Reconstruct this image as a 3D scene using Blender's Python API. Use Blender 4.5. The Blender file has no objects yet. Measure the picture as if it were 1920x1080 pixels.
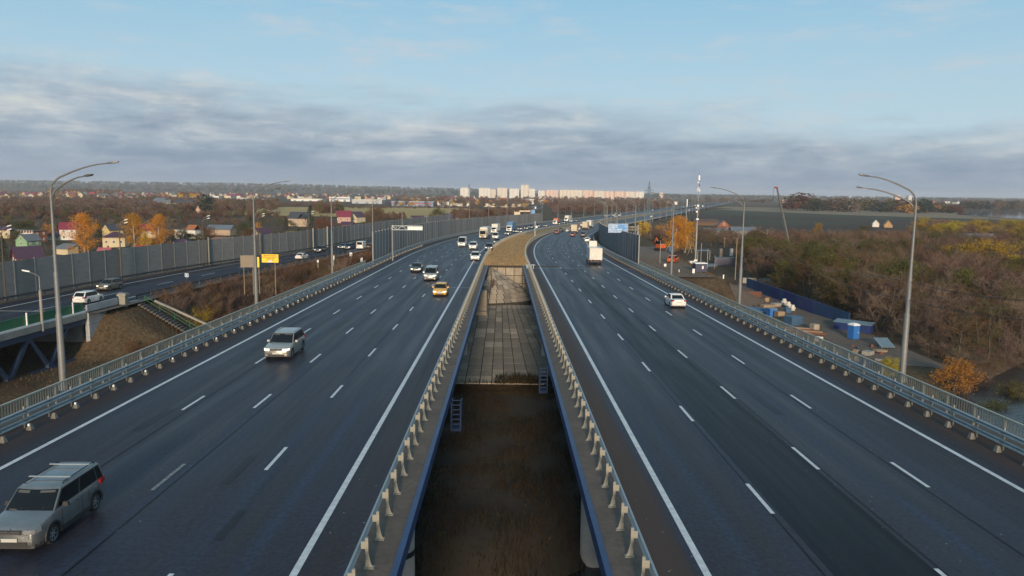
import bpy, bmesh, math, random
from mathutils import Vector, Matrix, noise as mnoise
RND = random.Random(11)
scene = bpy.context.scene
COL = scene.collection
PI = math.pi
# ------------------------------------------------------------------ camera
FPX = 1400.0                      # focal length in pixels of the 1920 wide photograph
CAM_H = 11.4
PITCH = math.atan(179.0 / FPX)
YAW = 0.0093
ROLL = 0.0125
_f = Vector((math.sin(YAW) * math.cos(PITCH), math.cos(YAW) * math.cos(PITCH), -math.sin(PITCH)))
_r0 = Vector((math.cos(YAW), -math.sin(YAW), 0))
_u0 = _r0.cross(_f)
CR = _r0 * math.cos(ROLL) + _u0 * math.sin(ROLL)
CU = -_r0 * math.sin(ROLL) + _u0 * math.cos(ROLL)
CF = _f
cam_data = bpy.data.cameras.new('camera')
cam = bpy.data.objects.new('camera', cam_data)
COL.objects.link(cam)
M = Matrix((CR, CU, -CF)).transposed().to_4x4()
M.translation = Vector((0, 0, CAM_H))
cam.matrix_world = M
cam_data.sensor_width = 36.0
cam_data.lens = FPX / 1920 * 36.0
cam_data.clip_start = 0.1
cam_data.clip_end = 30000
scene.camera = cam


def ray(px, py):
    return CF * FPX + CR * (px - 960) + CU * (540 - py)


def G(px, py, z=-9.0):
    """ground point at height z seen at photo pixel (px, py)"""
    d = ray(px, py)
    t = (z - CAM_H) / d.z
    return Vector((d.x * t, d.y * t, z))


def pixel(p):
    v = Vector(p) - Vector((0, 0, CAM_H))
    return 960 + FPX * v.dot(CR) / v.dot(CF), 540 - FPX * v.dot(CU) / v.dot(CF)


def D(px, py, dist):
    """point on the ray through a photo pixel at forward distance dist (y)"""
    d = ray(px, py)
    t = dist / d.y
    return Vector((d.x * t, dist, CAM_H + d.z * t))


# ------------------------------------------------------------------ world, sun, exposure
SUN_EL = math.radians(12)
SUN_AZ = math.radians(180)          # clockwise from +Y: straight behind the camera
world = bpy.data.worlds.new('World')
scene.world = world
world.use_nodes = True
sun_data = bpy.data.lights.new('sun', 'SUN')
sun_data.energy = 5.0
sun_data.angle = math.radians(6)
sun_data.color = (1.0, 0.78, 0.55)
sun = bpy.data.objects.new('sun', sun_data)
COL.objects.link(sun)
_sd = Vector((math.sin(SUN_AZ) * math.cos(SUN_EL), math.cos(SUN_AZ) * math.cos(SUN_EL), math.sin(SUN_EL)))
sun.rotation_euler = _sd.to_track_quat('Z', 'Y').to_euler()
sun.location = (0, -30, 60)
scene.view_settings.view_transform = 'Standard'
scene.view_settings.look = 'None'
scene.view_settings.exposure = 0.0
scene.view_settings.gamma = 1.0
scene.view_settings.use_curve_mapping = False


class NT:
    """tiny node-graph helper"""
    def __init__(self, tree):
        self.t = tree
        tree.nodes.clear()

    def n(self, kind, **kw):
        nd = self.t.nodes.new(kind)
        for k, v in kw.items():
            if k.startswith('i_'):
                key = k[2:]
                nd.inputs[int(key) if key.isdigit() else key].default_value = v
            else:
                setattr(nd, k, v)
        return nd

    def l(self, a, b):
        self.t.links.new(a, b)

    def math(self, op, a, b=None, clamp=False):
        nd = self.t.nodes.new('ShaderNodeMath')
        nd.operation = op
        nd.use_clamp = clamp
        for i, v in enumerate((a, b)):
            if v is None:
                continue
            if isinstance(v, (int, float)):
                nd.inputs[i].default_value = v
            else:
                self.l(v, nd.inputs[i])
        return nd.outputs[0]

    def mix(self, fac, a, b, blend='MIX'):
        nd = self.t.nodes.new('ShaderNodeMix')
        nd.data_type = 'RGBA'
        nd.blend_type = blend
        for i, v in ((0, fac), (6, a), (7, b)):
            if isinstance(v, (int, float)):
                nd.inputs[i].default_value = v
            elif isinstance(v, tuple):
                nd.inputs[i].default_value = v if len(v) == 4 else v + (1,)
            else:
                self.l(v, nd.inputs[i])
        return nd.outputs[2]

    def ramp(self, fac, stops):
        nd = self.t.nodes.new('ShaderNodeValToRGB')
        cr = nd.color_ramp
        while len(cr.elements) < len(stops):
            cr.elements.new(0.5)
        for e, (p, c) in zip(cr.elements, stops):
            e.position = p
            e.color = (c, c, c, 1) if isinstance(c, (int, float)) else tuple(c) + (1,)
        self.l(fac, nd.inputs[0])
        return nd.outputs[0]

    def noise(self, vec, scale, detail=4, rough=0.55, dist=0.0, color=False):
        nd = self.t.nodes.new('ShaderNodeTexNoise')
        nd.inputs['Scale'].default_value = scale
        nd.inputs['Detail'].default_value = detail
        nd.inputs['Roughness'].default_value = rough
        nd.inputs['Distortion'].default_value = dist
        if vec is not None:
            self.l(vec, nd.inputs['Vector'])
        return nd.outputs[1 if color else 0]


def build_world():
    w = NT(world.node_tree)
    out = w.n('ShaderNodeOutputWorld')
    bg = w.n('ShaderNodeBackground')
    bg.inputs[1].default_value = 0.10
    w.l(bg.outputs[0], out.inputs[0])
    sky = w.n('ShaderNodeTexSky')
    sky.sky_type = 'NISHITA'
    sky.sun_disc = False
    sky.sun_elevation = SUN_EL
    sky.sun_rotation = SUN_AZ
    sky.altitude = 0
    sky.air_density = 1.0
    sky.dust_density = 0.6
    sky.ozone_density = 1.6
    tc = w.n('ShaderNodeTexCoord')
    d = tc.outputs['Generated']
    sep = w.n('ShaderNodeSeparateXYZ')
    w.l(d, sep.inputs[0])
    z = sep.outputs[2]
    # clear sky: the physical sky, washed out by thin high cloud
    clear = w.mix(0.68, sky.outputs[0], (3.4, 6.3, 8.3))
    pale = w.math('MULTIPLY', w.math('SUBTRACT', 0.235, z), 6.5, True)
    clear = w.mix(w.math('MULTIPLY', pale, 0.62), clear, (5.6, 6.8, 7.5))
    # stretched cloud noise
    mp = w.n('ShaderNodeMapping')
    mp.inputs['Scale'].default_value = (2.0, 2.0, 9.5)
    w.l(d, mp.inputs[0])
    n1 = w.noise(mp.outputs[0], 2.2, 8, 0.60, 0.25)
    mp2 = w.n('ShaderNodeMapping')
    mp2.inputs['Scale'].default_value = (2.4, 2.4, 14.5)
    mp2.inputs['Location'].default_value = (3.1, 1.7, 0.4)
    w.l(d, mp2.inputs[0])
    n2 = w.noise(mp2.outputs[0], 3.4, 8, 0.62, 0.15)
    mp3 = w.n('ShaderNodeMapping')
    mp3.inputs['Scale'].default_value = (1.2, 1.2, 3.2)
    mp3.inputs['Location'].default_value = (7.7, 2.2, 1.0)
    w.l(d, mp3.inputs[0])
    n3 = w.noise(mp3.outputs[0], 9.0, 8, 0.65, 0.3)
    # bank of cloud lying on the horizon, its top higher to the left
    edge = w.math('ADD', w.math('MULTIPLY', sep.outputs[0], -0.055), 0.122)
    edge = w.math('ADD', edge, w.math('MULTIPLY', w.math('SUBTRACT', n1, 0.5), 0.115))
    edge = w.math('ADD', edge, w.math('MULTIPLY', w.math('SUBTRACT', n3, 0.5), 0.035))
    bank = w.math('MULTIPLY', w.math('SUBTRACT', edge, z), 19.0, True)
    # tone inside the bank: lit pale tops, grey-blue bellies, blue haze at the bottom
    tone = w.math('ADD', w.math('MULTIPLY', w.math('SUBTRACT', n2, 0.5), 1.5), w.math('MULTIPLY', z, 3.4))
    tone = w.math('ADD', tone, w.math('MULTIPLY', w.math('SUBTRACT', n3, 0.5), 1.15))
    tone = w.math('ADD', tone, 0.31, True)
    ccol = w.ramp(tone, [(0.0, (2.0, 2.8, 3.9)), (0.30, (2.65, 3.4, 4.35)), (0.60, (3.8, 4.5, 5.3)), (0.82, (5.4, 5.8, 6.1)), (1.0, (6.5, 6.7, 6.6))])
    hz = w.math('MULTIPLY', w.math('SUBTRACT', 0.05, z), 22.0, True)
    ccol = w.mix(w.math('MULTIPLY', hz, 0.75), ccol, (2.7, 3.25, 4.35))
    # thin wisps in the clear part
    wisp = w.ramp(n2, [(0.46, 0.0), (0.70, 0.75)])
    wisp = w.math('MULTIPLY', wisp, w.ramp(n3, [(0.38, 0.0), (0.6, 1.0)]))
    clear = w.mix(wisp, clear, (5.6, 6.2, 6.8))
    bankf = w.math('MULTIPLY', bank, 0.94)
    col = w.mix(bankf, clear, ccol)
    w.l(col, bg.inputs[0])


build_world()


# ------------------------------------------------------------------ mesh helper
class MB:
    def __init__(self):
        self.v, self.f, self.m, self.uv = [], [], [], None

    def quad(self, a, b, c, d, mi=0):
        i = len(self.v)
        self.v += [tuple(a), tuple(b), tuple(c), tuple(d)]
        self.f.append((i, i + 1, i + 2, i + 3))
        self.m.append(mi)

    def tri(self, a, b, c, mi=0):
        i = len(self.v)
        self.v += [tuple(a), tuple(b), tuple(c)]
        self.f.append((i, i + 1, i + 2))
        self.m.append(mi)

    def box(self, c, s, mi=0, rz=0.0, taper=1.0):
        hx, hy, hz = s[0] / 2, s[1] / 2, s[2] / 2
        ca, sa = math.cos(rz), math.sin(rz)
        i = len(self.v)
        for z, k in ((-hz, 1.0), (hz, taper)):
            for x, y in ((-hx, -hy), (hx, -hy), (hx, hy), (-hx, hy)):
                x *= k
                y *= k
                self.v.append((c[0] + x * ca - y * sa, c[1] + x * sa + y * ca, c[2] + z))
        for q in ((0, 3, 2, 1), (4, 5, 6, 7), (0, 1, 5, 4), (1, 2, 6, 5), (2, 3, 7, 6), (3, 0, 4, 7)):
            self.f.append(tuple(i + k for k in q))
            self.m.append(mi)

    def loft(self, rings, mi=0, cap=True, close=True):
        n = len(rings[0])
        i0 = len(self.v)
        for r in rings:
            self.v += [tuple(p) for p in r]
        for k in range(len(rings) - 1):
            for j in range(n if close else n - 1):
                a = i0 + k * n + j
                b = i0 + k * n + (j + 1) % n
                self.f.append((a, b, b + n, a + n))
                self.m.append(mi)
        if cap:
            self.f.append(tuple(i0 + j for j in reversed(range(n))))
            self.m.append(mi)
            k = i0 + (len(rings) - 1) * n
            self.f.append(tuple(k + j for j in range(n)))
            self.m.append(mi)

    def tube(self, pts, rad, n=6, mi=0, cap=True):
        pts = [Vector(p) for p in pts]
        if isinstance(rad, (int, float)):
            rad = [rad] * len(pts)
        rings = []
        up = Vector((0, 0, 1))
        for k, p in enumerate(pts):
            t = (pts[min(k + 1, len(pts) - 1)] - pts[max(k - 1, 0)])
            t = t.normalized() if t.length > 1e-9 else up
            ref = Vector((1, 0, 0)) if abs(t.z) > 0.9 else up
            s = t.cross(ref).normalized()
            q = s.cross(t)
            rings.append([p + (s * math.cos(2 * PI * j / n) + q * math.sin(2 * PI * j / n)) * rad[k] for j in range(n)])
        self.loft(rings, mi, cap)

    def beam(self, a, b, w, h, mi=0):
        """box from a to b, w wide, h high"""
        a, b = Vector(a), Vector(b)
        t = (b - a).normalized()
        ref = Vector((0, 0, 1)) if abs(t.z) < 0.95 else Vector((0, 1, 0))
        s = t.cross(ref).normalized() * (w / 2)
        q = s.cross(t).normalized() * (h / 2)
        self.loft([[p - s - q, p + s - q, p + s + q, p - s + q] for p in (a, b)], mi)

    def prism(self, poly, z0, z1, mi=0):
        self.loft([[(x, y, z0) for x, y in poly], [(x, y, z1) for x, y in poly]], mi)

    def mesh(self, name, mats, smooth=None):
        me = bpy.data.meshes.new(name)
        me.from_pydata(self.v, [], self.f)
        for m in (mats if isinstance(mats, (list, tuple)) else [mats]):
            me.materials.append(m)
        if any(self.m):
            me.polygons.foreach_set('material_index', self.m)
        if self.uv is not None:
            lay = me.uv_layers.new(name='UVMap')
            for li, lp in enumerate(me.loops):
                lay.data[li].uv = self.uv[lp.vertex_index]
        if smooth is not None:
            me.polygons.foreach_set('use_smooth', [True] * len(me.polygons))
            if smooth < 170:
                me.set_sharp_from_angle(angle=math.radians(smooth))
        me.update()
        return me

    def build(self, name, mats, parent=None, smooth=None, loc=None):
        return link(name, self.mesh(name, mats, smooth), parent, loc)


def link(name, me, parent=None, loc=None, rz=0.0, sc=None):
    o = bpy.data.objects.new(name, me)
    COL.objects.link(o)
    if loc is not None:
        o.location = loc
    if rz:
        o.rotation_euler = (0, 0, rz)
    if sc is not None:
        o.scale = sc if hasattr(sc, '__len__') else (sc, sc, sc)
    if parent is not None:
        o.parent = parent
    return o


def empty(name, label, cat, loc=(0, 0, 0), rz=0.0, group=None):
    o = bpy.data.objects.new(name, None)
    COL.objects.link(o)
    o.empty_display_size = 0.2
    o.location = loc
    o.rotation_euler = (0, 0, rz)
    return tag(o, label, cat, group)


def tag(o, label, cat, group=None, kind=None):
    if label:
        o['label'] = label
    if cat:
        o['category'] = cat
    if group:
        o['group'] = group
    if kind:
        o['kind'] = kind
    return o


def struct(o):
    o['kind'] = 'structure'
    return o


def stuff(o, label=None, cat=None):
    o['kind'] = 'stuff'
    if label:
        o['label'] = label
        o['category'] = cat
    return o


def copy_tree(o, parent=None):
    c = o.copy()
    COL.objects.link(c)
    if parent is not None:
        c.parent = parent
    for ch in o.children:
        copy_tree(ch, c)
    return c


ORD = ['first', 'second', 'third', 'fourth', 'fifth', 'sixth', 'seventh', 'eighth', 'ninth', 'tenth', 'eleventh', 'twelfth',
       'thirteenth', 'fourteenth', 'fifteenth', 'sixteenth', 'seventeenth', 'eighteenth', 'nineteenth', 'twentieth']


def smooth01(t):
    t = max(0.0, min(1.0, t))
    return t * t * (3 - 2 * t)


# ------------------------------------------------------------------ materials
def mat(name, col, rough=0.8, metal=0.0, var=0.0, scale=1.0, bump=0.0, col2=None, spec=None, coord='Object', huej=0.05,
        emit=None, estr=0.0, rnd=0.0, stretch=None, detail=5, trans=0.0):
    m = bpy.data.materials.new(name)
    m.use_nodes = True
    g = NT(m.node_tree)
    out = g.n('ShaderNodeOutputMaterial')
    b = g.n('ShaderNodeBsdfPrincipled')
    g.l(b.outputs[0], out.inputs[0])
    b.inputs['Roughness'].default_value = rough
    b.inputs['Metallic'].default_value = metal
    b.inputs['Base Color'].default_value = tuple(col) + (1,)
    if spec is not None:
        b.inputs['Specular IOR Level'].default_value = spec
    if emit:
        b.inputs['Emission Color'].default_value = tuple(emit) + (1,)
        b.inputs['Emission Strength'].default_value = estr
    c = None
    if var > 0 or col2 or bump > 0:
        tc = g.n('ShaderNodeTexCoord')
        vec = tc.outputs[coord]
        if coord == 'World':
            pass
        if stretch:
            mp = g.n('ShaderNodeMapping')
            mp.inputs['Scale'].default_value = stretch
            g.l(vec, mp.inputs[0])
            vec = mp.outputs[0]
        nz = g.noise(vec, scale, detail, 0.6)
        c2 = col2 if col2 else tuple(x * (1 - var) for x in col)
        c = g.mix(g.ramp(nz, [(0.32, 0.0), (0.68, 1.0)]), tuple(col), tuple(c2))
        if var > 0:
            n2 = g.noise(vec, scale * 7.3, 4, 0.6)
            k = g.ramp(n2, [(0.25, 1 - var * 0.6), (0.75, 1 + var * 0.35)])
            c = g.mix(1.0, c, k, 'MULTIPLY')
        if bump > 0:
            bp = g.n('ShaderNodeBump')
            bp.inputs['Strength'].default_value = bump
            bp.inputs['Distance'].default_value = 0.05
            g.l(g.noise(vec, scale * 9, 5, 0.65), bp.inputs['Height'])
            g.l(bp.outputs[0], b.inputs['Normal'])
    if rnd > 0:
        oi = g.n('ShaderNodeObjectInfo')
        k = g.ramp(oi.outputs['Random'], [(0.0, 1 - rnd), (1.0, 1 + rnd)])
        c = g.mix(1.0, c if c is not None else tuple(col), k, 'MULTIPLY')
        hs = g.n('ShaderNodeHueSaturation')
        g.l(c, hs.inputs['Color'])
        r2 = g.math('FRACT', g.math('MULTIPLY', oi.outputs['Random'], 17.31))
        g.l(g.math('ADD', g.math('MULTIPLY', r2, huej), 0.5 - huej / 2), hs.inputs['Hue'])
        c = hs.outputs[0]
    if c is not None:
        g.l(c, b.inputs['Base Color'])
    if trans > 0:
        tr = g.n('ShaderNodeBsdfTranslucent')
        if c is not None:
            g.l(c, tr.inputs[0])
        else:
            tr.inputs[0].default_value = tuple(col) + (1,)
        mx = g.n('ShaderNodeMixShader')
        mx.inputs[0].default_value = trans
        g.l(b.outputs[0], mx.inputs[1])
        g.l(tr.outputs[0], mx.inputs[2])
        g.l(mx.outputs[0], out.inputs[0])
    return m


MT = {}
MT['concrete'] = mat('concrete', (0.30, 0.28, 0.25), 0.9, var=0.3, scale=0.6, bump=0.2, col2=(0.22, 0.20, 0.18))
MT['kerb_concrete'] = mat('dusty concrete', (0.125, 0.093, 0.072), 0.9, var=0.5, scale=0.5, bump=0.3, col2=(0.075, 0.060, 0.050))
MT['galv'] = mat('galvanised steel', (0.30, 0.34, 0.36), 0.5, 0.35, var=0.2, scale=1.5)
MT['galv_dull'] = mat('dull galvanised steel', (0.34, 0.35, 0.35), 0.6, 0.2, var=0.25, scale=0.8)
MT['post'] = mat('pale painted post', (0.255, 0.245, 0.205), 0.6, 0.0, var=0.25, scale=2.0)
MT['blue_steel'] = mat('blue painted steel', (0.018, 0.050, 0.14), 0.45, 0.0, var=0.3, scale=0.7)
MT['dark_steel'] = mat('dark steel', (0.05, 0.055, 0.06), 0.5, 0.3)
MT['white_line'] = mat('road paint', (0.62, 0.63, 0.64), 0.6, var=0.3, scale=3.0)
MT['worn_line'] = mat('worn road paint', (0.30, 0.31, 0.32), 0.7, var=0.8, scale=5.0)
MT['white_paint'] = mat('white paint', (0.72, 0.72, 0.70), 0.5, var=0.12, scale=1.5)
MT['reflector'] = mat('white reflector', (0.9, 0.9, 0.88), 0.3)
MT['black'] = mat('black rubber', (0.012, 0.012, 0.013), 0.7)
MT['lamp_head'] = mat('lamp housing', (0.10, 0.105, 0.11), 0.5, 0.3)
# ------------------------------------------------------------------ road alignment
S0, RAD, S1 = 150.0, 900.0, 450.0      # straight to S0, right-hand curve to S1, straight again


def zr(s):
    if s < 300:
        return -0.0157 * s
    if s < 500:
        t = s - 300
        return -4.71 - 0.0157 * t + 0.0157 * t * t / 400
    return -6.28


def axis(s):
    if s <= S0:
        return 0.0, s, 0.0
    if s <= S1:
        a = (s - S0) / RAD
        return RAD * (1 - math.cos(a)), S0 + RAD * math.sin(a), a
    a = (S1 - S0) / RAD
    x, y = RAD * (1 - math.cos(a)), S0 + RAD * math.sin(a)
    return x + (s - S1) * math.sin(a), y + (s - S1) * math.cos(a), a


def P(s, off, dz=0.0):
    x, y, a = axis(s)
    return Vector((x + off * math.cos(a), y - off * math.sin(a), zr(s) + dz))


def heading(s):
    return axis(s)[2]


def so(x, y):
    """station and offset of a plan point (approximate inverse)"""
    if y <= S0:
        return y, x
    cx, cy = RAD, S0
    dx, dy = x - cx, y - cy
    a = math.atan2(dy, -dx)
    am = (S1 - S0) / RAD
    if a <= am:
        return S0 + RAD * a, RAD - math.hypot(dx, dy)
    x0, y0, a0 = axis(S1)
    t = (x - x0) * math.sin(a0) + (y - y0) * math.cos(a0)
    o = (x - x0) * math.cos(a0) - (y - y0) * math.sin(a0)
    return S1 + t, o


def stations(s0, s1, near=4.0):
    out = [s0]
    while out[-1] < s1 - 1e-6:
        s = out[-1]
        st = near if s < 500 else 20.0
        out.append(min(s + st, s1))
    return out


def ribbon(s0, s1, o0, o1, dz=0.0, cols=1, fn=P, st=None):
    m = MB()
    m.uv = []
    ss = st or stations(s0, s1)
    for s in ss:
        for c in range(cols + 1):
            o = o0 + (o1 - o0) * c / cols
            m.v.append(tuple(fn(s, o, dz)))
            m.uv.append((o, s))
    n = cols + 1
    for k in range(len(ss) - 1):
        for c in range(cols):
            a = k * n + c
            m.f.append((a, a + 1, a + 1 + n, a + n))
            m.m.append(0)
    return m


def sweep(m, prof, s0, s1, fn=P, mi=0, st=None, cap=True):
    """sweep a closed profile [(off, dz)] along the road"""
    rings = [[fn(s, o, dz) for o, dz in prof] for s in (st or stations(s0, s1))]
    m.loft(rings, mi, cap)


def asphalt(name, base, side, dirt_in=True, fresh=False):
    m = bpy.data.materials.new(name)
    m.use_nodes = True
    g = NT(m.node_tree)
    out = g.n('ShaderNodeOutputMaterial')
    b = g.n('ShaderNodeBsdfPrincipled')
    g.l(b.outputs[0], out.inputs[0])
    uv = g.n('ShaderNodeUVMap')
    sep = g.n('ShaderNodeSeparateXYZ')
    g.l(uv.outputs[0], sep.inputs[0])
    u = g.math('ABSOLUTE', sep.outputs[0])
    v = sep.outputs[1]
    # long streaks along the traffic
    cmb = g.n('ShaderNodeCombineXYZ')
    g.l(g.math('MULTIPLY', u, 1.0), cmb.inputs[0])
    g.l(g.math('MULTIPLY', v, 0.035), cmb.inputs[1])
    streak = g.noise(cmb.outputs[0], 1.3, 6, 0.6)
    cm2 = g.n('ShaderNodeCombineXYZ')
    g.l(u, cm2.inputs[0])
    g.l(v, cm2.inputs[1])
    patch = g.noise(cm2.outputs[0], 0.10, 4, 0.55)
    grain = g.noise(cm2.outputs[0], 5.0, 5, 0.75)
    cm3 = g.n('ShaderNodeCombineXYZ')
    g.l(sep.outputs[0], cm3.inputs[0])
    g.l(g.math('MULTIPLY', v, 0.012), cm3.inputs[1])
    lane_tone = g.noise(cm3.outputs[0], 0.42, 3, 0.5)
    # two wheel tracks per 3.73 m lane
    ph = g.math('MULTIPLY', g.math('SUBTRACT', u, 6.4), 2 * PI * 2 / 3.73)
    track = g.math('ADD', g.math('MULTIPLY', g.math('COSINE', ph), -0.5), 0.5)
    inl = g.math('MULTIPLY', g.math('GREATER_THAN', u, 6.6), g.math('LESS_THAN', u, 21.1))
    track = g.math('MULTIPLY', track, inl)
    dark = (base[0] * 0.80, base[1] * 0.52, base[2] * 0.36)
    lite = (base[0] * 1.4, base[1] * 1.42, base[2] * 1.38)
    c = g.mix(g.ramp(streak, [(0.36, 0.0), (0.62, 1.0)]), dark, lite)
    c = g.mix(g.math('MULTIPLY', track, 0.5), c, dark)
    c = g.mix(g.ramp(lane_tone, [(0.40, 0.0), (0.62, 0.75)]), c, (base[0] * 0.95, base[1] * 0.56, base[2] * 0.34))
    c = g.mix(g.math('MULTIPLY', g.ramp(patch, [(0.42, 0.0), (0.62, 1.0)]), 0.5), c, (base[0] * 1.15, base[1] * 0.95, base[2] * 0.85))
    c = g.mix(1.0, c, g.ramp(grain, [(0.28, 0.45), (0.72, 1.55)]), 'MULTIPLY')
    # road dust on the shoulders
    dn = g.math('ADD', u, g.math('MULTIPLY', g.math('SUBTRACT', streak, 0.5), 1.6))
    din = g.ramp(g.math('MULTIPLY', g.math('SUBTRACT', 6.25, dn), 1.3, True), [(0.0, 0.0), (1.0, 1.0)])
    dou = g.ramp(g.math('MULTIPLY', g.math('SUBTRACT', dn, 21.9), 0.9, True), [(0.0, 0.0), (1.0, 1.0)])
    dust = g.math('MAXIMUM', g.math('MULTIPLY', din, 0.9 if dirt_in else 0.15), g.math('MULTIPLY', dou, 0.55 if not dirt_in else 0.8))
    if not fresh:
        c = g.mix(dust, c, (0.070, 0.048, 0.038))
    g.l(c, b.inputs['Base Color'])
    b.inputs['IOR'].default_value = 1.20
    b.inputs['Specular IOR Level'].default_value = 0.5
    rg = g.math('ADD', g.math('MULTIPLY', streak, 0.42), 0.26)
    rg = g.math('ADD', rg, g.math('MULTIPLY', dust, 0.25))
    rg = g.math('SUBTRACT', rg, g.math('MULTIPLY', track, 0.05), True)
    g.l(rg, b.inputs['Roughness'])
    bp = g.n('ShaderNodeBump')
    bp.inputs['Strength'].default_value = 0.30
    bp.inputs['Distance'].default_value = 0.012
    g.l(g.noise(cm2.outputs[0], 26.0, 2, 0.7), bp.inputs['Height'])
    g.l(bp.outputs[0], b.inputs['Normal'])
    return m


MT['asphalt_l'] = asphalt('worn asphalt inbound', (0.024, 0.032, 0.056), -1, dirt_in=False)
MT['asphalt_r'] = asphalt('worn asphalt outbound', (0.026, 0.034, 0.056), 1)
MT['asphalt_new'] = asphalt('fresh asphalt', (0.0055, 0.0075, 0.0135), 1, fresh=True)

MT['asphalt_mend'] = asphalt('mended asphalt', (0.015, 0.019, 0.030), 1, fresh=True)
SEND = 2300.0
IN, OUT = 6.4, 21.3
LANES = [IN + (OUT - IN) * k / 4 for k in (1, 2, 3)]
road_l = struct(ribbon(-25, SEND, -24.6, -4.6, 0, 10).build('inbound_road', MT['asphalt_l']))
road_r = struct(ribbon(-25, SEND, 4.6, 24.6, 0, 10).build('outbound_road', MT['asphalt_r']))
# fresh asphalt strips
ribbon(-25, 134, LANES[0] + 0.25, LANES[1] - 0.1, 0.006, 2).build('fresh_asphalt_strip', MT['asphalt_new'], road_r)


def patch_of(road, s0, s1, o0, o1, m, dz=0.007):
    ribbon(s0, s1, o0, o1, dz, 1).build('asphalt_patch', m, road)


for s0, s1, o0, o1 in ((29, 32.5, -11.5, -11.05), (36, 40, -18.5, -18.0), (52, 60, -19.0, -18.4), (24, 26.5, -9.8, -9.45), (66, 74, -15.6, -15.2),
                       (95, 112, -12.4, -11.8), (60, 74, -20.4, -19.6)):
    patch_of(road_l, s0, s1, o0, o1, MT['asphalt_mend'])
for s0, s1, o0, o1 in ((60, 76, 18.2, 18.9), (40, 47, 15.1, 15.6), (95, 108, 8.0, 8.5)):
    patch_of(road_r, s0, s1, o0, o1, MT['asphalt_mend'])
# sealed seams running along the lanes
for road, s0, s1, o in ((road_l, 12, 60, -13.4), (road_l, 30, 118, -17.3), (road_l, 48, 133, -10.3), (road_l, 70, 133, -20.6), (road_r, 15, 133, 13.95), (road_r, 22, 90, 17.3), (road_r, 10, 133, 10.05)):
    ribbon(s0, s1, o, o + 0.07, 0.0085, 1).build('sealed_seam', MT['asphalt_new'], road)
# expansion joints across the deck ends
for r, sg in ((road_l, -1), (road_r, 1)):
    for s in ((134.0,) if sg > 0 else (101.0,)):
        a, b = (4.7, 24.0) if sg > 0 else (-8.0, -4.8)
        ribbon(s, s + 0.35, a, b, 0.011, 1).build('expansion_joint', MT['galv_dull'], r)
# lines
for r, sg in ((road_l, -1), (road_r, 1)):
    for o in (IN, OUT):
        a, b = sorted((sg * (o - 0.12), sg * (o + 0.12)))
        ribbon(-25, SEND, a, b, 0.012, 1).build('edge_line', MT['white_line'], r)
    dash = None
    for li, o in enumerate(LANES):
        far = MB()
        far.uv = []
        k = 0
        s = 15.8 + {0: 2.9, 1: 0.55, 2: 0.0}[li] if sg < 0 else 14.0 + {0: 0.6, 1: 5.4, 2: 3.4}[li]
        s -= 24.0
        while s < 1000:
            worn = sg < 0 and li == 1 and s < 32 and s > 14
            if s + 3 < S0 - 1:
                if dash is None:
                    m = MB()
                    m.box((0, 1.5, 0), (0.16, 3.0, 0.004))
                    dash = m.mesh('lane_dash', MT['white_line'])
                    dashw = dash.copy()
                    dashw.materials[0] = MT['worn_line']
                d = link('lane_dash', dashw if worn else dash, r, P(s, sg * o, 0.0125))
                d.rotation_euler = (-math.atan(0.0157), 0, 0)
            else:
                rb = ribbon(s, s + 3, *sorted((sg * o - 0.09, sg * o + 0.09)), 0.013, 1)
                i = len(far.v)
                far.v += rb.v
                far.uv += rb.uv
                far.f += [tuple(i + q for q in f) for f in rb.f]
                far.m += rb.m
            s += 12.0
        stuff(far.build('far_lane_dashes', MT['white_line'], r))


# ------------------------------------------------------------------ ramp (side road) on the left
def spline(pts):
    """y -> x through plan points sorted by y (Catmull-Rom style, monotone enough here)"""
    ys = [p[1] for p in pts]

    def f(y):
        if y <= ys[0]:
            a, b = pts[0], pts[1]
            return a[0] + (b[0] - a[0]) * (y - a[1]) / (b[1] - a[1])
        if y >= ys[-1]:
            a, b = pts[-2], pts[-1]
            return b[0] + (b[0] - a[0]) * (y - b[1]) / (b[1] - a[1])
        k = max(i for i in range(len(pts) - 1) if ys[i] <= y)
        h = ys[k + 1] - ys[k]
        t = (y - ys[k]) / h

        def sl(i):
            if i == 0:
                return (pts[1][0] - pts[0][0]) / (ys[1] - ys[0])
            if i == len(pts) - 1:
                return (pts[-1][0] - pts[-2][0]) / (ys[-1] - ys[-2])
            return (pts[i + 1][0] - pts[i - 1][0]) / (ys[i + 1] - ys[i - 1])
        m0, m1 = sl(k) * h, sl(k + 1) * h
        t2, t3 = t * t, t * t * t
        return (2 * t3 - 3 * t2 + 1) * pts[k][0] + (t3 - 2 * t2 + t) * m0 + (-2 * t3 + 3 * t2) * pts[k + 1][0] + (t3 - t2) * m1
    return f


RK = 1.18        # the slip road lies lower and further out than the motorway


def zramp_near(y):
    return -2.0 - 0.004 * max(0, min(y, 400) - 90) - (0 if y < 200 else 0.003 * min(y - 200, 300))


# near edge of the ramp, in plan; the carriageway lies 11 m further left
ramp_near = spline([(-47.5, 40), (-46.8, 68), (-45.3, 90), (-41.6, 124), (-36.5, 158), (-30.5, 210), (-17.0, 331), (17.0, 569), (65.0, 1180), (140, 2300)])


def ramp_edge(y):
    return RK * ramp_near(y / RK)


def zramp(y):
    return CAM_H + RK * (zramp_near(y / RK) - CAM_H)


def PR(s, off, dz=0.0):
    """ramp point at y = s, off metres to the left of its near edge"""
    x = ramp_near(s)
    k = (ramp_near(s + 1) - ramp_near(s - 1)) / 2
    n = math.hypot(1, k)
    return Vector((RK * (x - off / n), RK * (s + off * k / n), CAM_H + RK * (zramp_near(s) - CAM_H) + dz))


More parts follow.
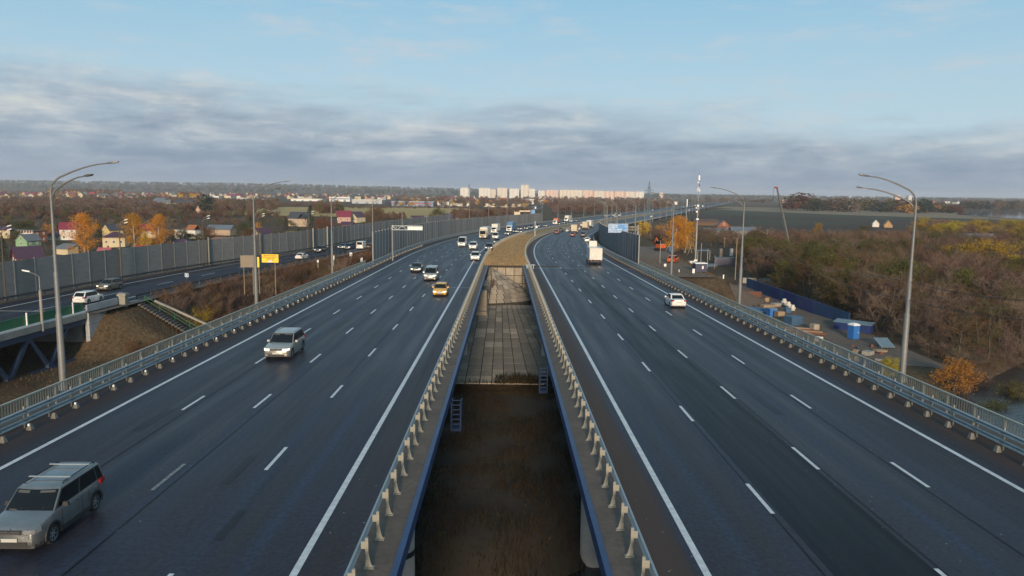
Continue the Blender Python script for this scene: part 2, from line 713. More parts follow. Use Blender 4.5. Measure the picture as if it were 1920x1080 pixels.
rst = [40 + 4 * i for i in range(60)] + [280 + 20 * i for i in range(100)]
MT['asphalt_ramp'] = asphalt('ramp asphalt', (0.028, 0.036, 0.058), -1, fresh=True)
ramp = struct(ribbon(0, 0, -0.3, 12.2, 0, 6, PR, rst).build('slip_road', MT['asphalt_ramp']))
ribbon(0, 0, 0.9, 1.1, 0.01, 1, PR, rst).build('edge_line', MT['white_line'], ramp)
ribbon(0, 0, 9.6, 9.8, 0.01, 1, PR, rst).build('edge_line', MT['white_line'], ramp)
ribbon(0, 0, -2.2, -0.3, -0.05, 1, PR, rst[10:90]).build('gravel_shoulder', MT['kerb_concrete'], ramp)
ribbon(0, 0, 12.2, 16.0, -0.03, 2, PR, rst[:90]).build('gravel_shoulder', MT['kerb_concrete'], ramp)
m = MB()
m.uv = []
s = 44.0
while s < 300:
    for off in (4.9,):
        rb = ribbon(0, 0, off, off + 0.14, 0.012, 1, PR, [s, s + 2, s + 4])
        i = len(m.v)
        m.v += rb.v
        m.uv += rb.uv
        m.f += [tuple(i + q for q in f) for f in rb.f]
        m.m += rb.m
    s += 12
stuff(m.build('lane_dashes', MT['white_line'], ramp))
# ------------------------------------------------------------------ ground
BR_END = 138.0      # end of the main bridge
RB_END = 98.0       # end of the ramp bridge
WATER_Z = -11.6


def bank_line(x):
    """y of the near river's far bank"""
    if x > 0:
        return 36 + 0.86 * x
    return 36 + 0.25 * x


def gz(x, y, detail=True):
    z = -9.0
    if y < 160:
        z -= 1.0 * smooth01((135 - y) / 50)
    # near river
    if y < 140 and abs(x) < 150:
        d = bank_line(x) - y
        if d > -9:
            z = z + (-13.2 - z) * smooth01((d + 9) / 11)
    if detail:
        n = mnoise.noise(Vector((x * 0.06, y * 0.06, 0.3)))
        z += 0.5 * n + 0.18 * mnoise.noise(Vector((x * 0.4, y * 0.4, 3.3)))
    # embankment of the motorway beyond the bridge
    if -40 < y < 2200:
        s, o = so(x, y)
        if s > BR_END - 16 and s < 2400 and not (abs(o) < 12.5 and s < BR_END + 0.6):
            crest = zr(s) - 0.35
            k = 27.5
            if o > 0 and 146 < s < 420:
                k = 27.5
            e = crest - max(0.0, abs(o) - k) * 0.55
            if s < BR_END:
                e -= (BR_END - s) * 0.85
            if abs(o) < 24.4:
                e -= 0.5
            z = max(z, e)
        # median fill
    # slip road embankment
    if RB_END - 14 < y < 1500:
        x0 = ramp_edge(y)
        o = x0 - x
        crest = zramp(y) - 0.3
        d = max(0.0, -o - 2.0, o - 20.5)
        e = crest - d * 0.6
        if y < RB_END:
            e -= (RB_END - y) * 0.9
        if -0.5 < o < 18.5:
            e -= 0.45
        z = max(z, e)
    # work platform right of the motorway
    if 100 < y < 320 and 20 < x < 90:
        x1 = 40.0 + max(0, y - 150) * 0.10
        e = -4.1 - (zr(150) - zr(y)) * 0.7
        e -= max(0.0, x - x1) * 0.48
        if y < 139:
            e -= (139 - y) * 0.55
        z = max(z, e)
    # far hills
    if y > 2600:
        side = smooth01((-x + 1500) / 3500)
        z += (8 + 40 * side) * smooth01((y - 2900) / 2600)
    return z


def axis_lines(lo, hi, segs):
    """graded grid lines; segs = [(limit, step), ...] outward"""
    out = [lo]
    for lim, st in segs:
        while out[-1] < lim - 1e-6:
            out.append(min(out[-1] + st, lim))
    return out


gx = axis_lines(-9000, 9000, [(-3000, 600), (-1000, 200), (-300, 50), (-110, 10), (-70, 3), (75, 1.6), (130, 3.5), (300, 12), (1000, 50), (3000, 200), (9000, 600)])
gy = axis_lines(-400, 9000, [(-40, 60), (20, 6), (170, 1.6), (260, 4), (600, 12), (1200, 40), (3000, 120), (9000, 400)])
m = MB()
for y in gy:
    for x in gx:
        m.v.append((x, y, gz(x, y)))
nx = len(gx)
for j in range(len(gy) - 1):
    for i in range(nx - 1):
        a = j * nx + i
        m.f.append((a, a + 1, a + 1 + nx, a + nx))
        m.m.append(0)


def ground_material():
    mm = bpy.data.materials.new('autumn ground')
    mm.use_nodes = True
    g = NT(mm.node_tree)
    out = g.n('ShaderNodeOutputMaterial')
    b = g.n('ShaderNodeBsdfPrincipled')
    g.l(b.outputs[0], out.inputs[0])
    b.inputs['Roughness'].default_value = 0.95
    b.inputs['Specular IOR Level'].default_value = 0.1
    tc = g.n('ShaderNodeTexCoord')
    p = tc.outputs['Object']
    big = g.noise(p, 0.012, 5, 0.6)
    mid = g.noise(p, 0.16, 5, 0.65, 0.4)
    fin = g.noise(p, 2.4, 5, 0.7)
    c = g.mix(g.ramp(mid, [(0.35, 0.0), (0.62, 1.0)]), (0.062, 0.041, 0.026), (0.095, 0.067, 0.040))
    c = g.mix(g.ramp(big, [(0.50, 0.0), (0.70, 0.6)]), c, (0.075, 0.072, 0.036))
    c = g.mix(g.ramp(g.noise(p, 0.35, 4, 0.6), [(0.60, 0.0), (0.72, 0.7)]), c, (0.11, 0.080, 0.050))
    c = g.mix(1.0, c, g.ramp(fin, [(0.25, 0.35), (0.75, 1.6)]), 'MULTIPLY')
    g.l(c, b.inputs['Base Color'])
    bp = g.n('ShaderNodeBump')
    bp.inputs['Strength'].default_value = 0.8
    bp.inputs['Distance'].default_value = 0.25
    g.l(fin, bp.inputs['Height'])
    g.l(bp.outputs[0], b.inputs['Normal'])
    return mm


MT['ground'] = ground_material()
ground = struct(m.build('ground', MT['ground'], smooth=179))


def water_mat(name, col, rough, bump):
    mm = bpy.data.materials.new(name)
    mm.use_nodes = True
    g = NT(mm.node_tree)
    out = g.n('ShaderNodeOutputMaterial')
    b = g.n('ShaderNodeBsdfPrincipled')
    g.l(b.outputs[0], out.inputs[0])
    b.inputs['Base Color'].default_value = col + (1,)
    b.inputs['Roughness'].default_value = rough
    tc = g.n('ShaderNodeTexCoord')
    mp = g.n('ShaderNodeMapping')
    mp.inputs['Scale'].default_value = (1, 2.4, 1)
    g.l(tc.outputs['Object'], mp.inputs[0])
    bp = g.n('ShaderNodeBump')
    bp.inputs['Strength'].default_value = bump
    bp.inputs['Distance'].default_value = 0.1
    g.l(g.noise(mp.outputs[0], 1.1, 5, 0.6), bp.inputs['Height'])
    g.l(bp.outputs[0], b.inputs['Normal'])
    return mm


MT['water'] = water_mat('river water', (0.012, 0.018, 0.022), 0.08, 0.5)
MT['water_far'] = water_mat('far river water', (0.03, 0.045, 0.06), 0.05, 0.05)
m = MB()
m.quad((-160, -60, WATER_Z), (170, -60, WATER_Z), (170, 150, WATER_Z), (-160, 26, WATER_Z))
struct(m.build('near_river', MT['water']))


def sheet(name, pts, mt, z=None, dz=0.25):
    """flat patch of land over the far ground (photo points on the ground plane)"""
    mm = MB()
    mm.v = [(p.x, p.y, (p.z + dz) if z is None else z) for p in pts]
    mm.f = [tuple(range(len(pts)))]
    mm.m = [0]
    return struct(mm.build(name, mt))


def patchmat(name, c1, c2, scale=0.02, stretch=None):
    return mat(name, c1, 0.95, var=0.35, scale=scale, col2=c2, spec=0.1, stretch=stretch)


MT['dry_field'] = patchmat('dry grass field', (0.44, 0.30, 0.12), (0.34, 0.245, 0.10))
MT['green_field'] = patchmat('winter crop field', (0.048, 0.056, 0.034), (0.066, 0.058, 0.040), 0.01, (1, 4, 1))
MT['plough'] = patchmat('ploughed field', (0.050, 0.036, 0.030), (0.068, 0.052, 0.038), 0.012, (1, 5, 1))
MT['pale_field'] = patchmat('stubble field', (0.26, 0.19, 0.12), (0.18, 0.14, 0.09), 0.01, (1, 5, 1))
Z9 = -9.0


def field(name, px, mt, dz=0.3):
    return sheet(name, [G(x, y, -8.6) for x, y in px], mt, dz=dz)


field('dry_field', [(395, 402), (860, 412), (905, 398), (870, 390), (430, 388)], MT['dry_field'], 0.2)
field('stubble_field', [(1250, 398), (1960, 424), (2050, 404), (1300, 386), (1230, 386)], MT['pale_field'], 0.15)
field('ploughed_field', [(1290, 432), (1960, 470), (2000, 418), (1500, 405), (1300, 402)], MT['plough'], 0.2)
field('green_field', [(1300, 404), (1500, 408), (1700, 414), (1880, 420), (1890, 413), (1600, 404), (1330, 393)], MT['green_field'], 0.3)
field('green_field', [(1400, 424), (1560, 424), (1640, 420), (1480, 412), (1390, 412)], MT['green_field'], 0.32)
# far river on the right
sheet('far_river', [G(1795, 402.8, -8.6), G(1880, 409, -8.6), G(2100, 420, -8.6), G(2100, 400, -8.6), G(1920, 397.5, -8.6), G(1800, 399.5, -8.6)], MT['water_far'], dz=0.5)
# ------------------------------------------------------------------ the two motorway bridges
def bridge(side):
    nm = 'inbound' if side < 0 else 'outbound'
    r = empty('motorway_bridge', 'concrete motorway bridge on blue girders carrying the %s' % (
        'oncoming traffic with the yellow car' if side < 0 else 'outbound traffic with the white sedan'), 'bridge',
        (0, 0, 0), group='twin motorway bridges')
    st = [-24 + 6 * i for i in range(27)] + [BR_END]

    def sw(name, prof, mt, s0=None):
        m = MB()
        sweep(m, [(side * o, z) for o, z in (prof if side > 0 else prof[::-1])], 0, 0, st=st)
        return m.build(name, mt, r)
    sw('deck_slab', [(3.43, -0.35), (25.15, -0.35), (25.15, -0.006), (3.43, -0.006)], MT['concrete'])
    sw('inner_walkway', [(3.42, -0.003), (4.62, -0.003), (4.62, 0.09), (3.42, 0.11)], MT['kerb_concrete'])
    sw('outer_kerb', [(24.35, 0.003), (25.12, 0.003), (25.12, 0.14), (24.35, 0.12)], MT['kerb_concrete'])
    sw('edge_girder', [(3.20, -0.42), (3.41, -0.42), (3.41, 0.14), (3.20, 0.14)], MT['blue_steel'])
    for o in (5.6, 11.2, 16.8):
        sw('girder', [(o - 0.25, -1.9), (o + 0.25, -1.9), (o + 0.25, -0.353), (o - 0.25, -0.353)], MT['blue_steel'])
    sw('edge_girder', [(24.3, -1.9), (24.5, -1.9), (24.5, -0.353), (24.3, -0.353)], MT['blue_steel'])
    for s, o0 in (((36.5, 5.35), (92, 5.5)) if side < 0 else ((44.5, 5.75), (92, 5.5))):
        for k in range(4):
            p = P(s, side * (o0 + k * 6.0))
            m = MB()
            m.tube([(0, 0, -13 - p.z), (0, 0, -1.91 - 0.0)], 0.85, 20)
            o = m.build('pier', MT['pier'], r, 40, (p.x, p.y, p.z))
            if k == 0 and s == 36.5:
                m = MB()
                m.tube([(0, 0, -6.55), (0, 0, -6.25)], 0.862, 20)
                m.build('painted_band', MT['black'], o, 40)
    return r


MT['pier'] = mat('white painted pier', (0.46, 0.46, 0.45), 0.85, var=0.25, scale=0.7)
bridge(-1)
bridge(1)

# grassed median beyond the bridge end
MT['median_grass'] = mat('dry median grass', (0.35, 0.225, 0.11), 0.95, var=0.4, scale=0.35, col2=(0.24, 0.165, 0.080), bump=0.9, spec=0.05)
m = MB()
m.uv = []
ss = stations(BR_END - 0.4, 900)
for s in ss:
    for o, dz in ((-4.7, -0.12), (-4.0, 0.0), (-2, 0.06), (0, 0.05), (2, 0.06), (4.0, 0.0), (4.7, -0.12)):
        n = 0.10 * mnoise.noise(Vector((o * 0.6, s * 0.3, 0)))
        m.v.append(tuple(P(s, o, dz + n)))
        m.uv.append((o, s))
for k in range(len(ss) - 1):
    for c in range(6):
        a = k * 7 + c
        m.f.append((a, a + 1, a + 8, a + 7))
        m.m.append(0)
median = struct(m.build('median_strip', MT['median_grass'], smooth=179))
MT['dead_grass'] = mat('dead grass blades', (0.38, 0.25, 0.125), 0.9, var=0.4, scale=0.3, col2=(0.24, 0.165, 0.08), spec=0.05)
m = MB()
rg = random.Random(5)
for k in range(15000):
    s = BR_END + 0.2 + 150 * rg.random() ** 1.7
    o = rg.uniform(-4.1, 4.1)
    p = P(s, o, -0.02)
    h = rg.uniform(0.10, 0.34)
    a = rg.uniform(0, PI)
    w = rg.uniform(0.02, 0.05)
    t = Vector((rg.uniform(-0.12, 0.12), rg.uniform(-0.12, 0.12), h))
    m.tri(p + Vector((w * math.cos(a), w * math.sin(a), 0)), p - Vector((w * math.cos(a), w * math.sin(a), 0)), p + t)
stuff(m.build('median_grass', MT['dead_grass']), 'short dry yellow grass growing on the median strip', 'grass')


# ------------------------------------------------------------------ guard rails
def wprof(o, z, sg):
    """W-beam section: o = offset of the back face, sg = direction the beam bulges to"""
    pts = [(0, 0), (0.07, 0.045), (0.07, 0.085), (0.012, 0.15), (0.07, 0.215), (0.07, 0.255), (0, 0.30)]
    fr = [(o + sg * x, z + y) for x, y in pts]
    bk = [(o + sg * (x - 0.02), z + y) for x, y in reversed(pts)]
    p = fr + bk
    return p if sg < 0 else p[::-1]


def plate_post(hgt, rev):
    m = MB()
    # web facing along the road, flanges, flared gusset at the foot, offset block
    m.box((0, 0, hgt / 2), (0.095, 0.05, hgt))
    m.box((0, 0.05, hgt / 2), (0.05, 0.06, hgt))
    sg = rev
    m.loft([[(sg * 0.045, y, 0.02), (sg * 0.19, y, 0.02), (sg * 0.13, y, 0.12), (sg * 0.07, y, 0.36), (sg * 0.045, y, 0.50)] for y in (-0.02, 0.02)])
    m.box((sg * 0.07, 0, 0.012), (0.30, 0.22, 0.024))
    m.box((-sg * 0.115, 0.01, hgt - 0.24), (0.135, 0.045, 0.24))
    return m


def median_rail(sg):
    what = ('beside the oncoming carriageway', 'beside the outbound carriageway')[sg > 0]
    r = empty('guard_rail', 'low steel median guard rail on cream posts ' + what, 'guard rail', (0, 0, 0), group='median guard rails')
    m = MB()
    sweep(m, wprof(sg * 4.42, 0.62, sg), -10, 860, cap=False)
    m.build('beam', MT['galv'], r, 50)
    me = plate_post(0.98, -sg).mesh('post', MT['post'])
    far = MB()
    s = -6.0 + (0.9 if sg > 0 else 0.0)
    while s < 700:
        p = P(s, sg * 4.20, 0.10 if s < BR_END else -0.1)
        if s < 200:
            o = link('post', me, r, p)
            o.rotation_euler = (0, 0, -heading(s))
        else:
            far.box((p.x, p.y, p.z + 0.5), (0.14, 0.10, 1.0))
        s += 2.0 if s < 300 else 4.0
    stuff(far.build('far_posts', MT['post'], r))
    return r


median_rail(-1)
median_rail(1)
MT['ped'] = mat('pale concrete foot', (0.21, 0.195, 0.165), 0.85, var=0.3, scale=2.0)


def outer_rail(sg):
    side = ('left', 'right')[sg > 0]
    what = ('by the oncoming lanes with the silver cars', 'by the outbound lanes with the white sedan')[sg > 0]
    r = empty('guard_rail', 'two-beam galvanised guard rail on concrete feet ' + what, 'guard rail', (0, 0, 0), group='outer guard rails')
    for z in (0.34, 0.80):
        m = MB()
        sweep(m, wprof(sg * 23.62, z, -sg), -10, 760, cap=False)
        m.build('beam', MT['galv'], r, 50)
    m = MB()
    m.box((0, 0, 0.65), (0.08, 0.12, 1.1))
    m.box((-sg * 0.07, 0, 0.95), (0.10, 0.2, 0.24))
    m.box((-sg * 0.07, 0, 0.50), (0.10, 0.2, 0.24))
    me = m.mesh('post', MT['post'])
    m = MB()
    m.loft([[(x * k, y * k, z) for x, y in ((-.14, -.14), (.14, -.14), (.14, .14), (-.14, .14))] for k, z in ((1.0, 0), (0.9, 0.06), (0.55, 0.24), (0.45, 0.30))])
    mp = m.mesh('foot', MT['ped'])
    m = MB()
    m.box((0, 0, 0), (0.08, 0.09, 0.11))
    mr = m.mesh('reflector', MT['reflector'])
    far = MB()
    s = 4.0
    k = 0
    while s < 600:
        p = P(s, sg * 23.68, 0)
        rot = (0, 0, -heading(s))
        if s < 200:
            o = link('post', me, r, p)
            o.rotation_euler = rot
            f = link('foot', mp, o, (-sg * 0.22, 0, 0.012))
            if k % 2 == 0 and sg < 0:
                link('reflector', mr, o, (-sg * 0.26, -0.12, 0.30))
        else:
            far.box((p.x, p.y, p.z + 0.6), (0.12, 0.10, 1.1))
        k += 1
        s += 2.0 if s < 300 else 4.0
    stuff(far.build('far_posts', MT['post'], r))


outer_rail(-1)
outer_rail(1)
MT['railing'] = mat('railing steel', (0.46, 0.42, 0.34), 0.55, 0.2, var=0.15, scale=1.0)


def railing(sg):
    what = ('the edge of the bridge facing the green-railed truss bridge', 'the edge of the bridge facing the brown thicket')[sg > 0]
    r = empty('bridge_railing', 'grey steel railing with balusters along ' + what, 'railing', (0, 0, 0), group='bridge edge railings')
    s1 = 137.0 if sg > 0 else 132.0
    for name, z0, z1, w in (('top_rail', 1.20, 1.27, 0.10), ('bottom_rail', 0.30, 0.35, 0.05)):
        m = MB()
        sweep(m, [(sg * 24.75 - w / 2, z0), (sg * 24.75 + w / 2, z0), (sg * 24.75 + w / 2, z1), (sg * 24.75 - w / 2, z1)], 6, s1, st=[6, 60, s1])
        m.build(name, MT['railing'], r)
    m = MB()
    m.box((0, 0, 0.80), (0.045, 0.045, 0.82))
    mb = m.mesh('baluster', MT['railing'])
    m = MB()
    m.box((0, 0, 0.66), (0.09, 0.09, 1.08))
    mp = m.mesh('railing_post', MT['railing'])
    far = MB()
    s = 21.0
    n = 0
    k = 0
    while s < s1:
        p = P(s, sg * 24.75, 0)
        if k % 11 == 0:
            link('railing_post', mp, r, p)
        elif n < 290:
            link('baluster', mb, r, p)
            n += 1
        else:
            far.box((p.x, p.y, p.z + 0.80), (0.045, 0.045, 0.82))
        s += 0.22
        k += 1
    stuff(far.build('far_balusters', MT['railing'], r))


railing(-1)
railing(1)


# ------------------------------------------------------------------ noise barriers
MT['barrier_l'] = mat('weathered grey barrier sheet', (0.195, 0.19, 0.18), 0.8, 0.0, var=0.35, scale=0.25, rnd=0.20, huej=0.0, col2=(0.16, 0.16, 0.158))
MT['barrier_r'] = mat('blue grey barrier sheet', (0.105, 0.135, 0.165), 0.65, 0.1, var=0.35, scale=0.25, rnd=0.20, huej=0.02)
MT['barrier_post'] = mat('barrier post', (0.24, 0.24, 0.235), 0.6, 0.2, var=0.2)


def corrugated(w, h, ribs, amp):
    m = MB()
    xs = []
    for k in range(ribs):
        a, b = w * k / ribs, w * (k + 1) / ribs
        d = (b - a)
        xs += [(a + d * 0.06, 0), (a + d * 0.16, -amp), (a + d * 0.60, -amp), (a + d * 0.70, 0)]
    xs = [(0, 0)] + xs + [(w, 0)]
    fr = [(x - w / 2, y) for x, y in xs]
    bk = [(x, 0.06) for x, y in reversed(fr)]
    m.prism(fr + bk, 0, h)
    return m


def barrier(name, label, pts, h, mt, wpost=0.2, ribs=5, amp=0.06, extra=None):
    """pts: base points along the barrier, one per panel joint"""
    r = empty(name, label, 'noise barrier', (0, 0, 0), group='roadside noise barriers')
    L = (Vector(pts[1]) - Vector(pts[0])).length
    pm = corrugated(1.0, h, ribs, amp).mesh('panel', mt)
    m = MB()
    m.box((0, 0, h / 2 + 0.1), (wpost, 0.2, h + 0.2))
    qm = m.mesh('barrier_post', MT['barrier_post'])
    for k in range(len(pts) - 1):
        a, b = Vector(pts[k]), Vector(pts[k + 1])
        d = b - a
        ln = math.hypot(d.x, d.y)
        rz = math.atan2(d.y, d.x)
        o = link('panel', pm, r, (a + b) / 2, rz, (ln - 0.02, 1, 1))
        q = link('barrier_post', qm, r, a + Vector((0, 0, -0.05)), rz)
    link('barrier_post', qm, r, Vector(pts[-1]), rz)
    return r


pts = [P(143 + 3.6 * k, -25.4, -0.35) for k in range(82)]
barrier('noise_barrier', 'tall grey ribbed noise barrier curving along the oncoming carriageway behind the trucks', pts[::-1], 6.1, MT['barrier_l'])
pts = [P(143.0 + 3.2 * k, 25.6, -0.35) for k in range(64)]
barrier('noise_barrier', 'tall dark blue ribbed noise barrier right of the outbound carriageway, behind the blue direction sign', pts, 6.2, MT['barrier_r'], ribs=4, amp=0.09)


def wall_off(y):
    return 13.4 - 3.2 * smooth01((y - 110) / 70)


pts = [PR(44 + 3.4 * k, wall_off(44 + 3.4 * k), -0.2) for k in range(90)]
barrier('noise_barrier', 'long lower grey noise barrier along the slip road in front of the village houses', pts[::-1], 5.6, MT['barrier_l'], ribs=4, amp=0.05)
# kerb rail at the foot of the slip road barrier
r = empty('guard_rail', 'dark low guard rail at the foot of the slip road noise barrier', 'guard rail', (0, 0, 0))
m = MB()
rst2 = [44 + 4 * k for k in range(56)]
m.loft([[PR(y, wall_off(y) - 0.9 + a, b) for a, b in ((0, 0.45), (0.06, 0.45), (0.06, 0.75), (0, 0.75))] for y in rst2])
m.build('beam', MT['dark_steel'], r)
m = MB()
m.box((0, 0, 0.35), (0.1, 0.1, 0.75))
me = m.mesh('post', MT['dark_steel'])
for k in range(72):
    y = 44 + 3 * k
    link('post', me, r, PR(y, wall_off(y) - 0.78, 0))
# low kerb rail on the near edge of the slip road
r = empty('guard_rail', 'dark low guard rail along the near edge of the slip road above the bushes', 'guard rail', (0, 0, 0))
m = MB()
rst3 = [90 + 4 * k for k in range(20)]
m.loft([[PR(y, -0.6 + a, b) for a, b in ((0, 0.40), (0.06, 0.40), (0.06, 0.72), (0, 0.72))] for y in rst3])
m.build('beam', MT['dark_steel'], r)
for k in range(26):
    link('post', me, r, PR(90 + 3 * k, -0.72, -0.05))


# ------------------------------------------------------------------ truss bridge of the slip road
MT['green_rail'] = mat('green painted railing', (0.030, 0.16, 0.080), 0.5, var=0.25, scale=1.0)
MT['truss'] = mat('blue painted truss', (0.030, 0.055, 0.105), 0.5, var=0.25, scale=0.5)
r = empty('truss_bridge', 'blue steel truss bridge with green railing carrying the slip road over the river', 'bridge')
rb = [40 + 4 * k for k in range(11)]


def psw(name, prof, mt, st):
    m = MB()
    m.loft([[PR(y, o, z) for o, z in prof] for y in st])
    return m.build(name, mt, r)


psw('deck', [(-1.0, -0.75), (-1.0, -0.02), (12.8, -0.02), (12.8, -0.75)][::-1], MT['concrete'], rb)
psw('edge_line_kerb', [(-0.35, 0.0), (-0.95, 0.0), (-0.95, 0.22), (-0.35, 0.22)], MT['white_paint'], rb)
for off in (-0.5, 11.5):
    psw('top_chord', [(off - 0.3, -1.5), (off - 0.3, -0.78), (off + 0.3, -0.78), (off + 0.3, -1.5)][::-1], MT['truss'], rb)
    psw('bottom_chord', [(off - 0.3, -6.1), (off - 0.3, -5.5), (off + 0.3, -5.5), (off + 0.3, -6.1)][::-1], MT['truss'], rb[:-1] + [78.5])
    y = 42.4
    up = True
    while y < 76:
        a = PR(y, off, -1.45 if up else -5.55)
        b = PR(y + 2.9, off, -5.55 if up else -1.45)
        m = MB()
        m.beam(a, b, 0.42, 0.42)
        m.build('truss_diagonal', MT['truss'], r)
        if not up:
            m = MB()
            m.box(PR(y, off, -5.4), (0.5, 1.1, 0.9))
            m.build('gusset', MT['truss'], r)
        else:
            m = MB()
            m.box(PR(y, off, -1.55), (0.5, 1.3, 0.8))
            m.build('gusset', MT['truss'], r)
        y += 2.9
        up = not up
for name, z0, z1 in (('top_rail', 1.22, 1.30), ('bottom_rail', 0.12, 0.20)):
    psw(name, [(-0.80, z0), (-0.80, z1), (-0.72, z1), (-0.72, z0)][::-1], MT['green_rail'], rb)
m = MB()
m.box((0, 0, 0.70), (0.05, 0.17, 1.05))
me = m.mesh('baluster', MT['green_rail'])
for k in range(200):
    y = 42 + 38 * k / 200
    link('baluster', me, r, PR(y, -0.76, 0))
m = MB()
m.box((0, 0, 0.9), (0.14, 0.14, 1.5))
me = m.mesh('railing_post', MT['white_paint'])
for y in (50, 57, 64, 71, 78):
    link('railing_post', me, r, PR(y, -0.86, 0))

# abutment: wing wall of concrete panels and the square pillar
MT['abut'] = mat('pale abutment concrete', (0.33, 0.35, 0.37), 0.9, var=0.3, scale=0.8, bump=0.15)
a = empty('bridge_abutment', 'grey concrete abutment wall with cream pillar at the end of the truss bridge', 'abutment')
for k in range(5):
    m = MB()
    y0, y1 = 80.1, 90.0
    zt, zb = -0.05 - k * 1.6, -0.05 - (k + 1) * 1.6 + 0.03

    def ye(z):
        return y1 + z * 1.05
    q = [PR(y0, -1.15, zt), PR(max(y0 + .2, ye(zt)), -1.15, zt), PR(max(y0 + .2, ye(zb)), -1.15, zb), PR(y0, -1.15, zb)]
    m.loft([[p for p in q], [p + Vector((-0.5, 0, 0)) for p in q]])
    m.build('wall_course', MT['abut'], a)
m = MB()
m.box(PR(80.0, 5.0, -4.0), (12.4, 0.6, 8.0))
m.build('end_wall', MT['concrete'], a)
m = MB()
b = PR(86.5, -1.2, 0)
m.box((b.x, b.y, b.z - 1.2), (0.9, 0.9, 4.6))
m.box((b.x, b.y, b.z + 1.23), (1.2, 1.2, 0.24))
m.box((b.x, b.y, b.z + 1.40), (0.95, 0.95, 0.12))
m.build('pillar', MT['post'], a)
psw2 = MB()
psw2.loft([[PR(y, o, z) for o, z in ((-0.75, 0), (-0.95, 0), (-0.95, 0.9), (-0.75, 0.9))] for y in (80.2, 85.8)])
psw2.build('parapet', MT['abut'], a)

# stairs down the slip road embankment
MT['step'] = mat('grey step concrete', (0.085, 0.078, 0.074), 0.9, var=0.3, scale=1.5)
st = empty('embankment_stairs', 'concrete stairs with green handrail descending the brown embankment from the slip road', 'stairs')
sa = PR(88.5, -2.2, -0.35)
sbx, sby = sa.x + 11.0, sa.y - 1.5
m = MB()
m.box((0, 0, 0), (0.42, 1.5, 0.24))
me = m.mesh('step', MT['step'])
N = 26
hand = []
for k in range(N):
    t = k / (N - 1)
    x, y = sa.x + (sbx - sa.x) * t, sa.y + (sby - sa.y) * t
    z = max(gz(x, y, False), sa.z - 0.24 * k - 0.3) + 0.25
    link('step', me, st, (x, y, z))
    hand.append(Vector((x, y + 0.9, z)))
m = MB()
m.tube([p + Vector((0, 0, 1.05)) for p in hand[::5] + [hand[-1]]], 0.035, 6)
m.tube([p + Vector((0, 0, 0.55)) for p in hand[::5] + [hand[-1]]], 0.025, 6)
m.build('handrail', MT['green_rail'], st)
for p in hand[::5]:
    m = MB()
    m.tube([p, p + Vector((0, 0, 1.05))], 0.03, 6)
    m.build('handrail_post', MT['green_rail'], st)
m = MB()
m.beam(hand[0] + Vector((0.5, 2.0, 0.1)), hand[-1] + Vector((0.5, 2.6, 0.0)), 0.35, 0.25)
tag(m.build('drain_channel', MT['concrete']), 'pale concrete drain channel running down the embankment beside the stairs', 'drain channel')
# ------------------------------------------------------------------ paved bank in the median gap
def slabmat(name, c, c2):
    return mat(name, c, 0.9, var=0.45, scale=1.1, col2=c2, bump=0.2, rnd=0.14, huej=0.012)


MT['slab'] = slabmat('paving slab', (0.215, 0.185, 0.148), (0.15, 0.13, 0.104))
MT['slab_l'] = slabmat('pale paving slab', (0.33, 0.285, 0.225), (0.245, 0.21, 0.166))
MT['joint'] = mat('joint soil', (0.014, 0.011, 0.008), 0.95)
MT['mortar'] = mat('slab bedding', (0.035, 0.029, 0.024), 0.95)


def bank_z(y):
    if y < 78:
        return -9.9
    if y < 128:
        return -9.7 + 1.25 * (y - 78) / 50
    return -8.45


pav = struct(empty('bank_paving', None, None))
del pav['kind']
pav['kind'] = 'structure'
rg = random.Random(3)
bed = MB()
for k in range(10):
    y0, y1 = 78.6 + 5.05 * k, 78.6 + 5.05 * (k + 1)
    bed.quad((-9, y0, bank_z(y0) + 0.46), (9.5, y0, bank_z(y0) + 0.46), (9.5, y1, bank_z(y1) + 0.46), (-9, y1, bank_z(y1) + 0.46))
bed.build('slab_bedding', MT['joint'], pav)
rows = 17
y0 = 78.9
dy = 2.88
for rI in range(rows):
    ya, yb = y0 + rI * dy, y0 + (rI + 1) * dy
    tt = (rI + 0.5) / rows
    # column edges: wide slabs on the left, narrow fanned ones on the right
    def edges(y):
        t = (y - y0) / (rows * dy)
        left = [-7.6, -5.9, -4.25, -2.65]
        e = left[:]
        x = -1.35
        sp = 1.22 - 0.42 * t
        e.append(x - 0.12 * t)
        for q in range(1, 9):
            e.append(x + q * sp * 1.05 + 0.028 * q * q * (1.3 - 1.6 * t))
        return e
    ea, eb = edges(ya), edges(yb)
    sh = 0.0
    for c in range(len(ea) - 1):
        if c >= 3 and rg.random() < 0.08:
            sh = rg.uniform(-0.25, 0.25)
        g = 0.05
        if rI == 0 and c > 7 and rg.random() < 0.6:
            continue
        cy = (ya + yb) / 2
        z = [bank_z(yy) + 0.55 + rg.uniform(-0.02, 0.02) for yy in (ya, ya, yb, yb)]
        q = [(ea[c] + g, ya + g), (ea[c + 1] - g, ya + g), (eb[c + 1] - g, yb - g), (eb[c] + g, yb - g)]
        m = MB()
        cx = sum(p[0] for p in q) / 4
        m.loft([[(p[0] - cx, p[1] - cy, zz - 0.14) for p, zz in zip(q, z)], [(p[0] - cx, p[1] - cy, zz) for p, zz in zip(q, z)]])
        mt = MT['slab_l'] if (rI == 0 or rI >= rows - 1 or rg.random() < 0.10) else MT['slab']
        m.build('paving_slab', mt, pav, loc=(cx, cy, 0))
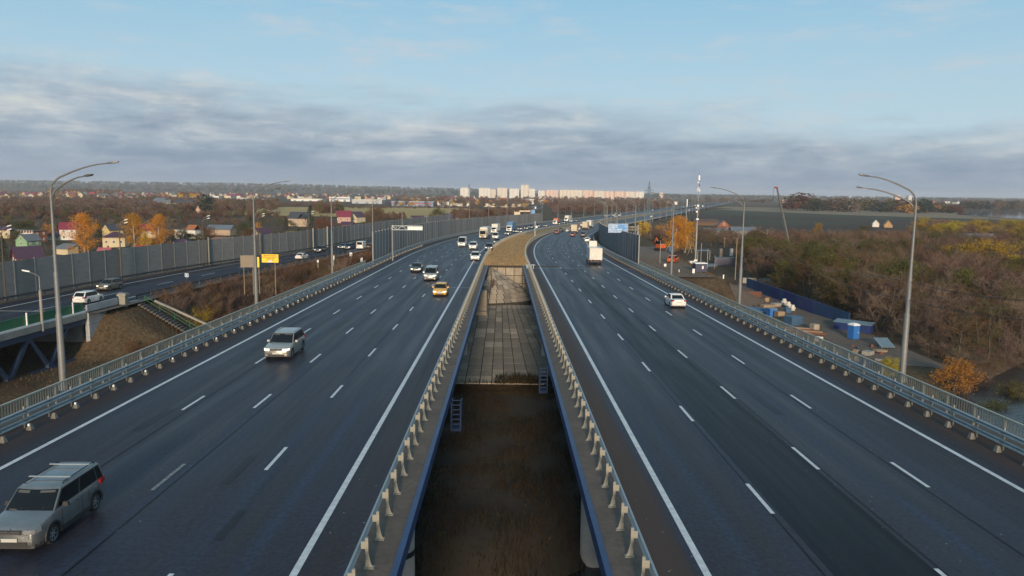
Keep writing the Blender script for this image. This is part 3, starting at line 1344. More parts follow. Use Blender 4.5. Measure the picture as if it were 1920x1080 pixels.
# quarter cone of slabs
cone = empty('slab_cone', None, None)
cone['kind'] = 'structure'
AX, AY = -2.9, 137.0
zt, zb = -2.25, -7.7
R1 = 9.2
nseg, nring = 9, 8
bedm = MB()
for k in range(18):
    a0, a1 = -1.72 + 1.72 * k / 18, -1.72 + 1.72 * (k + 1) / 18
    def cp(a, t, dz=0.0):
        rr = 0.35 + (R1 - 0.35) * t
        return (AX + rr * math.cos(a), AY + rr * math.sin(a), zt + (zb - zt) * t + dz)
    bedm.quad(cp(a0, 0.0, -0.08), cp(a0, 1.0, -0.08), cp(a1, 1.0, -0.08), cp(a1, 0.0, -0.08))
bedm.build('slab_bedding', MT['joint'], cone)
for rI in range(nring):
    t0, t1 = rI / nring, (rI + 1) / nring
    n = max(3, int(nseg * (0.35 + 0.65 * (t0 + t1) / 2) * 1.35))
    for k in range(n):
        a0, a1 = -1.72 + 1.72 * k / n, -1.72 + 1.72 * (k + 1) / n
        g = 0.065
        ra, rb2 = 0.35 + (R1 - 0.35) * t0, 0.35 + (R1 - 0.35) * t1
        da, db = g / max(ra, .3), g / rb2
        tg = 0.008
        q = [cp(a0 + da, t0 + tg), cp(a0 + db, t1 - tg), cp(a1 - db, t1 - tg), cp(a1 - da, t0 + tg)]
        m = MB()
        m.loft([[(x, y, z - 0.07) for x, y, z in q], [(x, y, z + rg.uniform(0, 0.012)) for x, y, z in q]])
        m.build('cone_slab', MT['slab_l'] if rg.random() < 0.6 else MT['slab'], cone)
# abutment face tiled with square slabs
ab = empty('bridge_abutment', 'tiled concrete abutment face below the end of the grassed median', 'abutment')
m = MB()
m.box((3.3, 138.35, -5.6), (13.6, 0.5, 6.9))
m.build('core', MT['mortar'], ab)
for i in range(8):
    for j in range(4):
        m = MB()
        m.box((-3.0 + 1.55 * i + 0.75, 138.05, -2.40 - 1.52 * j - 0.74), (1.43, 0.12, 1.40))
        m.build('face_slab', MT['slab_l'], ab)
m = MB()
m.box((3.0, 138.0, -2.2), (13.4, 0.8, 0.28))
m.build('coping', MT['mortar'], ab)
# flat beige retaining block under the inbound deck
m = MB()
m.box((-5.6, 127.5, -6.6), (5.3, 17.0, 4.6))
m.box((-5.6, 118.7, -8.2), (5.35, 1.6, 1.3))
tag(m.build('retaining_block', MT['slab_l']), 'plain beige concrete block beside the slab cone under the oncoming bridge', 'retaining wall')
m = MB()
m.loft([[(AX - 1 + (R1 + 0.4) * math.cos(a), AY + (R1 + 0.4) * math.sin(a), -8.05), (AX - 1 + (R1 + 1.1) * math.cos(a), AY + (R1 + 1.1) * math.sin(a), -8.05),
         (AX - 1 + (R1 + 1.1) * math.cos(a), AY + (R1 + 1.1) * math.sin(a), -7.62), (AX - 1 + (R1 + 0.4) * math.cos(a), AY + (R1 + 0.4) * math.sin(a), -7.62)] for a in [-1.5 + 1.5 * k / 14 for k in range(15)]])
tag(m.build('drainage_kerb', MT['mortar']), 'dark curved kerb along the foot of the slab cone', 'kerb')
# three pipes, drain pipe and the metal hatch box
for k in range(3):
    m = MB()
    m.tube([(-5.6, 119.5 + 1.6 * k, -4.1), (-2.35, 119.5 + 1.6 * k, -4.1)], 0.10, 8)
    tag(m.build('pipe', MT['dark_steel']), ['nearest of three dark pipes poking out above the slab cone', 'middle one of three dark pipes above the slab cone',
                                            'farthest of three dark pipes above the slab cone'][k], 'pipe', 'dark pipes by the slab cone')
m = MB()
pp = D(1000, 510, 134)
m.tube([(pp.x, pp.y, -2.5), (pp.x, pp.y, -7.9)], 0.16, 8)
m.tube([(pp.x, pp.y, -2.55), (pp.x + 1.5, pp.y, -2.5)], 0.16, 8)
for z in (-3.6, -5.2, -6.8):
    m.tube([(pp.x, pp.y, z - .05), (pp.x, pp.y, z + .05)], 0.22, 8)
tag(m.build('drain_pipe', MT['galv_dull']), 'grey drain pipe running down the tiled abutment beside the outbound bridge', 'pipe')
hb = empty('service_box', 'blue grey metal box with open lid hanging at the median end of the outbound bridge', 'service box', (0, 0, 0))
q = D(992, 506, 133)
MT['bluegrey'] = mat('blue grey metal', (0.16, 0.23, 0.28), 0.5, 0.2, var=0.2)
m = MB()
m.box((q.x, q.y, q.z), (1.0, 0.9, 1.7))
m.build('body', MT['bluegrey'], hb)
m = MB()
m.box((q.x + 0.2, q.y, q.z + 0.92), (1.7, 1.1, 0.08))
m.build('lid', MT['galv'], hb)
m = MB()
m.box((q.x + 0.75, q.y - 0.2, q.z - 0.3), (0.12, 0.12, 2.6))
m.build('bracket', MT['galv'], hb)
MT['cage'] = mat('dark blue cage paint', (0.006, 0.020, 0.060), 0.7, spec=0.2)
# blue inspection cages under the deck edges
def cage(px, py, z, sgn, label):
    p = G(px, py, z)
    c = empty('inspection_cage', label, 'inspection cage', (0, 0, 0), group='blue inspection cages')
    w, d, h = 0.62, 0.9, 1.7
    x0 = sgn * 3.13 - (w if sgn > 0 else 0)
    y0 = p.y
    zz = zr(y0) - 0.25
    for i in (0, 1):
        for j in (0, 1):
            m = MB()
            m.box((x0 + 0.04 + i * (w - .08), y0 + j * d, zz - h / 2), (0.08, 0.08, h))
            m.build('upright', MT['cage'], c)
    m = MB()
    for k in range(6):
        z1 = zz - 0.15 - k * 0.29
        m.box((x0 + w / 2, y0 - .045, z1), (w, 0.05, 0.05))
        m.box((x0 + w / 2, y0 + d + .045, z1), (w, 0.05, 0.05))
    stuff(m.build('rungs', MT['cage'], c))
    m = MB()
    m.box((x0 + w / 2, y0 + d / 2, zz - h - 0.02), (w, d + .1, 0.06))
    m.build('platform', MT['cage'], c)


cage(838, 775, -1.6, -1, 'blue steel inspection cage hanging under the oncoming bridge above dark grass')
cage(1023, 706, -1.6, 1, 'blue steel inspection cage hanging under the outbound bridge beside the paving slabs')
# ------------------------------------------------------------------ lamp masts along the motorway
MT['mast'] = mat('grey mast steel', (0.17, 0.175, 0.175), 0.55, 0.2, var=0.22, scale=0.6)


def lamp_mast_mesh(H=13.1):
    m = MB()
    m.tube([(0, 0, 0), (0, 0, H * 0.36), (0, 0, H * 0.365), (0, 0, H * 0.56), (0, 0, H * 0.565), (0, 0, H * 0.93)], [0.215, 0.185, 0.15, 0.135, 0.105, 0.078], 10)
    m.tube([(0, 0, 0), (0, 0, 0.35)], 0.30, 10)
    return m


def lamp_arm_mesh(dz, L, rise):
    """arm leaving the mast head vertically and bending out along +x"""
    m = MB()
    pts = []
    for k in range(8):
        a = k / 7 * (PI / 2 - 0.30)
        rr = 1.15
        pts.append((rr - rr * math.cos(a), 0, dz + rr * math.sin(a)))
    x, z = pts[-1][0], pts[-1][2]
    n = 5
    for k in range(1, n + 1):
        t = k / n
        pts.append((x + (L - x) * t, 0, z + rise * (1 - (1 - t) ** 1.6)))
    m.tube(pts, [0.062] * 8 + [0.055 - 0.004 * k for k in range(n)], 7)
    return m, pts[-1]


_mast = lamp_mast_mesh().mesh('mast', MT['mast'], 40)
_a1, _t1 = lamp_arm_mesh(12.1, 3.35, 0.75)
_a2, _t2 = lamp_arm_mesh(11.4, 3.0, 0.65)
_a1 = _a1.mesh('arm', MT['mast'], 50)
_a2 = _a2.mesh('arm', MT['mast'], 50)


def lamp_head():
    m = MB()
    m.loft([[(x, y * w, z * 0.5 * w) for y, z in ((-.14, .1), (.14, .1), (.14, -.12), (-.14, -.12))] for x, w in ((0, .45), (.12, .8), (.5, 1.0), (.72, .55))])
    return m


_head = lamp_head().mesh('lamp_head', MT['lamp_head'], 50)


def lamp_mast(p, rz, label, group, full=True, s=1.0):
    r = empty('lamp_mast', label, 'street lamp', p, rz, group)
    if s != 1.0:
        r.scale = (s, s, s)
    link('mast', _mast, r)
    for am, tp, ang in ((_a1, _t1, 0.05), (_a2, _t2, -0.42)):
        a = link('arm', am, r, (0, 0, 0), ang)
        if full:
            h = link('lamp_head', _head, a, tp)
            h.rotation_euler = (0, -0.16, 0)
    return r


for sg, y0, lab in ((-1, 45.5, 'on the left edge beyond the oncoming lanes'), (1, 50.0, 'on the right edge beyond the outbound lanes')):
    k = 0
    s = y0
    while s < 900:
        o = 27.4
        p = P(s, sg * o, -0.4 if s < 140 else -0.8)
        a = -heading(s) + (0 if sg < 0 else PI)
        if k < 7:
            lb = 'grey two-armed lamp mast %s, %s' % (lab, ['nearest and tallest', 'second along', 'third along', 'fourth along', 'fifth along', 'sixth along', 'seventh along'][k])
        else:
            lb = 'distant grey lamp mast with two arms %s' % lab
        lamp_mast(p, a, lb, 'lamp masts along the motorway' if k < 7 else 'distant lamp masts %s' % ('left' if sg < 0 else 'right'), s < 330)
        k += 1
        s += 36.2
# masts of the further branch of the motorway
k = 0
for s in range(900, 1900, 70):
    for sg in (-1, 1):
        p = P(s, sg * 27, -0.5)
        lamp_mast(p, -heading(s) + (0 if sg < 0 else PI), 'far thin lamp mast beside the motorway near the horizon', 'far lamp masts near the horizon', False)


def spline_tube(m, a, b, sag, r, n=12):
    pts = []
    for k in range(n + 1):
        t = k / n
        p = Vector(a).lerp(Vector(b), t)
        p.z -= sag * 4 * t * (1 - t)
        pts.append(p)
    m.tube(pts, r, 4)
# ------------------------------------------------------------------ vehicles
def paint(name, col, rough=0.32, metal=0.0, dirt=0.25):
    m = mat(name, col, rough, metal, var=dirt, scale=1.2, col2=tuple(c * 0.8 for c in col))
    m.node_tree.nodes['Principled BSDF'].inputs['Coat Weight'].default_value = 0.5
    m.node_tree.nodes['Principled BSDF'].inputs['Coat Roughness'].default_value = 0.12
    return m


PAINT = {
    'silver': paint('silver car paint', (0.36, 0.35, 0.32), 0.32, 0.5),
    'greysilver': paint('grey silver car paint', (0.205, 0.215, 0.22), 0.32, 0.6),
    'white': paint('white car paint', (0.70, 0.69, 0.66)),
    'yellow': paint('taxi yellow paint', (0.72, 0.36, 0.02)),
    'black': paint('black car paint', (0.018, 0.020, 0.022)),
    'blue': paint('dark blue car paint', (0.022, 0.035, 0.085)),
    'red': paint('dark red car paint', (0.13, 0.025, 0.022)),
    'olive': paint('olive beige car paint', (0.16, 0.15, 0.115), 0.4, 0.3),
    'orange': paint('orange paint', (0.55, 0.11, 0.02)),
    'tbox': paint('cream truck box', (0.55, 0.47, 0.33), 0.6),
    'wbox': paint('white truck box', (0.62, 0.60, 0.55), 0.6),
    'truckblue': paint('blue truck paint', (0.03, 0.16, 0.36), 0.4),
}
MT['glass'] = mat('dark car glass', (0.006, 0.008, 0.010), 0.08, 0.0, spec=0.28)
MT['trim'] = mat('black plastic trim', (0.022, 0.022, 0.023), 0.6)
MT['tyre'] = mat('tyre rubber', (0.016, 0.016, 0.017), 0.85)
MT['rim'] = mat('alloy rim', (0.33, 0.34, 0.35), 0.4, 0.7)
MT['hl_on'] = mat('lit headlight', (0.8, 0.78, 0.7), 0.15, emit=(1.0, 0.88, 0.66), estr=1.1)
MT['hl_off'] = mat('headlight glass', (0.26, 0.27, 0.28), 0.10, 0.3)
MT['tl'] = mat('red tail light', (0.30, 0.012, 0.012), 0.2)
MT['plate'] = mat('licence plate', (0.42, 0.42, 0.40), 0.5)
MT['visor'] = mat('pale interior trim', (0.06, 0.063, 0.06), 0.8)
MT['seat'] = mat('grey seat cloth', (0.035, 0.036, 0.038), 0.9)
MT['plate_text'] = mat('plate lettering', (0.02, 0.02, 0.02), 0.6)
MT['chrome'] = mat('chrome', (0.55, 0.55, 0.56), 0.2, 0.9)


def lerp_pts(pts, y):
    if y <= pts[0][0]:
        return pts[0][1]
    for (a, va), (b, vb) in zip(pts, pts[1:]):
        if y <= b:
            return va + (vb - va) * (y - a) / max(b - a, 1e-6)
    return pts[-1][1]


def wheel_meshes(r, w, spokes=7):
    m = MB()
    prof = [(-w / 2, r * 0.66), (-w / 2, r * 0.93), (-w * 0.36, r), (w * 0.36, r), (w / 2, r * 0.93), (w / 2, r * 0.66)]
    rings = []
    n = 20
    for k in range(n):
        a = 2 * PI * k / n
        rings.append([(x, q * math.cos(a), q * math.sin(a)) for x, q in prof])
    rings.append(rings[0])
    m.loft(rings, 0, False, False)
    t = m.mesh('tyre', MT['tyre'], 40)
    m = MB()
    i = len(m.v)
    m.v.append((w * 0.22, 0, 0))
    m.v += [(w * 0.22, r * .68 * math.cos(2 * PI * k / n), r * .68 * math.sin(2 * PI * k / n)) for k in range(n)]
    for k in range(n):
        m.f.append((0, 1 + k, 1 + (k + 1) % n))
        m.m.append(1)
    for k in range(spokes):
        a = 2 * PI * k / spokes
        ca, sa = math.cos(a), math.sin(a)
        hw = r * 0.085
        q = [(w * 0.42, -hw, r * .1), (w * 0.42, hw, r * .1), (w * 0.36, hw * 1.3, r * .66), (w * 0.36, -hw * 1.3, r * .66)]
        m.quad(*[(x, y * ca - z * sa, y * sa + z * ca) for x, y, z in q], mi=0)
    rr = []
    for k in range(n + 1):
        a = 2 * PI * k / n
        rr.append([(x, q * math.cos(a), q * math.sin(a)) for x, q in ((w * .45, r * .60), (w * .49, r * .69))])
    m.loft(rr, 0, False, False)
    m.tube([(w * .3, 0, 0), (w * .45, 0, 0)], r * 0.16, 8)
    ri = m.mesh('rim', [MT['rim'], MT['trim']], 40)
    return t, ri


_WH = {}


def add_wheels(root, xs, ys, r, w, full=True):
    key = (r, w)
    if key not in _WH:
        _WH[key] = wheel_meshes(r, w)
    t, ri = _WH[key]
    for y in ys:
        for sg in (-1, 1):
            o = link('wheel', t, root, (sg * xs, y, r), 0 if sg > 0 else PI)
            if full:
                link('rim', ri, o)


def pane(A, B, C, Dd, u0, u1, v0, v1, off, nu=1, bulge=0.0, bul_off=None):
    """glass pane on the face A(base start) B(base end) C(top end) D(top start)"""
    A, B, C, Dd = map(Vector, (A, B, C, Dd))
    nrm = (B - A).cross(Dd - A).normalized()

    def at(u, v):
        p = (A * (1 - u) + B * u) * (1 - v) + (Dd * (1 - u) + C * u) * v
        return p + nrm * off + (bul_off or Vector((0, 0, 0))) * (1 - (2 * u - 1) ** 2)
    m = MB()
    top, bot = [], []
    for k in range(nu + 1):
        u = u0 + (u1 - u0) * k / nu
        bot.append(at(u, v0))
        top.append(at(u, v1))
    rings = [[b, t, t - nrm * 0.03, b - nrm * 0.03] for b, t in zip(bot, top)]
    m.loft(rings)
    return m


def car(name, label, group, color, loc, heading, L=4.4, W=1.8, H=1.5, wb=2.65, fo=0.88, r=0.32, gc=0.2, nose=0.78, hood=0.98, belt=0.97, tail=1.02,
        cowl=1.15, rf=1.95, rr=3.35, rbase=4.0, wins=((0.05, 0.45), (0.49, 0.84), (0.87, 0.97)), lights=True, detail=2, away=False, bars=False, cladding=False,
        plate=None, cat='car', roof_k=0.76, rails=False, van_side=False):
    """heading: compass angle of travel, clockwise from +Y.  y runs from the nose (0) to the tail (L)."""
    root = empty(name, label, cat, loc, -heading, group)
    root.rotation_euler = (0, 0, -heading)
    pm = PAINT[color] if isinstance(color, str) else color
    hW = W / 2

    def Y(y):
        return L / 2 - y
    tpl = [(0.0, 0.80), (0.06, 0.86), (0.18, 0.925), (0.45, 0.98), (0.8, 1.0), (L - 0.7, 1.0), (L - 0.3, 0.975), (L - 0.08, 0.93), (L, 0.87)]
    topz = [(0.0, nose - 0.20), (0.03, nose - 0.10), (0.10, nose - 0.03), (0.22, nose), (cowl * 0.55, (nose * 0.4 + hood * 0.6)), (cowl, hood), (cowl + 0.1, belt), (rbase, tail), (L - 0.06, tail - 0.04), (L, tail - 0.16)]
    botz = [(0.0, gc + 0.12), (0.08, gc + 0.03), (0.5, gc), (L - 0.5, gc), (L - 0.1, gc + 0.08), (L, gc + 0.2)]
    ay = [fo, fo + wb]
    R2 = r + 0.055
    ys = [0, 0.02, 0.06, 0.12, 0.18, 0.3, 0.45, cowl * 0.8, cowl, cowl + 0.1, L * 0.45, L * 0.55, rbase, L - 0.45, L - 0.3, L - 0.16, L - 0.08, L - 0.03, L]
    for a in ay:
        ys += [a + R2 * math.sin(t) for t in [(-PI / 2) + PI * k / 8 for k in range(9)]] + [a - R2 - 0.004, a + R2 + 0.004]
    ys = sorted(set(round(y, 4) for y in ys if 0 <= y <= L))
    rings = []
    for y in ys:
        w = hW * lerp_pts(tpl, y)
        zt = lerp_pts(topz, y)
        zb = lerp_pts(botz, y)
        for a in ay:
            if abs(y - a) <= R2:
                zb = max(zb, r + math.sqrt(max(0, R2 * R2 - (y - a) ** 2)))
        zm = max(zb + 0.04, gc + (zt - gc) * 0.42)
        zs = max(zm + 0.02, zt - 0.16)
        zu = max(zs + 0.02, zt - 0.035)
        half = [(0, zb), (w * 0.80, zb), (w * 0.975, zb + 0.015), (w, zm), (w * 0.985, zs), (w * 0.94, zu), (w * 0.84, zt), (w * 0.45, zt + 0.025), (0, zt + 0.035)]
        ring = [(x, Y(y), z) for x, z in half] + [(-x, Y(y), z) for x, z in half[-2:0:-1]]
        rings.append(ring)
    m = MB()
    m.loft(rings)
    body = m.build('body', pm, root, 38)
    # cabin
    hb, ht = hW * 0.925, hW * roof_k
    zb, zr_ = belt - 0.02, H

    def outl(yf, yb, w, z, bf, bb):
        p = []
        for k in range(5):
            u = -1 + k / 2
            p.append((u * w, Y(yf) + bf * (1 - u * u), z))
        for k in range(5):
            u = 1 - k / 2
            p.append((u * w, Y(yb) - bb * (1 - u * u), z))
        return p
    bf, bb = 0.10, 0.06
    o0 = outl(cowl - 0.02, rbase, hb, zb, bf, bb)
    o1 = outl(rf, rr, ht, zr_ - 0.06, bf, bb)
    o2 = outl(rf + 0.10, rr - 0.06, ht * 0.93, zr_ - 0.012, bf, bb)
    o3 = outl(rf + 0.35, rr - 0.3, ht * 0.6, zr_ + 0.012, bf, bb)
    m = MB()
    m.loft([o0, o1, o2, o3])
    m.build('roof', pm, root, 38)
    A, B = (-hb, Y(cowl - 0.02), zb), (hb, Y(cowl - 0.02), zb)
    C, Dd = (ht, Y(rf), zr_ - 0.06), (-ht, Y(rf), zr_ - 0.06)
    pane(B, A, Dd, C, 0.025, 0.975, 0.02, 0.96, 0.012, 6, 0, Vector((0, bf, 0))).build('windscreen', MT['glass'], root, 40)
    A2, B2 = (-hb, Y(rbase), zb), (hb, Y(rbase), zb)
    C2, D2 = (ht, Y(rr), zr_ - 0.06), (-ht, Y(rr), zr_ - 0.06)
    if not van_side:
        pane(A2, B2, C2, D2, 0.08, 0.92, 0.12, 0.92, 0.008, 6, 0, Vector((0, -bb, 0))).build('rear_window', MT['glass'], root, 40)
    for sg in (-1, 1):
        a, b = (sg * hb, Y(cowl - 0.02), zb), (sg * hb, Y(rbase), zb)
        c, d = (sg * ht, Y(rr), zr_ - 0.06), (sg * ht, Y(rf), zr_ - 0.06)
        if detail > 0 and not van_side:
            tu0, tu1 = wins[0][0] - 0.02, wins[-1][1] + 0.015
            tr = pane(b, a, d, c, 1 - tu1, 1 - tu0, 0.05, 0.94, 0.004) if sg > 0 else pane(a, b, c, d, tu0, tu1, 0.05, 0.94, 0.004)
            tr.build('window_trim', MT['trim'], root)
        for u0, u1 in wins:
            if sg > 0:
                pm_ = pane(b, a, d, c, 1 - u1, 1 - u0, 0.08, 0.90, 0.008)
            else:
                pm_ = pane(a, b, c, d, u0, u1, 0.08, 0.90, 0.008)
            pm_.build('side_window', MT['glass'], root)
    add_wheels(root, hW - 0.115, [Y(a) for a in ay], r, 0.21, detail > 0)

    # strips following the plan taper at nose or tail
    def strip(f0, f1, z0, z1, tail_=False, off=0.014, n=5):
        m = MB()
        rings = []
        for k in range(n + 1):
            f = f0 + (f1 - f0) * k / n
            inv = [(v, y) for y, v in tpl[:5]] if not tail_ else [(v, L - y) for y, v in reversed(tpl[5:])]
            y = 0.0 if f <= inv[0][0] else lerp_pts(inv, f)
            yy = Y(y) + off if not tail_ else Y(L - y) - off
            s = 0.05 if not tail_ else -0.05
            x = f * hW + off * 0.6 * (1 if f > 0 else -1)
            rings.append([(x, yy, z0), (x, yy - s * 0.2, z1), (x - 0.05, yy - s, z1), (x - 0.05, yy - s, z0)])
        m.loft(rings)
        if abs(f0) < 5:
            return m

    def mirror(m):
        q = MB()
        q.v = [(-x, y, z) for x, y, z in m.v]
        q.f = [tuple(reversed(f)) for f in m.f]
        q.m = list(m.m)
        return q
    zc = nose - 0.10
    hm = MT['hl_on'] if lights else MT['hl_off']
    for fn in (lambda q: q, mirror):
        fn(strip(0.52, 0.95, zc - 0.09, zc + 0.05, off=0.02)).build('headlight', hm, root)
        tlm = strip(0.66, 0.985, tail - 0.22, tail - 0.03, True, off=0.02)
        fn(tlm).build('tail_light', MT['tl'], root)
    m = MB()
    m.box((0, L / 2 + 0.005, zc - 0.03), (W * 0.44, 0.05, 0.13))
    g = m.build('grille', MT['trim'], root)
    if detail > 1:
        for k in (-1, 1):
            m = MB()
            m.box((0, 0.03, zc - 0.03 + 0.03 * k), (W * 0.40, 0.03, 0.02))
            m.build('grille_bar', MT['chrome'], g, loc=(0, L / 2, 0))
    m = MB()
    m.box((0, L / 2 - 0.005, gc + 0.17), (W * 0.62, 0.07, 0.14))
    m.build('lower_intake', MT['trim'], root)
    m = MB()
    m.box((0, L / 2 + 0.03, gc + 0.31), (0.52, 0.02, 0.115))
    pl = m.build('front_plate', MT['plate'], root)
    m = MB()
    m.box((0, -L / 2 - 0.03, tail - 0.30), (0.52, 0.05, 0.115))
    m.build('rear_plate', MT['plate'], root)
    if plate:
        txt(plate, 0.095, MT['plate_text'], pl, (0.24, L / 2 + 0.042, gc + 0.272), (PI / 2, 0, PI), 'plate_lettering', 'RIGHT')
    if detail > 0:
        for sg in (-1, 1):
            m = MB()
            m.box((sg * (hW + 0.07), Y(cowl + 0.42), belt + 0.06), (0.20, 0.11, 0.14), 0, 0, 0.8)
            m.build('mirror', pm if not cladding else MT['trim'], root)
    if detail > 1:
        seam = MB()
        for sg in (-1, 1):
            for y in (cowl + 0.30, (cowl + rbase) / 2 - 0.05, min(rbase - 0.35, fo + wb - r - 0.10)):
                seam.box((sg * (hW + 0.0015), Y(y), (gc + belt) / 2 + 0.06), (0.006, 0.016, (belt - gc) * 0.72))
        stuff(seam.build('door_seams', MT['trim'], root))
        for sg in (-1, 1):
            for y in ((cowl + rbase) / 2 - 0.25, rbase - 0.62):
                m = MB()
                m.box((sg * (hW + 0.012), Y(y), belt - 0.13), (0.035, 0.19, 0.035))
                m.build('door_handle', pm, root)
        m = MB()
        m.tube([(0.25, Y(cowl) + 0.06, belt + 0.06), (0.15, Y(cowl + 0.35), belt + 0.27)], 0.012, 4)
        m.tube([(-0.45, Y(cowl) + 0.03, belt + 0.06), (-0.55, Y(cowl + 0.3), belt + 0.25)], 0.012, 4)
        stuff(m.build('wipers', MT['trim'], root))
    if cladding:
        for sg in (-1, 1):
            m = MB()
            m.box((sg * (hW - 0.02), Y(fo + wb / 2), gc + 0.10), (0.06, wb - 2 * R2 - 0.02, 0.16))
            m.build('sill_trim', MT['trim'], root)
            for a in ay:
                m = MB()
                rg_ = []
                for k in range(11):
                    t = -0.15 + (PI + 0.3) * k / 10
                    rg_.append([(sg * (hW + e), Y(a) + q * math.cos(t), r + q * math.sin(t)) for e, q in ((-.03, R2 - .01), (.015, R2 - .01), (.015, R2 + .06), (-.03, R2 + .06))])
                m.loft(rg_)
                m.build('arch_trim', MT['trim'], root)
        for fn in (lambda q: q, mirror):
            fn(strip(0.0, 0.96, gc + 0.02, gc + 0.13, off=0.012, n=8)).build('bumper_trim', MT['trim'], root)
        for sg in (-1, 1):
            m = MB()
            m.tube([(sg * W * 0.31, L / 2 - 0.06, zc - 0.20), (sg * W * 0.31, L / 2 + 0.035, zc - 0.20)], 0.085, 14)
            m.build('fog_light', MT['hl_on'] if lights else MT['hl_off'], root, 40)
    if detail > 1:
        for u0, u1, v0, v1, nm, mtv in ((0.08, 0.36, 0.80, 0.92, 'sun_visor', 'visor'), (0.60, 0.92, 0.82, 0.92, 'sun_visor', 'visor'),
                                        (0.10, 0.26, 0.05, 0.10, 'paper', 'visor')):
            pane(B, A, Dd, C, u0, u1, v0, v1, 0.0135, 3, 0, Vector((0, bf, 0))).build(nm, MT[mtv], root)
        m = MB()
        m.tube([(0, L / 2 - 0.01, nose - 0.055), (0, L / 2 + 0.03, nose - 0.055)], 0.05, 10)
        m.build('badge', MT['chrome'], root, 40)
    if bars or rails:
        for sg in (-1, 1):
            m = MB()
            x = sg * ht * 0.90
            m.tube([(x, Y(rf + 0.25), H - 0.01), (x, Y(rf + 0.35), H + 0.055), (x, Y(rr - 0.25), H + 0.055), (x, Y(rr - 0.12), H - 0.01)], 0.022, 6)
            m.build('roof_rail', MT['trim'] if bars else MT['chrome'], root, 50)
    if bars:
        for y in (rf + 0.62, rr - 0.55):
            m = MB()
            m.box((0, Y(y), H + 0.10), (ht * 2.0, 0.075, 0.03))
            m.build('roof_bar', MT['galv'], root)
    return root


def txt(s, size, mt, parent, loc, rot, name='lettering', align='LEFT'):
    cu = bpy.data.curves.new(name, 'FONT')
    cu.body = s
    cu.size = size
    cu.align_x = align
    cu.extrude = 0.004
    cu.materials.append(mt)
    cu.offset = 0.004 if size > 0.2 else 0.0
    tmp = bpy.data.objects.new(name, cu)
    COL.objects.link(tmp)
    bpy.context.view_layer.update()
    me = bpy.data.meshes.new_from_object(tmp.evaluated_get(bpy.context.evaluated_depsgraph_get()))
    me.name = name
    bpy.data.objects.remove(tmp)
    o = bpy.data.objects.new(name, me)
    COL.objects.link(o)
    o.location = loc
    o.rotation_euler = rot
    o.parent = parent
    return o


def road_at(px, py):
    z = -1.0
    for _ in range(12):
        p = G(px, py, z)
        s, o = so(p.x, p.y)
        z = zr(s)
    return s, o


def ramp_at(px, py):
    z = -2.0
    for _ in range(8):
        p = G(px, py, z)
        z = zramp(p.y)
    return p


SPEC = {
    'boxsuv': dict(L=4.25, W=1.80, H=1.66, wb=2.58, fo=0.86, r=0.335, gc=0.21, nose=0.90, hood=1.06, belt=1.06, tail=1.10, cowl=1.08, rf=1.66, rr=4.02, rbase=4.16, roof_k=0.80),
    'bigsuv': dict(L=4.76, W=1.93, H=1.72, wb=2.86, fo=0.92, r=0.37, gc=0.23, nose=0.92, hood=1.08, belt=1.08, tail=1.12, cowl=1.25, rf=2.05, rr=4.10, rbase=4.58, roof_k=0.77, rails=True),
    'sedan': dict(L=4.45, W=1.74, H=1.45, wb=2.60, fo=0.84, r=0.31, gc=0.17, nose=0.72, hood=0.92, belt=0.93, tail=1.00, cowl=1.15, rf=1.95, rr=3.10, rbase=3.78, wins=((0.06, 0.46), (0.50, 0.90))),
    'hatch': dict(L=4.10, W=1.74, H=1.48, wb=2.58, fo=0.80, r=0.31, gc=0.17, nose=0.74, hood=0.94, belt=0.95, tail=1.00, cowl=1.08, rf=1.80, rr=3.45, rbase=3.95),
    'suv': dict(L=4.5, W=1.85, H=1.70, wb=2.66, fo=0.88, r=0.35, gc=0.21, nose=0.90, hood=1.06, belt=1.06, tail=1.10, cowl=1.15, rf=1.85, rr=3.90, rbase=4.36, roof_k=0.78),
    'minivan': dict(L=4.89, W=1.92, H=1.97, wb=3.0, fo=0.90, r=0.33, gc=0.2, nose=0.98, hood=1.16, belt=1.16, tail=1.16, cowl=0.72, rf=1.45, rr=4.68, rbase=4.80, roof_k=0.84),
    'van': dict(L=5.5, W=2.05, H=2.55, wb=3.3, fo=0.95, r=0.34, gc=0.22, nose=1.02, hood=1.25, belt=1.25, tail=1.3, cowl=0.80, rf=1.55, rr=5.35, rbase=5.42, roof_k=0.86, wins=((0.04, 0.22),), van_side=True),
}


def vehicle(kind, label, color, px, py, away=False, lane=None, rear=False, **kw):
    sp = dict(SPEC[kind])
    sp.update(kw)
    s, o = road_at(px, py)
    s += sp['L'] / 2
    nm = {'boxsuv': 'car', 'bigsuv': 'car', 'sedan': 'car', 'hatch': 'car', 'suv': 'car', 'minivan': 'minivan', 'van': 'van'}[kind]
    h = heading(s) + (0 if away else PI)
    return car(nm, label, 'vehicles on the motorway', color, P(s, o, 0.008), h, lights=not away, cat='van' if 'van' in nm else 'car', **sp)


def wheel_placed(px, py, kind, side):
    """centre from the ground contact of the front wheel seen at (px, py)"""
    s, o = road_at(px, py)
    sp = SPEC[kind]
    return s - sp['fo'] + sp['L'] / 2, o - side * (sp['W'] / 2 - 0.1)


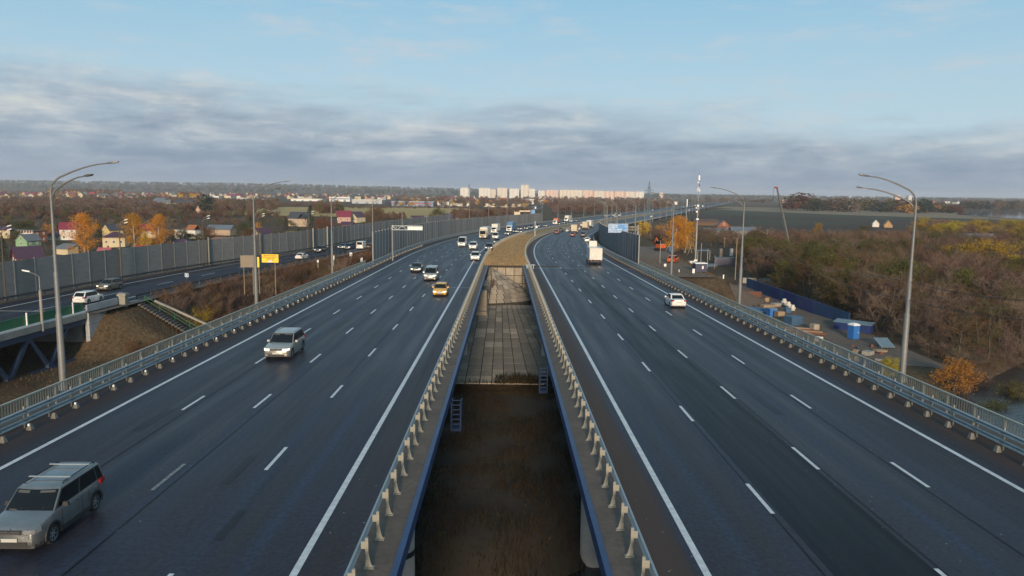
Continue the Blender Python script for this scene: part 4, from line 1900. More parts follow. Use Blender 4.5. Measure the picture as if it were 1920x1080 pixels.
s, o = wheel_placed(97, 1018, 'boxsuv', 1)
car('car', 'grey silver boxy SUV with two roof bars in the near left lane', 'vehicles on the motorway', 'greysilver', P(s, o, 0.008), heading(s) + PI, lights=False, bars=True,
    cladding=True, plate='С 382 ТК 750', **SPEC['boxsuv'])
s, o = wheel_placed(547, 671, 'bigsuv', 1)
car('car', 'large silver SUV with lit headlights ahead of the boxy grey one', 'vehicles on the motorway', 'silver', P(s, o, 0.008), heading(s) + PI, plate='О 474 АР 199', **SPEC['bigsuv'])
vehicle('hatch', 'bright yellow hatchback with lit headlights', 'yellow', 824, 556, H=1.46)
vehicle('minivan', 'silver minivan behind and left of the yellow hatchback', 'silver', 806, 527)
vehicle('sedan', 'black sedan with lit headlights left of the silver minivan', 'black', 779, 511)
vehicle('suv', 'white SUV driving alone beside the median guard rail', 'white', 890.5, 489, rails=True)
vehicle('suv', 'dark blue SUV next to the median behind the lone white SUV', 'blue', 916, 470)
vehicle('van', 'tall white van near the left edge line in front of the noise barrier', 'white', 865, 463, detail=1)
vehicle('minivan', 'small white minivan to the right of the tall white van', 'white', 886, 468, L=4.3, H=1.85, rr=4.1, rbase=4.2, wb=2.7, detail=1)
vehicle('sedan', 'black sedan with bright headlights behind the dark blue SUV', 'black', 931, 457, detail=1)
vehicle('minivan', 'white minivan behind the black sedan, right of the cream lorry', 'white', 928, 448, detail=1, H=2.1)
vehicle('sedan', 'pale green grey sedan in front of the blue lorry', 'olive', 950, 440.5, detail=0)
for k, (px, py, c, kd, lb) in enumerate([
        (965, 436, 'black', 'sedan', 'black sedan right of the blue lorry'), (974, 437, 'blue', 'hatch', 'dark blue hatchback close to the median right of the blue lorry'),
        (974, 431, 'red', 'sedan', 'dark red sedan far back beyond the blue lorry'), (986, 430, 'olive', 'sedan', 'olive sedan far back by the inner noise barrier'),
        (995, 428.5, 'blue', 'suv', 'dark SUV far back near the end of the grey barrier'), (1008, 425.5, 'black', 'sedan', 'tiny black sedan just left of the sign post on the median'),
        (1022, 425.0, 'olive', 'hatch', 'tiny olive hatchback just right of the sign post on the median'), (1047, 421.5, 'black', 'sedan', 'tiny black sedan behind the orange lorry'),
        (1056, 420, 'blue', 'suv', 'tiny dark blue SUV in the far bend'), (1069, 416, 'white', 'sedan', 'tiny white sedan in the far bend'),
        (1080, 415, 'black', 'sedan', 'tiny black sedan at the end of the far bend')]):
    vehicle(kd, lb, c, px, py, detail=0)
# outbound
s, o = road_at(1273, 578)
car('car', 'white sedan seen from behind in the outbound lane by the right edge line', 'vehicles on the motorway', 'white', P(s + 2.2, o, 0.008), heading(s), lights=False, **SPEC['sedan'])
for px, py, c, kd, lb in ((1101, 454, 'white', 'hatch', 'white hatchback ahead of the white box lorry'), (1093, 444, 'black', 'suv', 'black SUV ahead of the white hatchback'),
                          (1073, 443.5, 'red', 'sedan', 'dark red sedan right behind the cream box lorry'), (1043, 438.5, 'red', 'hatch', 'dark red hatchback beside the outbound median rail'),
                          (1051, 434, 'black', 'sedan', 'black sedan ahead of the dark red hatchback by the median'), (1064, 435, 'white', 'sedan', 'white sedan left of the cream box lorry'),
                          (1073, 427.3, 'white', 'sedan', 'tiny white sedan in the outbound bend beyond the cream lorry'), (1084, 431.5, 'white', 'hatch', 'tiny white hatchback left of the farther cream lorry'),
                          (1083, 426.0, 'red', 'sedan', 'tiny dark red sedan in the outbound bend'), (1090, 424.5, 'white', 'suv', 'tiny white SUV in the outbound bend beside the blue barrier')):
    vehicle(kd, lb, c, px, py, away=True, detail=1 if py > 440 else 0)


# ------------------------------------------------------------------ lorries
def lorry(label, px, py, cabc, boxc, away=False, boxL=6.2, boxH=2.7, W=2.4, cabH=2.6, topbox=False, cover=None, dirt=0):
    s, o = road_at(px, py)
    L = boxL + 2.1
    s += L / 2
    h = heading(s) + (0 if away else PI)
    root = empty('lorry', label, 'lorry', P(s, o, 0.008), -h, 'vehicles on the motorway')
    yb = L / 2 - 2.1
    m = MB()
    f = L / 2
    hw = W / 2 - 0.05
    rings = []
    for z, yf, k in ((0.45, f - 0.03, 0.97), (0.9, f, 1.0), (1.45, f - 0.01, 1.0), (cabH - 0.25, f - 0.28, 0.96), (cabH, f - 0.55, 0.88)):
        rings.append([(-hw * k, yf - 0.12, z), (-hw * k * 0.85, yf, z), (hw * k * 0.85, yf, z), (hw * k, yf - 0.12, z), (hw * k, yb + 0.22, z), (-hw * k, yb + 0.22, z)])
    m.loft(rings)
    m.build('cab', PAINT[cabc], root, 35)
    A, B = (-hw * 0.85, f - 0.01, 1.45), (hw * 0.85, f - 0.01, 1.45)
    C, Dd = (hw * 0.96 * 0.85, f - 0.28, cabH - 0.25), (-hw * 0.96 * 0.85, f - 0.28, cabH - 0.25)
    pane(B, A, Dd, C, 0.03, 0.97, 0.06, 0.92, 0.01).build('windscreen', MT['glass'], root)
    for sg in (-1, 1):
        a, b = (sg * hw, f - 0.2, 1.45), (sg * hw, yb + 0.3, 1.45)
        c, d = (sg * hw * .96, yb + 0.3, cabH - .25), (sg * hw * .96, f - 0.45, cabH - .25)
        (pane(b, a, d, c, 0.30, 0.95, 0.08, 0.88, 0.01) if sg > 0 else pane(a, b, c, d, 0.05, 0.70, 0.08, 0.88, 0.01)).build('side_window', MT['glass'], root)
        m = MB()
        m.box((sg * (hw + 0.16), f - 0.25, 1.75), (0.16, 0.10, 0.45))
        m.build('mirror', MT['trim'], root)
        m = MB()
        m.box((sg * hw * 0.68, f + 0.01, 0.72), (0.36, 0.06, 0.18))
        m.build('headlight', MT['hl_on'] if not away else MT['hl_off'], root)
        m = MB()
        m.box((sg * hw * 0.75, -L / 2 + 0.02, 0.86), (0.32, 0.06, 0.14))
        m.build('tail_light', MT['tl'], root)
    m = MB()
    m.box((0, f - 0.002, 1.08), (W * 0.62, 0.05, 0.34))
    m.build('grille', MT['trim'], root)
    m = MB()
    m.box((0, f - 0.02, 0.52), (W * 0.93, 0.16, 0.26))
    m.build('bumper', MT['trim'] if cabc != 'white' else PAINT['wbox'], root)
    m = MB()
    m.box((0, -1.0, 0.78), (0.9, L - 2.2, 0.3))
    m.build('chassis', MT['trim'], root)
    bx = empty_part('cargo_box', root)
    m = MB()
    m.box((0, -L / 2 + boxL / 2, 1.0 + boxH / 2), (W, boxL, boxH))
    bx = m.build('cargo_box', PAINT[boxc], root)
    # rear doors, corner posts and hinges
    for sg in (-1, 1):
        m = MB()
        m.box((sg * W * 0.245, -L / 2 - 0.02, 1.0 + boxH / 2), (W * 0.475, 0.035, boxH * 0.955))
        m.build('rear_door', PAINT[boxc], bx)
        m = MB()
        m.box((sg * W * 0.07, -L / 2 - 0.05, 1.0 + boxH * 0.45), (0.035, 0.035, boxH * 0.86))
        m.build('lock_bar', MT['galv'], bx)
    m = MB()
    m.box((0, -L / 2 + 0.05, 0.62), (W * 0.92, 0.12, 0.16))
    m.build('rear_bumper', MT['trim'], root)
    if topbox:
        m = MB()
        m.loft([[(x * k, y, z) for x, y in ((-.78, yb + 0.1), (.78, yb + 0.1), (.78, yb + 1.3), (-.78, yb + 1.3))] for z, k in ((cabH - 0.05, 1.04), (4.30, 0.96))])
        m.build('sleeper_fairing', PAINT[boxc], root)
    add_wheels(root, W / 2 - 0.17, [f - 1.15], 0.46, 0.30, True)
    add_wheels(root, W / 2 - 0.20, [-L / 2 + 1.4, -L / 2 + 2.5][: 2 if boxL > 6 else 1], 0.46, 0.34, True)
    return root


def empty_part(n, r):
    return None


lorry('cream fronted lorry with a long grey box driving beside the grey barrier', 905, 448, 'tbox', 'wbox', boxL=8.5, boxH=2.75, cabH=3.1, W=2.5)
lorry('white box lorry following the cream fronted lorry', 925.5, 437.5, 'white', 'wbox', boxL=6.0, boxH=2.6)
lorry('white cab lorry with blue box, farthest back by the grey barrier', 954, 434.5, 'white', 'truckblue', boxL=8.0, boxH=2.9)
lorry('tiny orange red lorry in the far bend of the oncoming road', 1040, 421, 'white', 'orange', boxL=5, boxH=2.4)
lorry('tiny white lorry in the far bend of the oncoming road', 1061, 415.5, 'white', 'wbox', boxL=7)
lorry('white box lorry with a taller block behind its cab, seen from behind', 1117, 496.5, 'white', 'wbox', True, boxL=5.2, boxH=2.25, topbox=True, W=2.45)
lorry('cream box lorry ahead of the dark red sedan', 1076, 437.5, 'white', 'tbox', True, boxL=5.5, boxH=2.5)
lorry('farther cream box lorry beside the end of the blue barrier', 1096.5, 430.5, 'white', 'tbox', True, boxL=5.5, boxH=2.7)
lorry('white lorry half hidden by the end of the blue barrier', 1104, 427, 'white', 'wbox', True, boxL=7, boxH=2.7)


# slip road traffic
def on_ramp(kind, label, color, px, py, away, **kw):
    p = ramp_at(px, py)
    sp = dict(SPEC[kind])
    sp.update(kw)
    k = (ramp_edge(p.y + 1) - ramp_edge(p.y - 1)) / 2
    h = math.atan(k) + (0 if away else PI)
    d = Vector((math.sin(math.atan(k)), math.cos(math.atan(k)), 0)) * (sp['L'] / 2)
    p = p + d
    p.z = zramp(p.y) + 0.01
    return car('car' if kind != 'van' else 'van', label, 'cars on the slip road', color, p, h, lights=not away, cat='car' if kind != 'van' else 'van', **sp)


on_ramp('suv', 'white SUV seen from behind on the slip road next to the cream pillar', 'white', 147, 572, True)
on_ramp('suv', 'olive grey SUV coming towards the bridge on the slip road', 'olive', 190, 546, False)
on_ramp('sedan', 'white sedan seen from behind right of the yellow road sign', 'white', 559, 487, True)
on_ramp('suv', 'black SUV approaching on the slip road behind the white sedan', 'black', 595, 474, False, detail=1)
on_ramp('suv', 'dark blue SUV approaching left of the white van on the slip road', 'blue', 650, 468.5, False, detail=1)
on_ramp('sedan', 'dark blue sedan half hidden behind the lamp mast on the slip road', 'blue', 638, 467, False, detail=1)
on_ramp('van', 'white van seen from behind on the slip road', 'white', 674, 468, True, H=2.2, detail=1, van_side=False)
on_ramp('hatch', 'dark hatchback at the end of the slip road beside the white van', 'black', 690, 467, True, detail=0)

# far traffic, a few pixels each
proto = []
for c, kd in (('white', 'sedan'), ('black', 'suv'), ('greysilver', 'hatch'), ('red', 'sedan'), ('wbox', 'van')):
    q = car('far_car', None, 'far cars near the horizon', c, (0, 0, -60), 0, detail=0, lights=False, **SPEC[kd])
    proto.append(q)
rg = random.Random(21)
used = set()
names = ['white sedan', 'black SUV', 'grey hatchback', 'dark red sedan', 'white van']


def far_car(p, rz, where):
    i = rg.randrange(5)
    if i in used:
        o = copy_tree(proto[i])
    else:
        o = proto[i]
        used.add(i)
    o.location = p
    o.rotation_euler = (0, 0, rz)
    o['label'] = 'tiny %s on %s' % (names[i], where)
    o['category'] = 'car'


for k in range(34):
    s = rg.uniform(560, 1250)
    sg = rg.choice((-1, 1))
    far_car(P(s, sg * (IN + 3.725 * (rg.randrange(4) + 0.5)), 0.01), -heading(s) + (0 if sg > 0 else PI), 'the far stretch of motorway near the horizon')
for k in range(16):
    y = rg.uniform(560, 1400)
    off = rg.choice((2.8, 7.0))
    far_car(PR(y, off, 0.02), 0 if off < 5 else PI, 'the straight far road leading to the tower blocks')
# ------------------------------------------------------------------ houses
WALL = {k: mat(k + ' house wall', c, 0.9, var=0.15, scale=0.4) for k, c in {
    'cream': (0.52, 0.44, 0.29), 'white': (0.60, 0.58, 0.54), 'yellow': (0.50, 0.38, 0.17), 'brick': (0.26, 0.085, 0.045), 'beige': (0.40, 0.30, 0.21),
    'green': (0.20, 0.34, 0.20), 'grey': (0.24, 0.24, 0.24), 'pink': (0.46, 0.30, 0.24), 'brown': (0.12, 0.07, 0.045), 'wood': (0.36, 0.24, 0.12)}.items()}
ROOF = {k: mat(k + ' roofing', c, 0.6, var=0.2, scale=0.5) for k, c in {
    'crimson': (0.19, 0.020, 0.045), 'purple': (0.060, 0.024, 0.050), 'red': (0.42, 0.022, 0.030), 'slate': (0.045, 0.050, 0.062), 'grey': (0.15, 0.155, 0.165),
    'green': (0.020, 0.085, 0.065), 'brown': (0.09, 0.050, 0.035), 'orange': (0.32, 0.115, 0.035), 'bluegrey': (0.12, 0.145, 0.18), 'pink': (0.34, 0.085, 0.10)}.items()}
MT['win'] = mat('house window glass', (0.028, 0.032, 0.040), 0.12)
MT['winframe'] = mat('white window frame', (0.62, 0.61, 0.58), 0.6)
MT['brickwork'] = mat('chimney brick', (0.24, 0.13, 0.09), 0.9, var=0.2)


def gable_roof(m, w, d, z, rh, ov=0.45, th=0.16):
    """two roof slabs, ridge along x"""
    s = rh / (d / 2)
    for sg in (-1, 1):
        e = sg * (d / 2 + ov)
        ze = z - ov * s
        q = [(-w / 2 - ov, 0, z + rh), (w / 2 + ov, 0, z + rh), (w / 2 + ov, e, ze), (-w / 2 - ov, e, ze)]
        top = [(x, y, zz + th) for x, y, zz in q]
        m.loft([q, top] if sg < 0 else [q[::-1], top[::-1]])


def hip_roof(m, w, d, z, rh, ov=0.5):
    a, b = w / 2 + ov, d / 2 + ov
    r = max(0.0, w / 2 - d / 2)
    m.v += [(-a, -b, z), (a, -b, z), (a, b, z), (-a, b, z), (-r - .01, 0, z + rh), (r + .01, 0, z + rh)]
    m.f += [(0, 1, 5, 4), (1, 2, 5), (2, 3, 4, 5), (3, 0, 4), (3, 2, 1, 0)]
    m.m += [0] * 5


_win = {}


def window_mesh(w, h):
    k = (w, h)
    if k not in _win:
        m = MB()
        t = 0.11
        for cx, cz, sx, sz in ((-w / 2 + t / 2, 0, t, h), (w / 2 - t / 2, 0, t, h), (0, h / 2 - t / 2, w - 2 * t, t), (0, -h / 2 + t / 2, w - 2 * t, t), (0, 0, t * .7, h - 2 * t)):
            m.box((cx, 0, cz), (sx, 0.14, sz))
        g = MB()
        g.box((0, 0.01, 0), (w - 0.2, 0.05, h - 0.2))
        _win[k] = (m.mesh('window', MT['winframe']), g.mesh('pane', MT['win']))
    return _win[k]


def add_windows(root, w, d, h, storeys, nx, ny, ww=1.1, wh=1.3):
    fm, gm = window_mesh(ww, wh)
    for st in range(storeys):
        z = (h / storeys) * (st + 0.55)
        for k in range(nx):
            x = (k + 0.5) / nx * w - w / 2
            for sg, rz in ((-1, 0), (1, PI)):
                o = link('window', fm, root, (x, sg * (d / 2 + 0.03), z), rz)
                link('pane', gm, o)
        for k in range(ny):
            y = (k + 0.5) / ny * d - d / 2
            for sg, rz in ((-1, -PI / 2), (1, PI / 2)):
                o = link('window', fm, root, (sg * (w / 2 + 0.03), y, z), rz)
                link('pane', gm, o)


def house(label, p, w, d, h, rh, rot, wall, roof, kind='gable', storeys=1, wins=True, gable=None, chimney=False, attic=False, name='house', cat='house', group=None, ov=0.45):
    r = empty(name, label, cat, (p.x, p.y, p.z), math.radians(rot), group)
    k = 0.74 if p.x < 0 and p.y < 470 else 1.0
    r.scale = (k, k, k)
    m = MB()
    m.box((0, 0, h / 2 - 0.5), (w, d, h + 1.0))
    m.build('wall', WALL[wall], r)
    m = MB()
    if kind == 'gable':
        gable_roof(m, w, d, h, rh, ov)
        rf = m.build('roof', ROOF[roof], r)
        m = MB()
        for sg in (-1, 1):
            q = [(sg * w / 2, -d / 2, h), (sg * w / 2, d / 2, h), (sg * w / 2, 0, h + rh)]
            m.loft([q, [(x - sg * 0.2, y, z) for x, y, z in q]])
        m.build('gable', WALL[gable or wall], r)
    elif kind == 'hip':
        hip_roof(m, w, d, h, rh)
        rf = m.build('roof', ROOF[roof], r)
    elif kind == 'shed':
        q = [(-w / 2 - .4, -d / 2 - .4, h - 0.05), (w / 2 + .4, -d / 2 - .4, h - 0.05), (w / 2 + .4, d / 2 + .4, h + rh), (-w / 2 - .4, d / 2 + .4, h + rh)]
        m.loft([q, [(x, y, z + 0.15) for x, y, z in q]])
        rf = m.build('roof', ROOF[roof], r)
        m = MB()
        m.loft([[(sg * w / 2, -d / 2, h - .05), (sg * w / 2, d / 2, h - .05), (sg * w / 2, d / 2, h + rh - .05)] for sg in (-1, 1)])
        m.build('gable', WALL[gable or wall], r)
    else:
        m.box((0, 0, h + 0.15), (w + 0.3, d + 0.3, 0.3))
        rf = m.build('roof', ROOF[roof], r)
    if wins:
        add_windows(r, w, d, h, storeys, max(1, int(w / 3)), max(1, int(d / 3.5)))
        if attic and kind == 'gable':
            fm, gm = window_mesh(1.1, 1.3)
            for sg, rz in ((-1, -PI / 2), (1, PI / 2)):
                o = link('window', fm, r, (sg * (w / 2 + 0.03), 0, h + rh * 0.33), rz)
                link('pane', gm, o)
    if chimney:
        m = MB()
        m.box((w * 0.2, d * 0.12, h + rh * 0.9), (0.6, 0.6, 1.6))
        m.box((w * 0.2, d * 0.12, h + rh * 0.9 + 0.86), (0.8, 0.8, 0.14))
        m.build('chimney', MT['brickwork'], rf)
    return r


def gp(px, py):
    p = G(px, py, -9.0)
    p.z = gz(p.x, p.y, False)
    return p


house('cream house with purple roof at the far left above the barrier', gp(12, 446), 7, 7, 4.2, 2.4, 10, 'cream', 'purple', 'hip', 1)
hb = house('two storey brick house with white upper balcony behind the green gabled cottage', gp(62, 454), 9.5, 8, 5.6, 0.3, -12, 'brick', 'brown', 'flat', 2)
m = MB()
m.box((0.4, -4.45, 4.05), (9.0, 0.9, 1.5))
m.build('balcony', MT['winframe'], hb)
for k in range(6):
    m = MB()
    m.box((-3.6 + 1.6 * k, -4.7, 5.4), (0.3, 0.3, 1.3))
    m.build('balcony_post', MT['winframe'], hb)
m = MB()
m.box((0.4, -4.0, 6.2), (10.2, 2.6, 0.25))
m.build('balcony_roof', ROOF['grey'], hb)
house('green gabled cottage with white trim and grey roof', gp(54, 462), 8, 6.2, 3.0, 2.7, 78, 'green', 'grey', 'gable', 1, attic=True)
hb = house('low brick house with sweeping dark maroon roof just above the barrier', gp(52, 492), 8, 8.2, 2.4, 3.4, 42, 'brick', 'purple', 'gable', 1, gable='brick', attic=True, ov=0.8)
house('long low annexe with purple roof left of the white crimson roofed house', gp(98, 450), 11, 5, 2.6, 1.9, 4, 'cream', 'purple', 'gable', 1)
house('tall white house with steep crimson roof left of the first orange birch', gp(130, 450), 7.5, 6.0, 6.0, 3.2, 20, 'white', 'crimson', 'gable', 2, attic=True)
house('grey roofed wooden shed below the first orange birch', gp(124, 476), 8, 5, 2.2, 1.8, -20, 'cream', 'grey', 'shed', 1, False, cat='shed', name='shed')
house('cream house with dark purple hipped roof between the birches', gp(218, 462), 9.5, 8, 4.4, 2.6, 14, 'cream', 'purple', 'hip', 1)
house('yellow gable house with slate roof behind the cream purple roofed house', gp(212, 446), 8, 6.5, 4.6, 3.0, 62, 'yellow', 'slate', 'gable', 1, attic=True)
house('small cottage with pink roof and brick chimney just above the barrier', gp(198, 482), 4.5, 4, 2.0, 1.7, 0, 'white', 'pink', 'gable', 1, False, chimney=True)
house('long low building with bright red roof under the orange birches', gp(284, 474), 10.5, 6.5, 2.0, 1.2, 6, 'white', 'red', 'gable', 1, False, chimney=False)
house('house with crimson roof showing between the two right birches', gp(278, 446), 7, 6, 4.5, 3.0, 30, 'cream', 'crimson', 'gable', 1)
hb = house('white flat roofed house with orange gabled attic and wide dark windows', gp(356, 448), 13, 8, 5.0, 0.3, -14, 'white', 'grey', 'flat', 1)
m = MB()
gable_roof(m, 5.0, 6.5, 5.3, 2.4, 0.3)
m.build('attic_roof', ROOF['orange'], hb, loc=(2.5, 0, 0))
m = MB()
m.box((1.6, -4.05, 2.3), (4.0, 0.12, 1.7))
m.build('wide_window', MT['win'], hb)
house('low house with very dark purple roof behind the barrier posts', gp(342, 466), 9.5, 7, 2.6, 2.0, 0, 'brown', 'purple', 'hip', 1, False)
house('long barn with blue grey metal roof', gp(416, 440), 15, 9, 3.4, 2.4, -6, 'beige', 'bluegrey', 'gable', 1, False, cat='barn', name='barn')
house('yellow plank house left of the dark green roof', gp(413, 462), 8, 6, 3.4, 0.8, -16, 'wood', 'orange', 'shed', 1)
house('barn with dark green roof beside the yellow plank house', gp(437, 464), 8.5, 7.5, 1.4, 2.8, 0, 'wood', 'green', 'gable', 1, False, cat='barn', name='barn')
house('cream house with maroon roof behind the lamp mast', gp(492, 452), 8.5, 7.0, 3.8, 3.2, 55, 'cream', 'purple', 'gable', 1, attic=True)
hb = house('large brick mansion with dark slate roof and cream gables', gp(563, 424), 15, 9, 6.2, 4.6, -10, 'beige', 'slate', 'gable', 2, attic=True, gable='cream')
m = MB()
gable_roof(m, 8.5, 6.0, 6.2, 3.6, 0.3)
w_ = m.build('cross_roof', ROOF['slate'], hb, loc=(4.2, -2.3, 0))
w_.rotation_euler = (0, 0, PI / 2)
house('house with deep crimson roof right of the brown tree clump', gp(645, 418), 8, 7, 4.2, 3.4, 15, 'pink', 'crimson', 'gable', 1)
house('cream gabled house with purple roof to the right of the crimson roof', gp(669, 417), 9, 7, 3.8, 3.0, 62, 'cream', 'purple', 'gable', 1)
house('low brick house with purple roof in front of the crimson roof', gp(652, 430), 8.5, 6, 3.2, 2.2, -6, 'brick', 'purple', 'gable', 1)
house('beige house with purple gable roof behind the grey gantry', gp(783, 423), 10, 8, 4.4, 3.6, 22, 'beige', 'purple', 'gable', 1, attic=True)
house('white gabled house with dark purple roof beyond the grey barrier', gp(837, 420), 9, 7, 3.4, 3.2, 55, 'white', 'purple', 'gable', 1, attic=True)
house('low white outbuilding beside the beige purple roofed house', gp(760, 424), 6, 5, 2.6, 1.4, 0, 'white', 'grey', 'gable', 1, False)
# middle distance
house('grey green house with slate roof in the scrub', gp(302, 389), 12, 9, 6.5, 3.5, -10, 'grey', 'bluegrey', 'gable', 2, False)
house('cream house with small windows in the scrub', gp(309, 392), 11, 9, 6.5, 2.4, 20, 'cream', 'grey', 'gable', 2)
house('white house with slate hipped roof in the scrub', gp(337, 392), 11, 10, 6.0, 4.0, 12, 'white', 'slate', 'hip', 2)
house('dark roofed house right of the white slate roofed house', gp(352, 392), 12, 10, 4.0, 5.0, 0, 'brown', 'slate', 'gable', 1, False)
house('small pinkish gabled house at the edge of the dry field', gp(379, 399), 8, 6, 3.0, 3.2, 70, 'pink', 'brown', 'gable', 1, False)
house('dark green roofed house left of the cream house in the scrub', gp(271, 392), 11, 9, 3.5, 4.0, 0, 'grey', 'slate', 'gable', 1, False)
# right hand settlement
house('red brick house with white gable edges beyond the cell mast', gp(1355, 433), 8.5, 7, 3.0, 3.2, 82, 'brick', 'brown', 'gable', 1, attic=True)
house('low grey roofed shed left of the red brick house', gp(1340, 440), 12, 7, 2.2, 1.2, 0, 'grey', 'grey', 'gable', 1, False, cat='shed', name='shed')
house('long dark roofed shed behind the orange tree', gp(1322, 424), 16, 8, 3.0, 1.6, 0, 'brown', 'brown', 'gable', 1, False, cat='shed', name='shed')
house('blue grey shed behind the second right lamp mast', gp(1392, 448), 11, 7, 4.0, 1.6, -8, 'grey', 'bluegrey', 'gable', 1, False, cat='shed', name='shed')
house('cream house with brown roof at the edge of the dark field right of the mast', gp(1763, 430), 15, 9, 3.6, 2.6, 0, 'cream', 'brown', 'gable', 1, False)
house('small white gabled hut at the edge of the dark field', gp(1641, 427), 5, 4, 3.0, 2.4, 70, 'white', 'grey', 'gable', 1, False)
house('small orange roofed hut at the edge of the dark field', gp(1664, 428), 7, 5, 2.2, 3.2, 70, 'wood', 'orange', 'gable', 1, False)
house('red roofed house among the yellow trees on the right', gp(1828, 462), 13, 8, 3.4, 2.0, -4, 'red' if False else 'brick', 'bluegrey', 'gable', 1, False)

# ------------------------------------------------------------------ far houses (three parts each)
rg = random.Random(17)
RC = ['crimson', 'purple', 'slate', 'brown', 'grey', 'orange', 'slate', 'red', 'grey', 'brown']
WC = ['cream', 'white', 'beige', 'white', 'cream', 'pink', 'brick', 'white']
_wall_mesh, _roof_mesh = {}, {}
taken = []


def far_house(px, py, k=1.0, where=''):
    p = gp(px, py)
    if any((p.x - q.x) ** 2 + (p.y - q.y) ** 2 < 18 ** 2 for q in taken):
        return
    taken.append(p)
    w, d, h, rh = rg.choice(((10, 8, 5.5, 3.5), (13, 9, 6.5, 3.0), (9, 9, 5, 4.5), (16, 10, 5.0, 3.0)))
    wc, rc = rg.choice(WC), rg.choice(RC)
    hip = rg.random() < 0.3
    key = (w, wc)
    if key not in _wall_mesh:
        m = MB()
        m.box((0, 0, h / 2 - 0.5), (w, d, h + 1))
        for sg in (-1, 1):
            m.loft([[(sg * w / 2, -d / 2, h), (sg * w / 2, d / 2, h), (sg * w / 2, 0, h + rh)], [(sg * (w / 2 - .3), -d / 2, h), (sg * (w / 2 - .3), d / 2, h), (sg * (w / 2 - .3), 0, h + rh)]])
        _wall_mesh[key] = m.mesh('wall', WALL[wc])
    key2 = (w, rc)
    if key2 not in _roof_mesh:
        m = MB()
        gable_roof(m, w, d, h, rh)
        _roof_mesh[key2] = m.mesh('roof', ROOF[rc])
    r = empty('house', 'small distant %s house with %s roof %s' % (wc, rc.replace('bluegrey', 'blue grey'), where), 'house', p, rg.uniform(0, PI), 'distant houses ' + where)
    link('wall', _wall_mesh[key], r)
    link('roof', _roof_mesh[key2], r)
    if k != 1:
        r.scale = (k, k, k)


for k in range(34):
    far_house(rg.uniform(0, 250), 366 + 9 * rg.random() - 0.0, 1.0, 'on the left below the wooded ridge')
for k in range(75):
    x = rg.uniform(150, 760)
    far_house(x, 362.5 + x * 0.008 + 7.5 * rg.random() ** 1.3, 1.1, 'in the left part of the town')
for k in range(45):
    x = rg.uniform(740, 1240)
    far_house(x, 371 + 13 * rg.random(), 1.0, 'below the tower blocks')
for k in range(20):
    far_house(rg.uniform(1440, 1900), 381 + 3.5 * rg.random(), 1.2, 'across the river on the right')

# ------------------------------------------------------------------ warehouses and sheds
MT['wh_white'] = mat('white cladding', (0.62, 0.60, 0.56), 0.6, var=0.08, scale=0.05)
MT['wh_blue'] = mat('blue cladding', (0.10, 0.17, 0.27), 0.6)
MT['wh_grey'] = mat('pale grey cladding', (0.34, 0.35, 0.36), 0.6, var=0.1, scale=0.05)
MT['wh_red'] = mat('dull red cladding', (0.30, 0.06, 0.07), 0.6)
MT['wh_yellow'] = mat('cream cladding', (0.55, 0.47, 0.32), 0.6)


def warehouse(label, px0, px1, py, htop, mt, band=None, depth=30):
    a, b = gp(px0, py), gp(px1, py)
    c = (a + b) / 2
    w = abs(b.x - a.x)
    dist = c.y
    h = max(4.0, (py - htop) * dist / FPX)
    r = empty('warehouse', label, 'warehouse', (c.x, c.y, c.z), 0.0)
    m = MB()
    m.box((0, depth / 2, h / 2 - 0.5), (w, depth, h + 1))
    m.build('wall', MT[mt], r)
    m = MB()
    m.box((0, depth / 2, h + 0.3), (w + 1.0, depth + 1.0, 0.6))
    m.build('roof', MT['wh_grey' if mt != 'wh_grey' else 'wh_white'], r)
    if band:
        m = MB()
        m.box((0, -0.1, h * 0.62), (w * 0.96, 0.35, h * 0.22))
        m.build('window_band', MT[band], r)
    n = max(2, int(w / 14))
    m = MB()
    m.box((0, 0, h * 0.21), (4.0, 0.5, h * 0.42))
    me = m.mesh('gate', MT['wh_blue' if mt != 'wh_blue' else 'wh_grey'])
    for k in range(n):
        link('gate', me, r, ((k + 0.5) / n * w - w / 2, -0.1, 0))


warehouse('white warehouse at the left end of the industrial row', 397, 413, 376.5, 368, 'wh_white', 'wh_blue')
warehouse('cream topped white hall second in the industrial row', 418, 435, 376.5, 368, 'wh_yellow', None)
warehouse('long low grey warehouse with blue band', 438, 478, 378.5, 372, 'wh_grey', 'wh_blue')
warehouse('low purple red shed behind the second left lamp mast', 478, 512, 380, 374, 'wh_red', None)
warehouse('long white factory hall with cream block on top', 536, 612, 377, 373, 'wh_white', None)
warehouse('cream factory block standing over the long white hall', 556, 588, 376, 371, 'wh_yellow', 'wh_blue')
warehouse('white and blue striped hall in the industrial row', 613, 660, 378, 369.5, 'wh_white', 'wh_blue')
warehouse('pale grey flat warehouse behind the brown trees', 655, 720, 382, 375, 'wh_grey', None)
warehouse('long dark blue roofed plant with red doors', 730, 815, 387, 378.5, 'wh_blue', 'wh_red')
warehouse('white box shaped hall right of the dark plant', 820, 842, 388, 379, 'wh_white', None)
warehouse('low cream hall behind the white box hall', 842, 864, 377.5, 373.5, 'wh_yellow', None)
warehouse('small white and red building by the far pylon', 871, 882, 382, 377, 'wh_red', None)
warehouse('long thin white shed at the edge of the dry field', 840, 880, 386.6, 385, 'wh_white', None)
warehouse('long thin cream shed right of the far pylon', 905, 985, 388.3, 386.6, 'wh_yellow', None)
warehouse('white hall by the straight far road', 985, 1008, 383, 374.5, 'wh_white', None)
warehouse('low grey annexe right of the hall by the far road', 1008, 1020, 383, 377, 'wh_grey', None)
warehouse('low red shop building under the tower blocks', 1036, 1062, 382.5, 379, 'wh_red', None, 20)
warehouse('small red shop building right under the cream slab block', 1062, 1080, 377, 373, 'wh_red', None, 20)
warehouse('pale depot in the far sunny strip on the right', 1248, 1268, 384, 378.5, 'wh_white', None)

